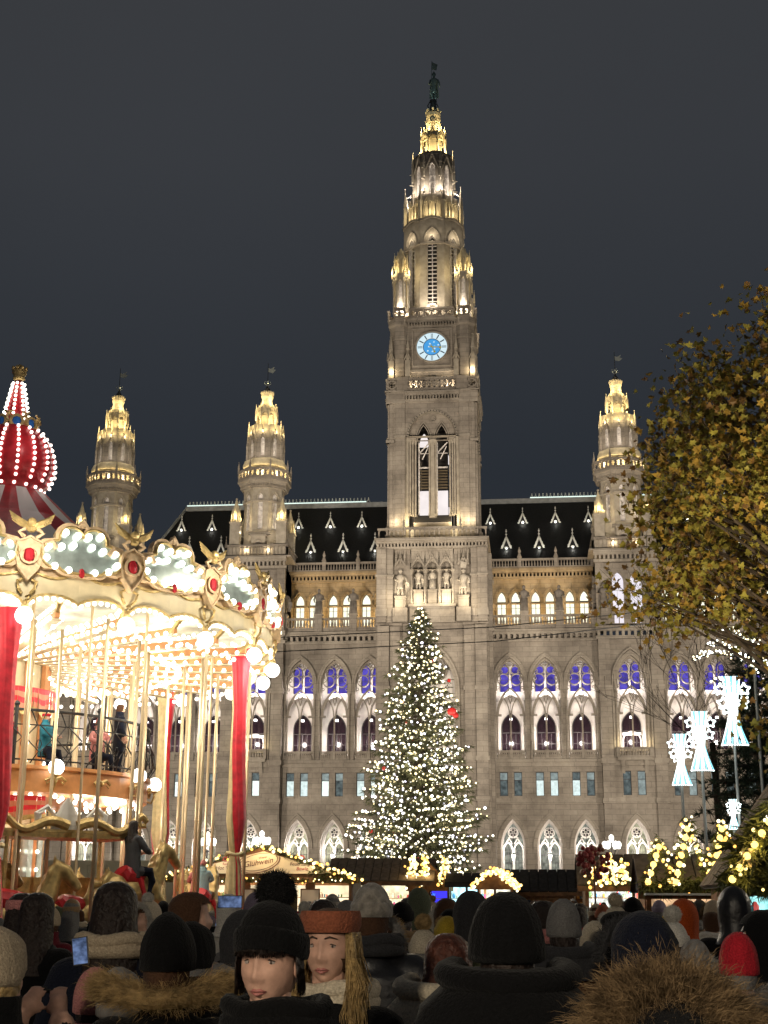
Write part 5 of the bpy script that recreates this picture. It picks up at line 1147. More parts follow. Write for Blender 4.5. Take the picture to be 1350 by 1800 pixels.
for k, pts in enumerate((((5.9,42,9.95),(6.6,42,9.6),(7.2,42,9.2)), ((5.5,42,9.4),(6.2,42,9.3),(6.9,42,8.7)), ((5.05,42,8.9),(5.6,42,9.1),(6.4,42,9.0),(7.0,42,8.5)), ((5.6,42,8.3),(6.2,42,8.05),(6.7,42,7.6)), ((7.0,42,9.2),(7.25,42,8.8),(7.3,42,8.4)))):
    rnd = random.Random(k); q = MB(); w = MB(); P_ = [Vector(p) for p in pts]; w.path(P_, .02, 4); w.build('wire', [IRON], root)
    for j in range(len(P_)-1):
        for i in range(16): u = (i+rnd.random())/16; p = P_[j].lerp(P_[j+1], u); q.ball((p.x+rnd.gauss(0,.04), p.y+rnd.gauss(0,.05), p.z+.10*math.sin(u*math.pi)+rnd.gauss(0,.05)), .030, rnd.choice((0,0,1)), 5, 3)
    tag(q.build('fairy_light', [glow('fairy_cool', (.92,1,.86), 5), glow('fairy_warm', (1,.86,.5), 4)], root), kind='stuff')
m_ = MB(); m_.tube((6.9,42.1,0),(6.9,42.1,9.6), .06, .04, 8); m_.build('mast', [MATS['grey_mast']], root)
# ================================================================ market stalls
WOOD = mat('stall_wood', (.20,.10,.045), .7, var=.3, scale=5, bump=.2); WOODG = mat('weathered_wood', (.15,.115,.085), .85, var=.3, scale=6, bump=.3); WOODD = mat('dark_roof_wood', (.035,.030,.028), .85, var=.3, scale=6)
GREEN = mat('garland_green', (.085,.095,.03), .8, var=.5, scale=4)
GB = glow('garland_bulb', (1,.70,.24), 2.6); GBW = glow('garland_bulb_white', (1,.88,.55), 2.8); GBR = glow('garland_bulb_amber', (1,.50,.10), 2.2); GBIG = glow('garland_bulb_big', (1,.66,.16), 2.5)
def garland(parent, pts, r, seed, dens=26, bulbs=9, br=.045, big=0, fringe=0):
    rnd = random.Random(seed); f = MB(); q = MB(); pts = [Vector(p) for p in pts]
    for a, b in zip(pts, pts[1:]):
        L = (b-a).length; 
        for i in range(int(L*dens)): p = a.lerp(b, rnd.random())+Vector((rnd.gauss(0,r*.4), rnd.gauss(0,r*.4), rnd.gauss(0,r*.4))); needles(f, p, (0,-.4,-.3), 6, r*1.3, rnd, 0, 1.0, r*.11)
        bulbs = bulbs*1.6
        for i in range(int(L*bulbs)): p = a.lerp(b, (i+rnd.random())/max(1,int(L*bulbs)))+Vector((rnd.gauss(0,r*.5), -r*.9, rnd.gauss(0,r*.55))); q.ball(p, br*rnd.uniform(.7,1.2), rnd.choice((0,0,1,2)), 6, 4)
        if big:
            nb = max(2, int(L/big))
            for i in range(nb): p = a.lerp(b, (i+.5)/nb); bb = MB(); bb.ball((p.x, p.y-r*1.2, p.z-.05), .062, 0, 10, 7); bb.lathe(p.x, p.y-r*1.2, [(.03,p.z+.02),(.03,p.z+.08)], 6, 0, 1); bb.build('festoon_bulb', [GBIG, IRON], parent, True)
    tag(f.build('garland', [GREEN], parent), kind='stuff'); tag(q.build('garland_light', [GB, GBW, GBR], parent), kind='stuff')
GOODS = [mat('goods_%d' % i, c, .4) for i, c in enumerate(((.6,.05,.04),(.7,.6,.4),(.1,.3,.55),(.65,.35,.08),(.25,.45,.2),(.75,.72,.68),(.5,.1,.35)))]
def stall(x, y, w, d, eave, ridge, label, roofm=None, gable_front=False, inside=(1,.72,.40), power=60, seed=0, over=.35, wallm=None, back=None):
    """stall with its front (towards the square's crowd) at y, running w wide and d deep"""
    rnd = random.Random(seed); root = empty('market_stall', (x, y, 0)); tag(root, label, 'market stall', 'market stalls'); wallm = wallm or WOOD; roofm = roofm or WOODG
    b = MB(); h = w/2
    b.box(-h, h, d-.06, d, 0, eave, 0); b.box(-h, -h+.06, .3, d-.06, 0, eave, 0); b.box(h-.06, h, .3, d-.06, 0, eave, 0)
    b.build('back_wall', [wallm], root)
    b = MB(); b.box(-h, h, .0, .5, .95, 1.02, 0); b.box(-h, h, .05, .10, 0, .95, 0); b.build('counter', [WOOD], root)
    for s in (-1, 0, 1): b = MB(); b.box(s*(h-.06)-.05, s*(h-.06)+.05, -.0, .1, 1.02, eave, 0); b.build('post', [WOOD], root)
    b = MB(); b.box(-h-over, h+over, -over, -over+.06, eave-.16, eave+.05, 0); b.build('fascia', [wallm], root)
    if gable_front:
        b = MB(); b.add([(-h-over,-over+.03,eave),(h+over,-over+.03,eave),(0,-over+.03,ridge),(-h-over,-over+.1,eave),(h+over,-over+.1,eave),(0,-over+.1,ridge)], [(0,1,2),(3,4,5),(0,1,4,3)]); b.build('gable', [wallm], root)
        n = max(4, int((d+2*over)/.45)); L = (d+2*over)/n; sl = math.atan2(ridge-eave, h+over); ln = math.hypot(ridge-eave, h+over)
        pk = MB(); pk.box(0, ln, -L/2+.012, L/2-.012, 0, .05); me = None
        for s in (-1, 1):
            for i in range(n):
                o = pk.build('plank', [roofm], root) if me is None else link('plank', me, root); me = o.data
                o.location = (s*(h+over), -over+L*(i+.5), eave+rnd.uniform(0,.012)); o.rotation_euler = (0, -sl, 0 if s < 0 else 0) if s < 0 else (0, sl-math.pi, 0)
                if s > 0: o.rotation_euler = (0, -(math.pi-sl), 0)
    else:
        n = max(5, int((w+2*over)/.38)); L = (w+2*over)/n; sl = math.atan2(ridge-eave, d/2+over); ln = math.hypot(ridge-eave, d/2+over)
        pk = MB(); pk.box(-L/2+.014, L/2-.014, 0, ln, 0, .05); me = None
        for s in (0, 1):
            for i in range(n):
                o = pk.build('plank', [roofm], root) if me is None else link('plank', me, root); me = o.data
                o.location = (-h-over+L*(i+.5), -over if s == 0 else d+over, eave+rnd.uniform(0,.02)); o.rotation_euler = (sl, 0, 0) if s == 0 else (sl, 0, math.pi)
        b = MB()
        for s in (-1, 1): b.add([(s*(h-.03),.0,eave),(s*(h-.03),d,eave),(s*(h-.03),d/2,ridge-.12)], [(0,1,2)])
        b.build('gable', [wallm], root)
    rd = MB()
    if gable_front: rd.quad((-h-over,-over,eave-.03),(0,-over,ridge-.05),(0,d+over,ridge-.05),(-h-over,d+over,eave-.03)); rd.quad((h+over,-over,eave-.03),(0,-over,ridge-.05),(0,d+over,ridge-.05),(h+over,d+over,eave-.03))
    else: rd.quad((-h-over,-over,eave-.03),(h+over,-over,eave-.03),(h+over,d/2,ridge-.05),(-h-over,d/2,ridge-.05)); rd.quad((-h-over,d+over,eave-.03),(h+over,d+over,eave-.03),(h+over,d/2,ridge-.05),(-h-over,d/2,ridge-.05))
    rd.build('gap_seal_deck', [WOODD], root)  # added layer that stops inside light leaking between the planks
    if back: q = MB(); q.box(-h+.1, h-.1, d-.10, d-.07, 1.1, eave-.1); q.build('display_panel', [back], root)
    for z in (1.25, 1.6, 1.95):
        if z > eave-.15: break
        q = MB(); q.box(-h+.1, h-.1, d-.4, d-.12, z-.03, z); q.build('shelf', [WOOD], root)
        g_ = MB()
        for i in range(int(w*7)): xx = -h+.15+(w-.3)*rnd.random(); s = rnd.uniform(.03,.07); g_.lathe(xx, d-.27, [(s,z),(s*1.1,z+s*2),(s*.4,z+s*3.2)], 6, 0, rnd.randrange(7))
        tag(g_.build('goods', GOODS, root), kind='stuff')
    lamp('POINT', 'stall_light', (x, y+d*.45, eave-.2), power*2.2, inside, .15)
    return root
# mulled-wine stall with the lettered gable
G = stall(-10.35, 54, 7.0, 3.0, 2.62, 3.78, 'mulled wine stall with cream lettered gable sign and lit garlands', WOODD, True, (1,.76,.46), 150, 1, .3)
sg = MB(); top = lambda x: 2.78+(.98-abs(x)*.29); pts = [(-1.95,2.80),(3.05,2.80),(3.05,top(3.05)-.08),(.1,top(.1)-.1),(-1.95,top(-1.95)-.06)]
sg.fill(pts, -.38, 0); sg.band(pts+[pts[0]], [(x*.985, (z-3.1)*.97+3.1) for x, z in pts+[pts[0]]], -.42, -.33, 0)
SIGN = sg.build('sign_board', [mat('sign_cream', (.80,.68,.50), .5, var=.05, scale=2)], G)
INK = mat('sign_ink', (.16,.06,.05), .6); INKR = mat('sign_ink_red', (.42,.05,.06), .6)
def text(parent, s, x, y, z, size, m, rot=0, shear=0.):
    c = bpy.data.curves.new('lettering', 'FONT'); c.body = s; c.size = size; c.align_x = 'CENTER'; c.align_y = 'CENTER'; c.extrude = .004; c.shear = shear; c.materials.append(m)
    t0 = bpy.data.objects.new('lettering', c); COL.objects.link(t0); me = bpy.data.meshes.new_from_object(t0.evaluated_get(bpy.context.evaluated_depsgraph_get())); bpy.data.objects.remove(t0); o = link('lettering', me, parent); o.location = (x, y, z); o.rotation_euler = (math.pi/2, -rot, 0); return o
text(SIGN, 'Glühwein', -.10, -.395, 3.21, .30, INK, .17, .3); text(SIGN, 'Wiener', .08, -.395, 3.40, .11, INK, .17, .3)
text(SIGN, 'Hot Wine', -1.35, -.395, 3.0, .20, INK, 0, .2); text(SIGN, 'Red', -1.4, -.395, 3.15, .12, INKR, 0, .1); text(SIGN, 'Feuerzangen', 1.62, -.395, 3.16, .19, INK, 0, .2); text(SIGN, 'Bowle', 1.62, -.395, 2.98, .18, INKR, 0, .2)
em = MB(); el = lambda a, b, n=32: [(-.08+a*math.cos(2*math.pi*i/n)*math.cos(.2)-b*math.sin(2*math.pi*i/n)*math.sin(.2), 3.23+a*math.cos(2*math.pi*i/n)*math.sin(.2)+b*math.sin(2*math.pi*i/n)*math.cos(.2)) for i in range(n+1)]
em.band(el(.86,.40), el(.82,.37), -.40, -.385, 0); em.band(el(.76,.31), el(.74,.295), -.40, -.385, 0); em.ring(-1.4,3.33,.10,.03,-.40,-.385,12,1); em.ring(1.6,3.36,.13,.08,-.40,-.385,12,1); em.build('sign_emblem', [INK, INKR], SIGN)
lamp('POINT', 'sign_light', (-10.2, 52.9, 3.75), 40, (1,.72,.38), .1); lamp('POINT', 'sign_light', (-8.4, 52.9, 3.4), 25, (1,.78,.48), .1); lamp('POINT', 'sign_light', (-12.0, 52.9, 3.4), 20, (1,.85,.6), .1)
garland(G, [(-3.9,-.45,2.62),(0,-.45,3.86)], .14, 5, 26, 5, .05); garland(G, [(0,-.45,3.86),(3.9,-.45,2.62)], .14, 6, 26, 7, .055)
garland(G, [(-3.8,-.4,2.58),(3.8,-.4,2.58)], .13, 7, 30, 4, .035); garland(G, [(2.0,-.42,2.95),(3.5,-.42,2.72)], .2, 8, 30, 3, .06)
for k, xx in enumerate((-.62, 1.9)):
    mb_ = MB(); mb_.box(xx-.38, xx+.38, -.06, -.02, 1.5, 2.25, 0); mb_.box(xx-.33, xx+.33, -.07, -.06, 1.55, 2.2, 1); mb_.ball((xx,-.04,2.32), .2, 0, 10, 6, 1, .2, 1); mb_.build('menu_board', [WOOD, mat('menu_paper', (.75,.62,.5), .7)], G)
q = MB(); q.quad((-3.3,2.7,1.0),(3.3,2.7,1.0),(3.3,2.7,2.4),(-3.3,2.7,2.4)); q.build('back_glow_sheet', [glow('warm_wall_glow', (1,.80,.50), 1.1, var=.5, scale=1.5)], G)  # glowing sheet stands in for the warmly lit back wall
# stall with weathered plank roof beside it
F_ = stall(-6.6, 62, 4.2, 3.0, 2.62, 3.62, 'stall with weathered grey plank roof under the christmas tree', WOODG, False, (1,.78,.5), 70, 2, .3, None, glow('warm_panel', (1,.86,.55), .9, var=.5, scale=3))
N_ = stall(-4.45, 62.6, 1.9, 2.0, 2.4, 3.5, 'narrow stall with cone shaped amber light garlands beside plank roof', WOODD, True, (.25,.3,1), 30, 3, .1, None, glow('blue_panel', (.06,.05,1), .9))
for k, (xa, xb) in enumerate(((-1.0,-.45),(-.35,-.05),(.45,.85))): garland(N_, [(xa,-.4,2.5),((xa+xb)/2,-.4,3.65)], .16, 30+k, 30, 16, .06); garland(N_, [(xb,-.4,2.5),((xa+xb)/2,-.4,3.65)], .14, 40+k, 30, 14, .06)
garland(N_, [(.9,-.3,2.85),(2.4,-.3,2.85)], .07, 50, 20, 7, .04)
E1 = stall(-2.75, 61, 1.7, 1.8, 2.55, 2.95, 'dark stall with cyan lit display window beyond the crowd', WOODD, False, (.5,.9,1), 30, 4, .1, WOODD, glow('cyan_panel', (.50,.90,1), 1.5, var=.6, scale=3))
E2 = stall(-1.5, 59.5, 1.5, 1.8, 2.45, 3.05, 'small stall with arched gable of amber fairy lights', WOODD, True, (1,.9,.6), 40, 5, .1, None, glow('white_panel', (1,.95,.75), 1.2, var=.5, scale=4))
garland(E2, [(-.95,-.15,2.4),(-.4,-.15,2.9),(0,-.15,3.08),(.4,-.15,2.9),(.95,-.15,2.4)], .15, 60, 30, 26, .055)
D_ = stall(.55, 62, 3.9, 3.0, 2.2, 3.15, 'stall with dark sloping roof and plain wooden wall right of centre', WOODD, False, (1,.7,.4), 6, 6, .3)
q = MB(); q.box(-1.2, 1.3, -.02, .02, .95, 2.15); q.build('shutter', [WOOD], D_)
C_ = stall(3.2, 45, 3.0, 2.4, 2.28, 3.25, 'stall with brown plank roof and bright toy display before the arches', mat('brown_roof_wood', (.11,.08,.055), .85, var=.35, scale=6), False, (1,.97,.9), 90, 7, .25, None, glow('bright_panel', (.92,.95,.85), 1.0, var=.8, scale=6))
for k, xx in enumerate((-1.15,-.75,-.35)): garland(C_, [(xx-.22,-.35,2.35),(xx,-.35,3.15-.2*abs(k-1))], .16, 70+k, 40, 22, .05); garland(C_, [(xx+.22,-.35,2.35),(xx,-.35,3.15-.2*abs(k-1))], .14, 80+k, 40, 20, .05)
B_ = stall(3.35, 29, 2.1, 2.2, 2.02, 2.72, 'garlanded stall with three small lit gables and fir branches on the roof', WOODG, False, (.9,.88,.85), 60, 8, .15, WOOD, glow('mixed_panel', (1,.62,.34), .6, var=.9, scale=2.5))
for k, (xa, xm, xb, zt) in enumerate(((-1.05,-.75,-.5,3.0),(-.5,-.18,.2,3.35),(.2,.5,.85,3.35))):
    garland(B_, [(xa,-.25,2.15),(xm,-.25,zt)], .13, 90+k, 60, 12, .032, .17); garland(B_, [(xm,-.25,zt),(xb,-.25,2.15)], .12, 95+k, 60, 14, .032)
garland(B_, [(-1.1,-.28,2.1),(1.1,-.28,2.15)], .18, 99, 90, 1, .03)
sgn = MB(); sgn.box(-1.1, 1.1, -.6, -.1, 1.93, 1.97); sgn.build('awning', [mat('pale_awning', (.55,.62,.75), .6)], B_)
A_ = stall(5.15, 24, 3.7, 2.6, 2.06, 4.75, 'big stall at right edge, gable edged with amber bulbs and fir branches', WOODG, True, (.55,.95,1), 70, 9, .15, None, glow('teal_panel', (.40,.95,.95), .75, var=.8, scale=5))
garland(A_, [(-1.95,-.3,2.12),(0,-.3,4.85)], .20, 110, 130, 5, .03, .21); garland(A_, [(0,-.3,4.85),(1.95,-.3,2.12)], .20, 111, 60, 5, .03, .21)
garland(A_, [(-1.95,-.3,2.12),(1.9,-.3,2.12)], .22, 112, 110, 2, .03); garland(A_, [(-1.7,-.25,2.5),(-.9,-.22,2.9),(.2,-.22,3.0),(.9,-.22,2.8)], .34, 113, 150, 1, .02)
garland(A_, [(-1.4,-.25,2.9),(-.5,-.22,3.5)], .3, 114, 150, 1, .02)
for k in range(7): lamp('POINT', 'festoon_light', (5.15-1.75+k*.27, 23.35, 2.35+k*.37), 6, (1,.66,.20), .06)
for k in range(4): lamp('POINT', 'festoon_light', (2.5+k*.55, 28.3, 2.75), 6, (1,.72,.3), .06)
bx_ = MB(); bx_.box(-.1, .1, -.04, .04, 0, .3); hb_ = bx_.build('birdhouse', [mat('pale_wood', (.5,.42,.3), .7)]); hb_.location = (3.55, 23.5, 2.35); tag(hb_, 'small pale wooden tag hanging among fir branches of the big stall', 'wooden tag')
H_ = MB(); 
for i in range(8): H_.box(i*.8, i*.8+.78, 0, .08, 0, 3.3)
H_.box(-.1, 6.5, -.04, .0, 3.2, 3.4); o = H_.build('hoarding', [mat('cream_hoarding', (.55,.50,.36), .7, var=.1)]); o.location = (-21.0, 58, 0); tag(o, 'cream panelled hoarding seen behind the carousel horses', 'hoarding')
# ================================================================ street lamps, hanging lanterns, wires
def candelabra(x, y, h, label, pw=160):
    root = empty('street_lamp', (x, y, 0)); q = MB(); q.lathe(0, 0, [(.22,0),(.2,.5),(.09,.7),(.07,h-1.0),(.12,h-.9),(.05,h-.8),(.05,h)], 8); 
    for k in range(6): a = k*math.pi/3; q.path([(0,0,h-.9),(.35*math.cos(a),.35*math.sin(a),h-1.0),(.55*math.cos(a),.55*math.sin(a),h-.55)], .03, 5)
    q.build('post', [IRON], root)
    for k in range(7):
        a = k*math.pi/3; r = .55 if k < 6 else 0; z = h-.5 if k < 6 else h; l = MB(); xx, yy = r*math.cos(a), r*math.sin(a)
        l.lathe(xx, yy, [(.10,z),(.19,z+.25),(.18,z+.45),(.05,z+.58)], 6, 0, 0); 
        for i in range(6): t = i*math.pi/3; l.tube((xx+.11*math.cos(t),yy+.11*math.sin(t),z), (xx+.2*math.cos(t),yy+.2*math.sin(t),z+.25), .014, n=4, m=1)
        l.build('lantern', [glow('street_lamp_glow', (1,.98,.86), 3.0), IRON], root)
    lamp('POINT', 'street_light', (x, y-.8, h-.2), pw, (1,.86,.66), .5); tag(root, label, 'street lamp', 'candelabra street lamps')
candelabra(-4.6, -5.5, 5.4, 'unseen street lamp cluster added behind the viewer on the left', 6200); candelabra(5.6, -8.0, 5.4, 'unseen street lamp cluster added behind the viewer on the right', 2000); candelabra(10.4, 20.0, 5.6, 'unseen street lamp cluster added to light the autumn maple, right of big stall', 900)  # unseen lamps, added for the light on crowd and maple
candelabra(6.3, 110, 6.3, 'street lamp cluster right of centre, before the narrow right arch')
candelabra(-21.2, 110, 6.6, 'street lamp cluster right above the mulled wine sign')
candelabra(-25.6, 110, 6.5, 'street lamp cluster seen between carousel poles')
def hanging(x, label):
    root = empty('hanging_lantern', (x, YF+.5, 0)); q = MB(); q.tube((0,0,6.75),(0,0,9.6), .02, n=4); q.lathe(0,0,[(.05,6.7),(.22,6.55),(.24,6.5)],6); q.build('chain', [IRON], root)
    q = MB(); q.lathe(0,0,[(.10,5.95),(.21,6.5)],6,0,0); q.build('lamp_glass', [glow('lantern_glow', (1,.98,.88), 4.0)], root); tag(root, label, 'lantern', 'lanterns hanging in the arches')
for x, l in ((-1.7,'first lantern hanging in an arch right of the christmas tree'),(2.05,'lantern hanging in the second arch right of the christmas tree'),(5.8,'lantern hanging in the third arch right of the christmas tree'),(-20.5,'lantern hanging in arch just left of the christmas tree'),(-37.85,'lantern hanging in an arch seen between carousel poles')): hanging(x, l)
for k, (z0, z1, yy, l) in enumerate(((18.9,20.6,90,'upper tram wire crossing in front of the building'),(18.3,20.2,92,'lower tram wire crossing in front of the building'))):
    q = MB(); q.path([(-45,yy,z0-1.5),(-18,yy,z0),(-2,yy,z0+.55),(11,yy,z1),(40,yy,z1+1.6)], .035, 5); tag(q.build('tram_wire', [IRON]), l, 'wire', 'tram wires')
# bunch of reddish baubles carried above the heads
q = MB(); rb_ = random.Random(5); q.tube((0,0,0),(0,0,.9), .015, n=6, m=2)
for i in range(70): v = Vector((rb_.gauss(0,1), rb_.gauss(0,1), rb_.gauss(0,1))).normalized()*.26*rb_.random()**.4; q.ball((v.x, v.y, .95+v.z*1.15), rb_.uniform(.03,.055), rb_.choice((0,0,1)), 8, 5)
o = q.build('bauble_bunch', [mat('bauble_red', (.28,.05,.05), .35), mat('bauble_brown', (.30,.17,.11), .4), WOOD], None, True); o.location = (.98, 22, 1.45); tag(o, 'bunch of reddish baubles on a stick carried above the crowd', 'baubles')
for xx in (2.0,2.4,2.8): lamp('POINT', 'garland_glow', (xx, 44.3, 2.8), 8, (1,.70,.28), .1)
for xx in (-5.2,-4.5,-3.8): lamp('POINT', 'garland_glow', (xx, 61.9, 3.0), 8, (1,.70,.28), .1)
# ================================================================ people
def cloth(name, c, rough=.85, sheen=.05, scale=120, bump=.4, var=.25): return mat('cloth_'+name, c, rough, var=var, scale=scale, bump=bump, sheen=sheen, spec=.07)
SKIN = mat('skin', (.54,.32,.235), .55, var=.20, scale=22, bump=.12, spec=.3); LIPS = mat('lips', (.40,.15,.13), .45)
C = {k: cloth(k, v) for k, v in dict(black=(.0055,.0055,.006), navy=(.008,.010,.019), charcoal=(.035,.035,.038), grey=(.17,.165,.16), cream=(.52,.45,.34), tan=(.30,.20,.11), brown=(.075,.038,.022), rust=(.26,.085,.045), red=(.42,.018,.03),
     orange=(.48,.085,.02), olive=(.085,.09,.05), green=(.10,.115,.075), yellow=(.42,.30,.035), white=(.62,.59,.53), jacket=(.085,.088,.095), lilac=(.22,.18,.24), pink=(.48,.20,.19), purple=(.20,.13,.34), teal=(.03,.17,.24), lightblue=(.24,.38,.44), beige=(.42,.34,.24), camo=(.19,.13,.05), skyblue=(.30,.46,.52), wine=(.11,.012,.02)).items()}
HAIR = {k: mat('hair_'+k, v, .5, var=.35, scale=40, bump=.6, spec=.4) for k, v in dict(dark=(.020,.012,.009), brown=(.055,.026,.014), auburn=(.075,.022,.012), blond=(.40,.27,.11), grey=(.30,.28,.26)).items()}
def hand(mb, w, d, up, s=1., curl=.6, side=1):
    """palm and five fingers; w wrist, d finger direction, up = back of the hand"""
    w = Vector(w); d = Vector(d).normalized(); up = Vector(up); up = (up-d*up.dot(d)).normalized(); r = d.cross(up)*side
    mb.path([w, w+d*.045*s, w+d*.085*s], [.026*s,.036*s,.034*s], 8)
    for k in range(4):
        L = (.068,.078,.072,.056)[k]*s; o = w+d*.08*s+r*(.030-.020*k)*s; a = o+(d*math.cos(curl*.4)-up*math.sin(curl*.4))*L*.5; b = a+(d*math.cos(curl*1.3)-up*math.sin(curl*1.3))*L*.35; e_ = b+(d*math.cos(curl*2.2)-up*math.sin(curl*2.2))*L*.25
        mb.path([o-d*.02*s, o, a, b, e_], [.009*s,.0095*s,.009*s,.008*s,.007*s], 6)
    o = w+d*.025*s+r*.030*s; mb.path([o-r*.01*s, o+r*.018*s+d*.02*s-up*.01*s, o+r*.024*s+d*.05*s-up*.02*s], [.012*s,.011*s,.009*s], 6)
def head_prims(mb, hero=False, c=(0,0,1.635)):
    x, y, z = c; B = lambda dx, dy, dz, r, sx=1, sy=1, sz=1, n=12: mb.ball((x+dx,y+dy,z+dz), r, 0, n, n-3, sx, sy, sz)
    B(0,-.012,.025,.1,.80,.98,1.0,18); B(0,.022,-.035,.085,.80,.85,1.05,16); B(0,.052,-.082,.042,.95,.8,.75,12)
    for s in (-1,1):
        B(s*.040,.058,-.028,.034,.9,.7,.95); B(s*.079,-.012,-.005,.022,.35,.9,1.3,8); mb.path([(x+s*.066,y-.0,z-.05),(x+s*.055,y+.03,z-.085),(x+s*.02,y+.062,z-.098)], [.024,.024,.022], 8)
    mb.path([(x,y+.080,z+.018),(x,y+.098,z-.010),(x,y+.108,z-.032)], [.010,.012,.0155], 8)
    for s in (-1,1): B(s*.013,.096,-.036,.0105,1,1,.85,8)
    if hero:
        mb.path([(x-.05,y+.074,z+.030),(x-.025,y+.090,z+.036),(x,y+.088,z+.028),(x+.025,y+.090,z+.036),(x+.05,y+.074,z+.030)], [.010,.011,.009,.011,.010], 7)
        for s in (-1,1): B(s*.034,.078,.008,.0165,1.25,.7,.8,10); mb.path([(x+s*.018,y+.086,z+.012),(x+s*.034,y+.092,z+.018),(x+s*.052,y+.080,z+.010)], .0045, 5); mb.path([(x+s*.018,y+.085,z+.003),(x+s*.034,y+.089,z-.003),(x+s*.050,y+.080,z+.004)], .0042, 5)
        mb.path([(x-.027,y+.082,z-.066),(x-.008,y+.094,z-.062),(x,y+.094,z-.0635),(x+.008,y+.094,z-.062),(x+.027,y+.082,z-.066)], [.003,.0066,.006,.0066,.003], 7); mb.path([(x-.024,y+.082,z-.070),(x,y+.093,z-.0755),(x+.024,y+.082,z-.070)], [.003,.0078,.003], 7)
        for s in (-1,1): mb.path([(x+s*.026,y+.088,z-.035),(x+s*.036,y+.078,z-.055),(x+s*.036,y+.07,z-.07)], [.010,.012,.010], 6)
    else: mb.path([(x-.026,y+.080,z-.066),(x,y+.090,z-.066),(x+.026,y+.080,z-.066)], .007, 6)
    mb.path([(x,y-.02,z-.20),(x,y-.012,z-.12),(x,y-.005,z-.06)], [.075,.058,.055], 10)
def body_mesh(pose='down', voxel=.015, hero=False, bulk=1., seated=False, head=True):
    q = MB(); B = bulk; regions = []
    q.lathe(0, 0, [(.02,.56),(.235*B,.57),(.235*B,.75),(.215*B,.98),(.205*B,1.1),(.222*B,1.25),(.215*B,1.36),(.15,1.44),(.085,1.49),(.02,1.5)], 20, 0, 0, True, .66)
    for s in (-1,1): q.ball((s*.165*B,-.01,1.385), .085*B, 0, 12, 8, 1.15, 1., .85)
    q.path([(0,-.03,1.30),(0,-.03,1.43),(0,-.005,1.52)], [.13,.105,.075], 12)
    if seated:
        for s in (-1,1): q.path([(s*.10,0,.72),(s*.24,.30,.70),(s*.27,.34,.50),(s*.27,.27,.28)], [.13,.105,.08,.06], 10); q.ball((s*.27,.32,.24), .05, 0, 10, 6, .9, 1.9, .8)
    else:
        for s in (-1,1): q.path([(s*.09,0,.75),(s*.10,.01,.5),(s*.105,-.015,.25),(s*.105,-.02,.07)], [.115,.085,.07,.055], 10); q.ball((s*.11,.04,.045), .05, 0, 10, 6, .95, 2.3, .9)
    for s in (-1,1):
        if pose == 'phone': el, wr, dr = (s*.25*B,.14,1.20), (s*.085,.33,1.46), (-s*.35,.25,.9)
        elif pose == 'cup' and s > 0: el, wr, dr = (.27*B,.10,1.16), (.16,.28,1.33), (-.5,.35,.6)
        elif pose == 'ride': el, wr, dr = (s*.29*B,.12,1.16), (s*.12,.36,1.10), (-s*.3,.8,.1)
        else: el, wr, dr = (s*.275*B,-.02,1.12), (s*.245*B,.09,.90), (-s*.15,.35,-1)
        q.path([(s*.185*B,-.005,1.395),tuple((a+b)/2 for a, b in zip((s*.2*B,-.01,1.39), el)),el,tuple((a+b)/2 for a, b in zip(el, wr)),wr], [.078*B,.078*B,.070*B,.064*B,.052*B], 10)
        hand(q, wr, dr, (0,-1,.3) if pose in ('phone','cup') else (s,0,0), 1.05, .7 if pose != 'cup' else 1.1, -s); regions.append(Vector(wr)+Vector(dr).normalized()*.035)
    if head: head_prims(q, hero)
    me = remesh(q, voxel, 3 if not hero else 2, 'person')
    idx = []
    for p in me.polygons:
        c = p.center; m = 1
        if c.z > 1.512 and (c.x**2+c.y**2) < .022: m = 0
        elif any((c-w).length < .105 and (c-w).dot(w) > -9 for w in regions) and any((c-w).length < .10 for w in regions): m = 0
        elif c.z < .10 or seated and c.z < .30: m = 3
        elif c.z < .58 or (seated and c.y > .12 and c.z < .86): m = 2
        idx.append(m)
    me.polygons.foreach_set('material_index', idx)
    for m in (SKIN, C['black'], C['navy'], C['black'], LIPS): me.materials.append(m)
    return me
BM = {'down': body_mesh('down'), 'big': body_mesh('down', bulk=1.14), 'phone': body_mesh('phone'), 'cup': body_mesh('cup', .010), 'ride': body_mesh('ride', seated=True)}

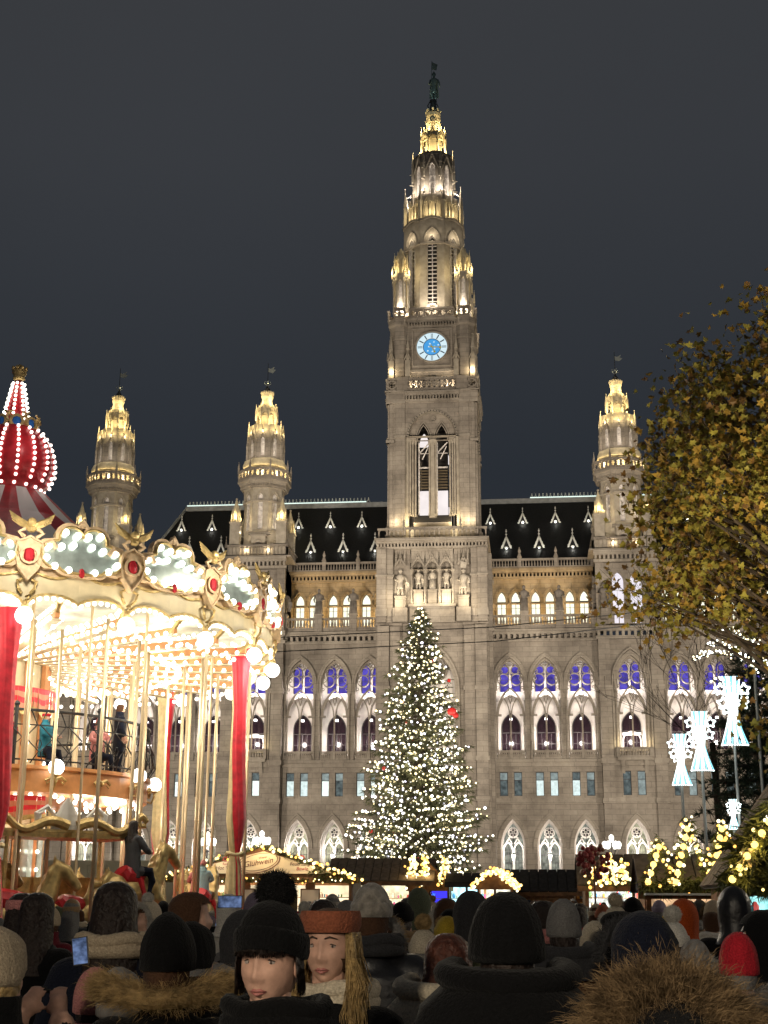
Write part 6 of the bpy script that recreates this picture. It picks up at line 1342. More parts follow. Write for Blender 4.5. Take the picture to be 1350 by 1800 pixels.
def face_head(c=(0,0,1.635), nu=72, nv=56):
    q = MB(); vs = []; G = lambda x, z, x0, z0, sx, sz: math.exp(-((x-x0)/sx)**2-((z-z0)/sz)**2)
    F = [(.011,0,.004,.008,.028),(.017,0,-.028,.0115,.014),(-.009,.033,.011,.017,.012),(.0045,.030,.033,.024,.009),(.005,.050,-.020,.020,.020),(.006,0,-.067,.030,.020),(.0035,0,-.062,.017,.0038),(-.003,0,-.0668,.022,.0022),(.0045,0,-.0725,.015,.005),(-.004,0,-.084,.020,.006),(.008,0,-.101,.020,.013),(.0045,.033,.0185,.016,.0042),(.003,.033,.002,.015,.0038),(.006,.0135,-.034,.007,.007),(-.003,.024,-.047,.008,.014)]
    for j in range(nv+1):
        ph = -math.pi/2+math.pi*j/nv
        for i in range(nu):
            a = 2*math.pi*i/nu; x = .077*math.cos(ph)*math.sin(a); y = math.cos(ph)*math.cos(a)*(.090 if math.cos(a) > 0 else .102); z = .121*math.sin(ph)
            lo = max(0, -z/.121); x *= 1-.24*lo**1.6; y = y*(1-.12*lo**2)-(.012*lo**2 if y < 0 else -.006*lo)
            f = max(0., min(1., (y-.01)/.04)); f = f*f*(3-2*f)
            if f: 
                for A, x0, z0, sx, sz in F: y += f*A*(G(x,z,x0,z0,sx,sz)+(G(x,z,-x0,z0,sx,sz) if x0 else 0))
            vs.append((c[0]+x, c[1]+y-.004, c[2]+z))
    fs = [(j*nu+i, j*nu+(i+1) % nu, (j+1)*nu+(i+1) % nu, (j+1)*nu+i) for j in range(nv) for i in range(nu)]
    q.add(vs, fs)
    for s in (-1,1): q.ball((c[0]+s*.077, c[1]-.012, c[2]-.004), .021, 0, 10, 8, .35, .85, 1.35)
    return q
def hero_mesh():
    b = body_mesh('down', .012, False, 1., False, False); q = face_head(); q.path([(0,-.03,1.45),(0,-.015,1.52),(0,-.005,1.60)], [.08,.060,.056], 18)
    vs = [tuple(v.co) for v in b.vertices]; fs = [tuple(p.vertices) for p in b.polygons]; ms = [p.material_index for p in b.polygons]; n = len(vs)
    me = bpy.data.meshes.new('person'); me.from_pydata(vs+q.v, [], fs+[tuple(i+n for i in f) for f in q.f]); me.polygons.foreach_set('material_index', ms+[0]*len(q.f)); me.polygons.foreach_set('use_smooth', [True]*len(me.polygons)); me.update()
    for m in (SKIN, C['black'], C['navy'], C['black']): me.materials.append(m)
    return me
HERO = hero_mesh()
HC = Vector((0,0,1.635))
def shell(prof, nu=28, cut=None, rib=0., nrib=0, lump=0., seed=0, off=(0,0), lift=0.):   # rings (rx, ry, z, cy)
    q = MB(); vs = []
    for rx, ry, z, cy_ in prof:
        for i in range(nu):
            a = 2*math.pi*i/nu; k = 1+rib*math.cos(a*nrib)+(lump*mnoise.noise(Vector((math.cos(a)*2.2, math.sin(a)*2.2, z*11+seed))) if lump else 0); vs.append((rx*k*math.cos(a)+off[0], cy_+ry*k*math.sin(a)+off[1], z+lift*max(0,math.sin(a))*max(0,min(1,(1.80-z)/.12))))
    fs = []
    for j in range(len(prof)-1):
        for i in range(nu):
            f = (j*nu+i, j*nu+(i+1) % nu, (j+1)*nu+(i+1) % nu, (j+1)*nu+i); cx = sum(Vector(vs[t]) for t in f)/4 if False else Vector((sum(vs[t][0] for t in f)/4, sum(vs[t][1] for t in f)/4, sum(vs[t][2] for t in f)/4))
            if cut and cut(cx): continue
            fs.append(f)
    if not cut: fs.append(tuple(range((len(prof)-1)*nu, len(prof)*nu)))
    else: fs.append(tuple(range((len(prof)-1)*nu, len(prof)*nu)))
    q.add(vs, fs); return q
def fur(mb, pts, L, n, seed, m=0, w=.0022, out=None, jit=.02, droop=.3, rough=.33):
    rnd = random.Random(seed); pts = [Vector(p) for p in pts]; k = len(pts)-1
    for _ in range(n):
        u = rnd.random()*k; j = min(k-1, int(u)); p = pts[j].lerp(pts[j+1], u-j)+Vector((rnd.gauss(0,jit), rnd.gauss(0,jit), rnd.gauss(0,jit)))
        d = (p-(out if out is not None else HC)); d = d.normalized() if d.length > 1e-5 else Vector((0,0,1)); d = (d*.8+Vector((rnd.gauss(0,rough), rnd.gauss(0,rough), rnd.gauss(0,rough)-droop))).normalized()*L*rnd.uniform(.5,1.2)
        s = d.cross(Vector((rnd.gauss(0,1),rnd.gauss(0,1),rnd.gauss(0,1)))); s = s.normalized()*w*rnd.uniform(.7,1.4) if s.length > 1e-6 else Vector((w,0,0)); b = p+d*.55; e_ = p+d+Vector((0,0,-L*.18))
        mb.add([tuple(p-s), tuple(p+s), tuple(b+s*.7), tuple(b-s*.7), tuple(e_)], [(0,1,2,3),(3,2,4)], m)
def as_mesh(q, name, smooth=True, slots=1):
    me = bpy.data.meshes.new(name); me.from_pydata(q.v, [], q.f); me.polygons.foreach_set('material_index', q.m); me.polygons.foreach_set('use_smooth', [smooth]*len(q.f)); me.update()
    for _ in range(slots): me.materials.append(C['black'])
    return me
GEAR = {}; PARTS = {}
def dome(z0, zt, rx, ry, cy_=-.008, n=9, slouch=0., p=.5): return [(rx*(max(1e-3, 1-t**2.4))**p, ry*(max(1e-3, 1-t**2.4))**p, z0+(zt-z0)*t, cy_-slouch*t) for t in [i/n for i in range(n)]+[.985]]
q = shell([(.088,.106,1.635,-.008)]+dome(1.64,1.795,.096,.114), 40, None, .012, 20, lift=.03); q.add(*(lambda s: (s.v, s.f))(shell([(.099,.117,1.632,-.008),(.104,.122,1.65,-.008),(.104,.122,1.685,-.008),(.099,.117,1.70,-.008)], 40, None, .015, 20, lift=.03))); GEAR['beanie'] = as_mesh(q, 'beanie')
q = shell([(.085,.103,1.60,-.008)]+dome(1.61,1.815,.099,.117,-.012,9,.035,.5), 66, None, .016, 22, .06, 3, lift=.085); GEAR['slouch'] = as_mesh(q, 'knit_hat')
q = shell([(.092,.11,1.625,-.01)]+dome(1.63,1.84,.105,.122,-.01,9,.02,.62), 66, None, .012, 22, .06, 8, lift=.06); GEAR['peak'] = as_mesh(q, 'pointed_hat')
def pom(c, r, n, seed, L):
    q = MB(); q.ball(c, r*.97, 0, 16, 11); rn = random.Random(seed); c = Vector(c)
    for _ in range(n):
        v = Vector((rn.gauss(0,1), rn.gauss(0,1), rn.gauss(0,1))).normalized(); p = c+v*r*.9; d = (v+Vector((rn.gauss(0,.35), rn.gauss(0,.35), rn.gauss(0,.35)-.15))).normalized()*L*rn.uniform(.5,1.2); s = d.cross(Vector((rn.gauss(0,1), rn.gauss(0,1), rn.gauss(0,1)))).normalized()*.0011
        q.add([tuple(p-s), tuple(p+s), tuple(p+d)], [(0,1,2)])
    return q
q = pom((0,-.01,1.835), .054, 3600, 3, .020); GEAR['pom'] = as_mesh(q, 'pompom', False)
cutf = lambda c: c.y > .055 and c.z < 1.735
hoodprof = [(.165,.15,1.42,-.03),(.128,.132,1.465,-.032),(.113,.124,1.52,-.028),(.117,.134,1.59,-.025),(.121,.142,1.66,-.022)]+[(.121*(1-t**2.2)**.5, .142*(1-t**2.2)**.5, 1.66+.165*t, -.022-.01*t) for t in (.3,.5,.7,.85,.95,.99)]
GEAR['hood'] = as_mesh(shell(hoodprof, 36, cutf, 0, 1, .07, 1), 'hood'); GEAR['hood2'] = as_mesh(shell([(a*1.04,b*1.02,z,c-.012) for a,b,z,c in hoodprof], 36, cutf, .02, 3, .12, 6), 'hood')
q = shell(hoodprof, 36, cutf, .008, 14, .05, 4)
for i in range(6): z = 1.50+i*.055; 
GEAR['padhood'] = as_mesh(q, 'padded_hood')
rim = [(.125*math.cos(t), .075+.02*math.sin(t)-.0*t, 1.62+.155*math.sin(t)) for t in [R(-50+280*i/24) for i in range(25)]]
q = MB(); q.path(rim, .018, 6); fur(q, rim, .028, 8000, 5, 0, .0010, Vector((0,.0,1.62)), .012, .05); GEAR['furtrim'] = as_mesh(q, 'fur_trim', False)
rim2 = [(.215*math.cos(t), -.065+.10*math.sin(t), 1.50+.02*math.cos(2*t)) for t in [2*math.pi*i/30 for i in range(31)]]
q = MB(); q.path(rim2, .035, 8); fur(q, rim2, .036, 26000, 6, 0, .0007, Vector((0,-.04,1.42)), .022, .15); GEAR['furcollar'] = as_mesh(q, 'fur_collar', False)
rim3 = [(.13*math.cos(t), -.04+.10*math.sin(t), 1.485) for t in [2*math.pi*i/24 for i in range(25)]]
GEAR['collar'] = as_mesh(shell([(.15,.125,1.43,-.03),(.112,.105,1.47,-.03),(.098,.098,1.52,-.025),(.102,.102,1.565,-.022),(.095,.095,1.568,-.022),(.088,.088,1.52,-.022)], 30, lambda c: c.y > .075 or False, .01, 5, .08, 7), 'collar'); GEAR['collar'].polygons[-1]
q = MB(); q.path(rim3, .036, 9); q.path([(x*1.05,y*1.05,z+.04+.008*math.sin(i)) for i, (x,y,z) in enumerate(rim3)], .03, 9); GEAR['scarf'] = as_mesh(q, 'scarf')
q = shell([(.24,.17,1.38,-.05),(.22,.17,1.44,-.05),(.17,.15,1.50,-.045),(.135,.125,1.53,-.035),(.12,.11,1.55,-.03)], 32, lambda c: c.y > .09, .02, 4, .1, 2); q.path([(.15*math.cos(t), -.05+.12*math.sin(t), 1.535+.02*math.sin(t)) for t in [R(150+240*i/20) for i in range(21)]], .04, 9); GEAR['hooddown'] = as_mesh(q, 'folded_hood')
q = shell([(.125,.085,1.30,-.075),(.125,.095,1.38,-.06),(.115,.105,1.46,-.04),(.105,.115,1.54,-.022),(.097,.116,1.62,-.016),(.094,.115,1.68,-.014)]+[(.094*(1-t**2.2)**.5, .115*(1-t**2.2)**.5, 1.68+.092*t, -.013) for t in (.3,.6,.85,.97)], 44, lambda c: c.y > .035 and c.z < 1.70, .02, 21, .07, 5); GEAR['longhair'] = as_mesh(q, 'long_hair')
q = shell([(.075,.09,1.56,-.03),(.088,.105,1.60,-.018),(.091,.110,1.66,-.014),(.091,.111,1.68,-.012)]+[(.091*(1-t**2.2)**.5, .111*(1-t**2.2)**.5, 1.68+.085*t, -.012) for t in (.3,.6,.85,.97)], 36, lambda c: c.y > .045 and c.z < 1.705, .02, 17, .05, 9); GEAR['shorthair'] = as_mesh(q, 'short_hair'); q.v = [(x*.93, -.012+(y+.012)*.93, z-.022) for x, y, z in q.v]; GEAR['underhair'] = as_mesh(q, 'short_hair')
q = shell([(.096,.112,1.655,-.01),(.104,.120,1.675,-.01),(.105,.121,1.70,-.012),(.099,.113,1.725,-.014)], 36, None, .02, 12); q.f.pop(); q.m.pop(); GEAR['headband'] = as_mesh(q, 'headband')
q = shell([(.098,.118,1.69,-.008),(.102,.125,1.705,-.008)]+[(.102*(1-t**2.4)**.5, .128*(1-t**2.4)**.5, 1.705+.07*t, -.008) for t in (.3,.6,.85,.98)], 32); q.ball((0,.13,1.705), .07, 0, 12, 6, 1.1, .7, .12); GEAR['cap'] = as_mesh(q, 'flat_cap')
q = MB(); 
for i in range(90):
    rnd = random.Random(i); a = R(-150+300*i/90)+math.pi/2; 
q = MB(); rnd = random.Random(4)
for i in range(420):
    a = R(38+104*rnd.random()); x, y = .088*math.cos(a), -.004+.105*math.sin(a); q.path([(x*.95,y*.95,1.70),(x*1.03,y*1.04,1.675),(x*1.02+rnd.gauss(0,.006),y*1.03,1.652-.016*rnd.random())], [.0022,.002,.0006], 3)
for s in (-1,1):
    for i in range(120): q.path([(s*.086,.02-.0003*i,1.68),(s*(.092+.003*rnd.random()),.030-.0004*i,1.62),(s*(.088+.012*rnd.random()),.02-.0004*i,1.56-.03*rnd.random())], [.0022,.0022,.0006], 3)
GEAR['fringe'] = as_mesh(q, 'hair_fringe')
q = MB(); rnd = random.Random(9)
for s in (-1,1):
    for i in range(750): x = s*rnd.uniform(.070,.094); y = rnd.uniform(-.07,.035); w1, w2 = rnd.uniform(1.1,1.5), rnd.uniform(1.1,1.9); q.path([(x,y,1.69),(x*1.08+rnd.gauss(0,.004),y+.004,1.61),(x*w1+rnd.gauss(0,.008),y+.02+rnd.gauss(0,.01),1.52),(x*(w1+w2)/2+rnd.gauss(0,.01),y+.05+rnd.gauss(0,.015),1.43),(x*w2,y+.07+rnd.gauss(0,.02),1.32-.08*rnd.random())], [.0018,.002,.0018,.0014,.0006], 3)
GEAR['locks'] = as_mesh(q, 'long_locks')
q = MB()
for s in (-1,1):
    q.ball((s*.033,.0595,1.6445), .0125, 0, 14, 10, 1.12, 1, .72); q.ball((s*.033-.0025,.0682,1.6445), .0052, 1, 10, 6, 1, .75, 1); q.path([(s*.013,.084,1.669),(s*.031,.0845,1.6755),(s*.053,.066,1.668)], [.0028,.0034,.0015], 5, 1); q.path([(s*.020,.0705,1.6495),(s*.033,.0745,1.6525),(s*.047,.0655,1.648)], [.0012,.0020,.0012], 5, 1)
GEAR['eyes'] = as_mesh(q, 'eyes', True, 2)
q = MB(); z = 1.635; q.path([(-.025,.0695,z-.0665),(-.009,.0800,z-.0625),(0,.0805,z-.0638),(.009,.0800,z-.0625),(.025,.0695,z-.0665)], [.0012,.0046,.0042,.0046,.0012], 8); q.path([(-.022,.0700,z-.069),(0,.0800,z-.0735),(.022,.0700,z-.069)], [.0012,.0056,.0012], 8); GEAR['lips'] = as_mesh(q, 'lips')
PEOPLE = []; LABELS = {}
def setm(o, i, m): o.material_slots[i].link = 'OBJECT'; o.material_slots[i].material = m
def person(x, y, ztop, label, coat='black', gear=(), rz=0., pose='down', hair=None, trousers='navy', ref=1.80, tilt=0., z0=0., me=None, group='people in the crowd', sc=None, name='person'):
    s = sc or max(.5, min(1.13, ztop/ref)); o = link(name, me or BM[pose], None, (x, y, z0)); o.scale = (s,s,s); o.rotation_euler = (0,0,rz)
    setm(o, 1, C[coat]); setm(o, 2, C[trousers])
    gear = list(gear); names = [g_ for g_, _ in gear]
    if not any(n_ in names for n_ in ('hood','hood2','padhood','scarf','hooddown','furcollar','longhair')): gear.append(('collar', coat))
    if any(n_ in names for n_ in ('beanie','slouch','peak','cap')) and not any('hair' in n_ or n_ in ('fringe','locks') for n_ in names): gear.append(('underhair', random.choice(('dark','dark','brown','brown','grey','blond'))))
    for g_, cname in gear:
        mm = C.get(cname) or HAIR.get(cname); c = PARTS[o.name, g_] = link(GEAR[g_].name.split('.')[0], GEAR[g_], o); 
        if g_ == 'eyes': setm(c, 0, mat('eye_white', (.34,.29,.26), .3)); setm(c, 1, mat('eye_dark', (.045,.026,.017), .3))
        else: setm(c, 0, mm)
    tag(o, label, 'person', group); PEOPLE.append((x, y)); return o
C['lips'] = LIPS; FUR = mat('fur_tan', (.15,.10,.052), .8, var=.6, scale=30, spec=.2); C['furtan'] = FUR; C['furbeige'] = mat('fur_beige', (.34,.23,.10), .8, var=.4, scale=30); C['furgrey'] = mat('fur_grey', (.20,.19,.18), .8, var=.3, scale=30); C['leather'] = mat('leather_black', (.012,.012,.014), .4, var=.3, scale=20, bump=.2, spec=.5)
C['knitgrey'] = mat('knit_grey', (.26,.235,.20), .9, var=.4, scale=26, bump=.7, sheen=.3)
P_ = person
gp = lambda o, g_: PARTS[o.name, g_]
h1 = P_(-.72, 3.9, 1.79, 'woman in black pompom hat facing the camera, lips parted, dark fringe', 'black', [('beanie','black'),('pom','black'),('fringe','dark'),('eyes','black'),('scarf','black'),('lips','lips')], R(180-14), me=HERO, sc=.985); gp(h1,'beanie').location = (0,-.004,.018); gp(h1,'fringe').location = (0,-.004,.020); gp(h1,'pom').location = (0,-.02,.0); gp(h1,'scarf').location = (0,-.012,-.004)
h2 = P_(-.685, 4.8, 1.78, 'woman in rust knit headband with long blond hair facing the camera', 'black', [('headband','rust'),('shorthair','brown'),('locks','blond'),('eyes','black'),('scarf','cream'),('lips','lips')], R(180-10), me=HERO, ref=1.79); gp(h2,'headband').location = (0,-.006,.034); gp(h2,'shorthair').location = (0,-.008,.006); gp(h2,'scarf').location = (0,-.018,-.022)
o = P_(-.81, 7.2, 1.88, 'tall man from behind in mottled grey knit hat and black leather jacket', 'leather', [('beanie','knitgrey'),('scarf','charcoal'),('furtrim','furgrey')], 0, 'big'); gp(o,'furtrim').location = (0,-.03,-.135); gp(o,'furtrim').scale = (1.1,1,1)
P_(-.08, 4.5, 1.83, 'nearest person in big plain black hood seen from behind, centre right', 'black', [('slouch','black'),('hooddown','black')], R(4), 'big', ref=1.83); gp([o for o in bpy.data.objects if o.get('label','').startswith('nearest person')][0],'slouch').scale = (1.2,1.16,1); gp([o for o in bpy.data.objects if o.get('label','').startswith('nearest person')][0],'hooddown').scale = (1.22,1.25,1.022)
q = MB(); q.box(-.0025, .0025, -.158, -.150, 1.665, 1.705); t_ = q.build('reflective_tag', [mat('reflective_glow', (.8,.8,.75), .3, emit=(.8,.8,.75), es=.12)]); t_.parent = [o for o in bpy.data.objects if o.get('label','').startswith('nearest person')][0]; t_.location = (.02,.02,-.02)  # faint emission on the tag stands in for reflected light
o = P_(.22, 2.4, 1.70, 'person in black hooded coat with wide tan fur trim, bottom right corner', 'black', [('hood2','black')], R(-6), 'big', sc=.905)
rimb = [(.130*math.cos(t), -.02+.05*math.sin(t*2)*.2-.06, 1.66+.155*math.sin(t)) for t in [R(-25+230*i/30) for i in range(31)]]
q = MB(); q.path([(x*.97,y+.02,z-.01) for x,y,z in rimb], .034, 8); fur(q, rimb, .029, 105000, 15, 0, .00042, Vector((0,.0,1.60)), .024, .35, .22); ft = link('fur_trim', as_mesh(q, 'fur_trim', False), o); setm(ft, 0, FUR)
o = P_(-1.29, 5.0, 1.74, 'person in pointed black hat with thick golden fur collar, bottom left', 'black', [('peak','black'),('furcollar','furbeige')], R(5), 'big', ref=1.835); gp(o,'furcollar').scale = (1.06,1.1,1.0); gp(o,'furcollar').location = (0,.0,.055)
P_(-1.91, 6.4, 1.87, 'woman with long dark hair, beige scarf and navy coat seen from behind', 'navy', [('longhair','dark'),('scarf','beige')], R(8), ref=1.775)
o = P_(-1.83, 4.8, 1.71, 'person in beige hat at left edge holding up a lit phone', 'black', [('slouch','beige')], R(-10), 'phone', ref=1.83)
def phone(owner, loc, rot, label):
    q = MB(); q.box(-.068, .068, 0, .009, -.033, .033, 0); q.box(-.063, .063, -.002, -.0, -.029, .029, 1); o = q.build('phone', [IRON, glow('phone_screen', (.22,.32,.60), .30, var=.9, scale=28)]); o.location = loc; o.rotation_euler = rot; tag(o, label, 'phone', 'phones held up by people')
phone(None, (-1.655, 5.13, 1.60), (0,R(82),0), 'phone with blue screen held up by person at left edge'); bpy.data.objects['phone'].scale = (.72,1,.9)
P_(.18, 8.1, 1.82, 'person in plain grey beanie and dark brown jacket right of the big black hood', 'brown', [('slouch','grey'),('hooddown','charcoal')], 0, 'big', ref=1.83)
P_(.385, 9.0, 1.69, 'person in smooth cream hat right of the grey beanie', 'cream', [('slouch','cream')], R(10), ref=1.83)
P_(.39, 5.3, 1.76, 'person in wide fluffy black hood behind the fur trimmed coat', 'black', [('hood2','navy'),('furtrim','charcoal')], R(25), 'big', ref=1.83)
P_(.95, 6.8, 1.67, 'person in bright red beanie near right edge', 'charcoal', [('slouch','red'),('furcollar','furgrey')], 0, ref=1.83)
P_(1.26, 12.0, 1.82, 'person in orange hood beyond the white pompom hat', 'orange', [('hood','orange')], R(-15), ref=1.825)
P_(1.53, 11.0, 1.91, 'tall person in black padded hood and jacket before the teal stall', 'black', [('padhood','leather')], R(-5), 'big', ref=1.825)
P_(.87, 9.0, 1.76, 'person in white pompom hat and white fluffy hood', 'white', [('beanie','white'),('pom','white'),('hooddown','white'),('furcollar','white')], R(15), ref=1.885)
o = P_(-.32, 5.5, 1.67, 'person with auburn hair and big cream folded hood left of black hood', 'cream', [('longhair','auburn'),('hooddown','cream')], R(-8), ref=1.775); gp(o,'hooddown').scale = (1.15,1.25,1.02)
P_(-.60, 10.2, 1.69, 'person in mustard yellow knit hat', 'black', [('beanie','yellow')], R(20), ref=1.80)
P_(-.68, 9.0, 1.70, 'person in cream hat with tan fur pompom', 'cream', [('beanie','cream'),('pom','furbeige')], R(-10), ref=1.885)
P_(-.84, 14.0, 1.82, 'person in brown hood with white edge beside the dark green hood', 'brown', [('hood','brown'),('furtrim','white')], R(10), ref=1.825)
P_(-.42, 10.0, 1.86, 'person in dark green hood behind the big black hood', 'olive', [('hood2','charcoal')], 0, 'big', ref=1.825)
P_(-1.18, 15.0, 1.93, 'tall person in sage green parka with hood up', 'green', [('hood','green')], 0, 'big', ref=1.825)
P_(-1.09, 12.0, 1.79, 'person in black knit hat between leather jacket and green parka', 'black', [('beanie','black'),('scarf','tan')], R(-20), ref=1.80)
P_(-1.79, 7.4, 1.83, 'man in profile with short brown hair looking right', 'black', [('shorthair','brown'),('scarf','black')], R(-75), ref=1.768)
o = P_(-1.48, 6.2, 1.71, 'person in round black hat holding a small red cup', 'black', [('slouch','black')], R(-15), 'cup', ref=1.83)
q = MB(); q.lathe(0, 0, [(.026,0),(.034,.09),(.031,.09),(.024,.005)], 16); cu = q.build('cup', [mat('cup_red', (.35,.015,.02), .35)], None, True); cu.location = (-1.22, 6.42, 1.295); tag(cu, 'small red cup held in the hand beside black pointed hat', 'cup')
P_(-1.43, 7.0, 1.74, 'person in dark grey hood with pale cords', 'charcoal', [('hood2','charcoal'),('scarf','grey')], R(15), 'big', ref=1.825)
P_(-1.76, 10.0, 1.96, 'tall person in camouflage brown cap standing above the crowd', 'camo', [('slouch','camo'),('hooddown','camo')], 0, 'big', ref=1.83)
P_(-2.74, 14.0, 1.87, 'person in lilac grey hood left of camouflage cap', 'lilac', [('hood','lilac')], R(12), ref=1.825)
P_(-3.0, 14.0, 1.85, 'person in off white hood near the twisted curtain', 'white', [('hood','white')], R(-20), ref=1.825)
P_(-1.73, 5.6, 1.54, 'child in fluffy pink hat at bottom left', 'pink', [('slouch','pink')], R(5), ref=1.83); P_(-1.54, 5.3, 1.555, 'child in fluffy grey hat next to the pink hat', 'charcoal', [('slouch','furgrey')], R(-5), ref=1.83)
P_(-3.31, 9.0, 1.83, 'person with black hair and pink ear band near left edge', 'black', [('longhair','dark'),('headband','pink')], R(10), ref=1.775); P_(-3.02, 8.5, 1.83, 'person with straight black hair and black jacket left of long hair woman', 'black', [('longhair','dark')], R(-12), ref=1.775)
P_(-4.84, 14.0, 1.72, 'person in pale beige hat before the carousel platform', 'wine', [('peak','beige')], 0, ref=1.83)
P_(-3.58, 13.0, 1.82, 'person in cream fur hood with pompom turned to the camera', 'cream', [('hood','cream'),('furtrim','white'),('shorthair','brown'),('pom','white')], R(150), ref=1.86)
P_(1.23, 8.0, 1.75, 'person in black hood at right edge facing left', 'black', [('hood','black'),('shorthair','dark')], R(70), ref=1.825)
P_(.87, 7.9, 1.61, 'person in brown grey fur hat left of red beanie', 'charcoal', [('slouch','furgrey'),('furcollar','furgrey')], R(8), ref=1.83)
P_(.53, 8.6, 1.74, 'person in black cap with face turned right', 'black', [('cap','black'),('shorthair','dark')], R(-60), ref=1.78); P_(.64, 11.0, 1.85, 'person in cream hat with round cream pompom', 'tan', [('beanie','cream'),('pom','cream')], R(6), ref=1.885)
P_(.91, 13.0, 1.84, 'person in black knit hat behind cream pompom hat', 'black', [('beanie','black')], 0, ref=1.80)
P_(-1.32, 9.0, 1.80, 'person with shoulder length black hair behind rust headband', 'black', [('longhair','dark'),('hooddown','charcoal')], R(-5), ref=1.775); P_(-1.5, 11.5, 1.80, 'person in grey knit hat behind rust headband woman', 'grey', [('beanie','grey')], R(12), ref=1.80)
P_(.10, 11.0, 1.80, 'person with pink phone case in profile right of the big black hood', 'black', [('shorthair','dark'),('scarf','pink')], R(-80), ref=1.768)
P_(-2.5, 17.0, 1.80, 'dark haired man before mulled wine stall with phone raised', 'black', [('shorthair','dark')], R(5), 'phone', ref=1.768); phone(None, (-2.42, 17.36, 1.60), (0,0,0), 'phone held up before the mulled wine stall'); phone(None, (-1.62, 7.55, 1.775), (0,0,0), 'phone raised above dark grey hood with pale cords')
P_(-6.6, 38.0, 1.85, 'laughing man with brown hair facing the camera by the mulled wine stall', 'black', [('shorthair','brown')], R(165), ref=1.768)
# ---------------------------------------------------------------- riders
def rider(r, a, z, coat, gear, label, trousers='navy', sc=1., face=1): 
    x, y = CC[0]+r*math.cos(a), CC[1]+r*math.sin(a); return person(x, y, 0, label, coat, gear, a+face*math.pi/2-math.pi/2, 'ride', trousers=trousers, z0=z, group='carousel riders', sc=sc)
def mounted(r, a, coat, gear, hl, label, trousers='navy', sc=1., face=1, hz=.30): 
    horse(r, a, hz, hl, 1.15, face); rider(r, a, hz+1.62-.66*sc-.02, coat, gear, label, trousers, sc, face)
mounted(6.1, R(-37), 'jacket', [('longhair','dark')], 'golden horse under the girl in grey jacket', 'girl with long dark hair and grey jacket riding a golden horse, seen from behind', 'navy', 1.0, 1, .72)
mounted(5.6, R(-2), 'skyblue', [('beanie','pink')], 'golden horse under the child in pale blue', 'child in pale blue jacket and pink hat on carousel', 'tan', .72)
mounted(4.9, R(-72), 'purple', [('beanie','teal')], 'golden horse under the child in purple', 'child in purple jacket and teal hat on carousel', 'purple', .72)
mounted(5.3, R(20), 'pink', [('beanie','lilac')], 'golden horse under the child in pink', 'child in pink jacket on carousel horse', 'pink', .72)
horse(6.0, R(-62), .0, 'large golden horse head close to the left curtain', 1.3); horse(6.1, R(-50), .2, 'golden horse in front of the long haired woman', 1.1); horse(5.9, R(40), .3, 'golden horse at the far right of the platform'); horse(4.8, R(70), .3, 'golden horse on the far side of the carousel'); horse(5.9, R(100), .25, 'golden horse at the back left of the carousel')
for k, (a, coat, gr, l) in enumerate(((-62,'red',[('peak','grey')],'child in red jacket at the upper deck railing'),(-47,'teal',[('shorthair','blond'),('headband','red')],'blond child in teal jacket on the upper deck'),(-22,'pink',[('beanie','pink')],'child in pink jacket on the upper deck'),(-6,'navy',[('shorthair','brown')],'adult in navy coat at the right end of the upper deck'))):
    x, y = CC[0]+3.45*math.cos(R(a)), CC[1]+3.45*math.sin(R(a)); person(x, y, 0, l, coat, gr, R(a-90+(35 if k % 2 else -20)), 'down' if k == 3 else 'ride', z0=4.66 if k == 3 else 4.66-.25, sc=.98 if k == 3 else .85, group='carousel riders')
# ---------------------------------------------------------------- the crowd behind
rnd = random.Random(42); EXCL = [(-13.9,53.3,7.2,4),(-8.9,61,4.5,4)]
def blocked(x, y):
    if math.hypot(x-CC[0], y-CC[1]) < 7.6: return True
    for sx, sy, w, d in ((-10.35,54,8.2,4),(-6.6,62,5,4),(-4.45,62.6,2.6,4),(-2.75,61,2.4,4),(-1.5,59.5,2.2,4),(.55,62,4.8,4),(3.2,45,3.8,3.4),(3.35,29,2.7,3),(5.15,24,4.4,3.6)):
        if abs(x-sx) < w/2+.3 and sy-.7 < y < sy+d: return True
    return math.hypot(x-7.9, y-28) < .8 or math.hypot(x-7.1,y-44) < .8
COATS = ['black']*7+['navy']*3+['charcoal']*4+['olive','brown','tan','beige','wine','grey','green','lilac']; HATS = ['black']*3+['charcoal']+['cream','white','red','knitgrey','furgrey']+['grey','grey','cream','beige','red','rust','white','pink','navy','olive','yellow','lilac','tan']
def land(x, y):
    t = (x+.105*y)/y
    for lim, nm in ((-.235,'below carousel dome'),(-.185,'by carousel platform'),(-.14,'before carousel poles'),(-.095,'left of mulled wine sign'),(-.05,'before mulled wine stall'),(-.01,'before plank roof stall'),(.03,'before blue lit stall'),(.065,'below christmas tree'),(.105,'before dark roofed stall'),(.15,'before toy stall'),(.2,'before three gabled stall')):
        if t < lim: return nm
    return 'by big right stall'
n = 0; tries = 0; hidden_done = {}
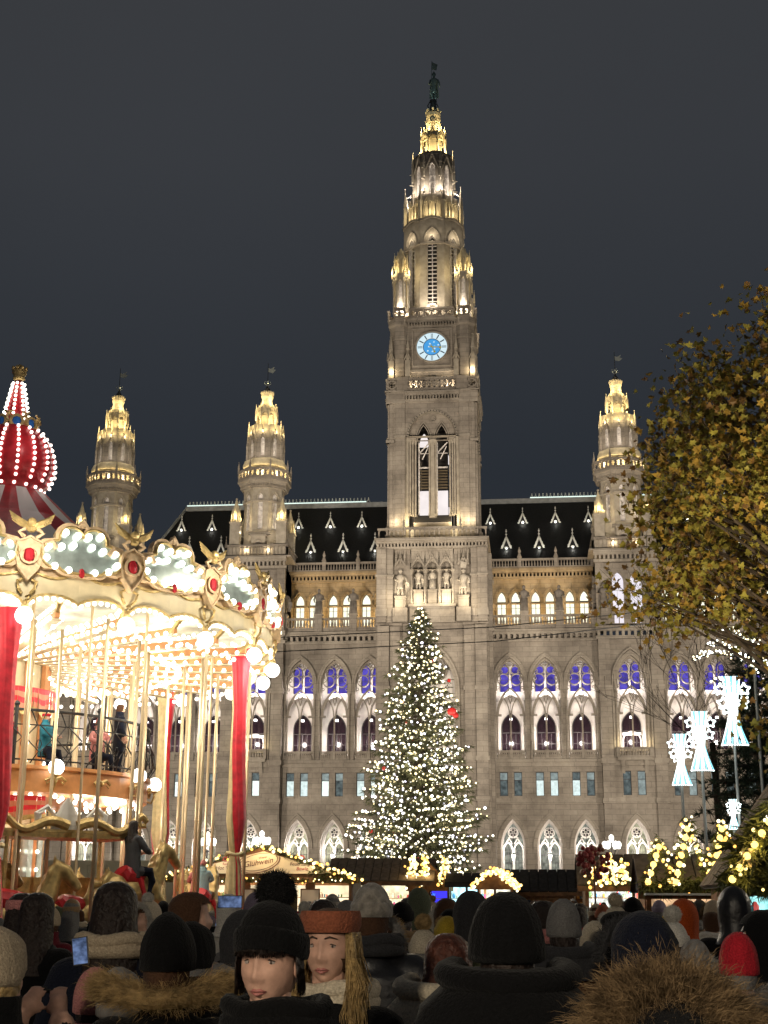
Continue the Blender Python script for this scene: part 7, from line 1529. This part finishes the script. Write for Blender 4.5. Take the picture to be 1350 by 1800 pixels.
while n < 235 and tries < 9000:
    tries += 1; y = 8.5+44*rnd.random()**1.5; x = -.105*y+rnd.uniform(-.29,.29)*y+rnd.uniform(-.4,.4)
    if blocked(x, y) or any(abs(x-a) < .52 and abs(y-b) < .62 and math.hypot(x-a, y-b) < .58 for a, b in PEOPLE): continue
    hat = rnd.choice(HATS); coat = rnd.choice(COATS); hr = rnd.choice(['dark','dark','brown','brown','blond','grey']); zt = rnd.gauss(1.71,.055) if y < 16 else rnd.gauss(1.75,.07)
    if y < 12: zt = min(zt, 1.70)
    k = rnd.random(); zt = min(zt, 1.88)
    if k < .34: gr, ref, d = [('beanie',hat),('longhair',hr)] if rnd.random() < .4 else [('beanie',hat)], 1.80, f'{hat} knit hat'
    elif k < .48: gr, ref, d = [('beanie',hat),('pom',rnd.choice((hat,'white','furbeige')))], 1.885, f'{hat} pompom hat'
    elif k < .62: gr, ref, d = [('hood',coat)]+([('furtrim',rnd.choice(('furtan','furbeige','furgrey')))] if rnd.random() < .3 else []), 1.825, f'{coat} hood'
    elif k < .76: gr, ref, d = [('longhair',hr),('scarf',hat)], 1.775, f'long {hr} hair'
    elif k < .88: gr, ref, d = [('shorthair',hr),('scarf',hat)], 1.768, f'short {hr} hair'
    else: gr, ref, d = [('slouch',hat)], 1.83, f'slouchy {hat} hat'
    if False: pass
    dz = 'near row' if y < 13 else ('middle rows' if y < 24 else 'far rows')
    l = f'{d} and {coat} coat, person in {dz} {land(x, y)}'
    if l in LABELS: continue
    LABELS[l] = 1
    up = rnd.random() < .09; rz_ = rnd.gauss(0,.25) if up else (rnd.gauss(0,.5) if rnd.random() < .8 else rnd.uniform(0,6.28))
    if up: s_ = min(1.13, zt/ref); phone(None, (x-math.sin(rz_)*.37*s_, y+math.cos(rz_)*.37*s_, 1.60*s_), (0,0,rz_), f'phone held up by person with {d}, {dz} {land(x, y)}')
    person(x, y, zt, l, coat, gr, rz_, 'phone' if up else rnd.choice(('down','down','big')), trousers=rnd.choice(('navy','black','charcoal')), ref=ref, group='people in the crowd')
    n += 1
print('crowd', n, tries)
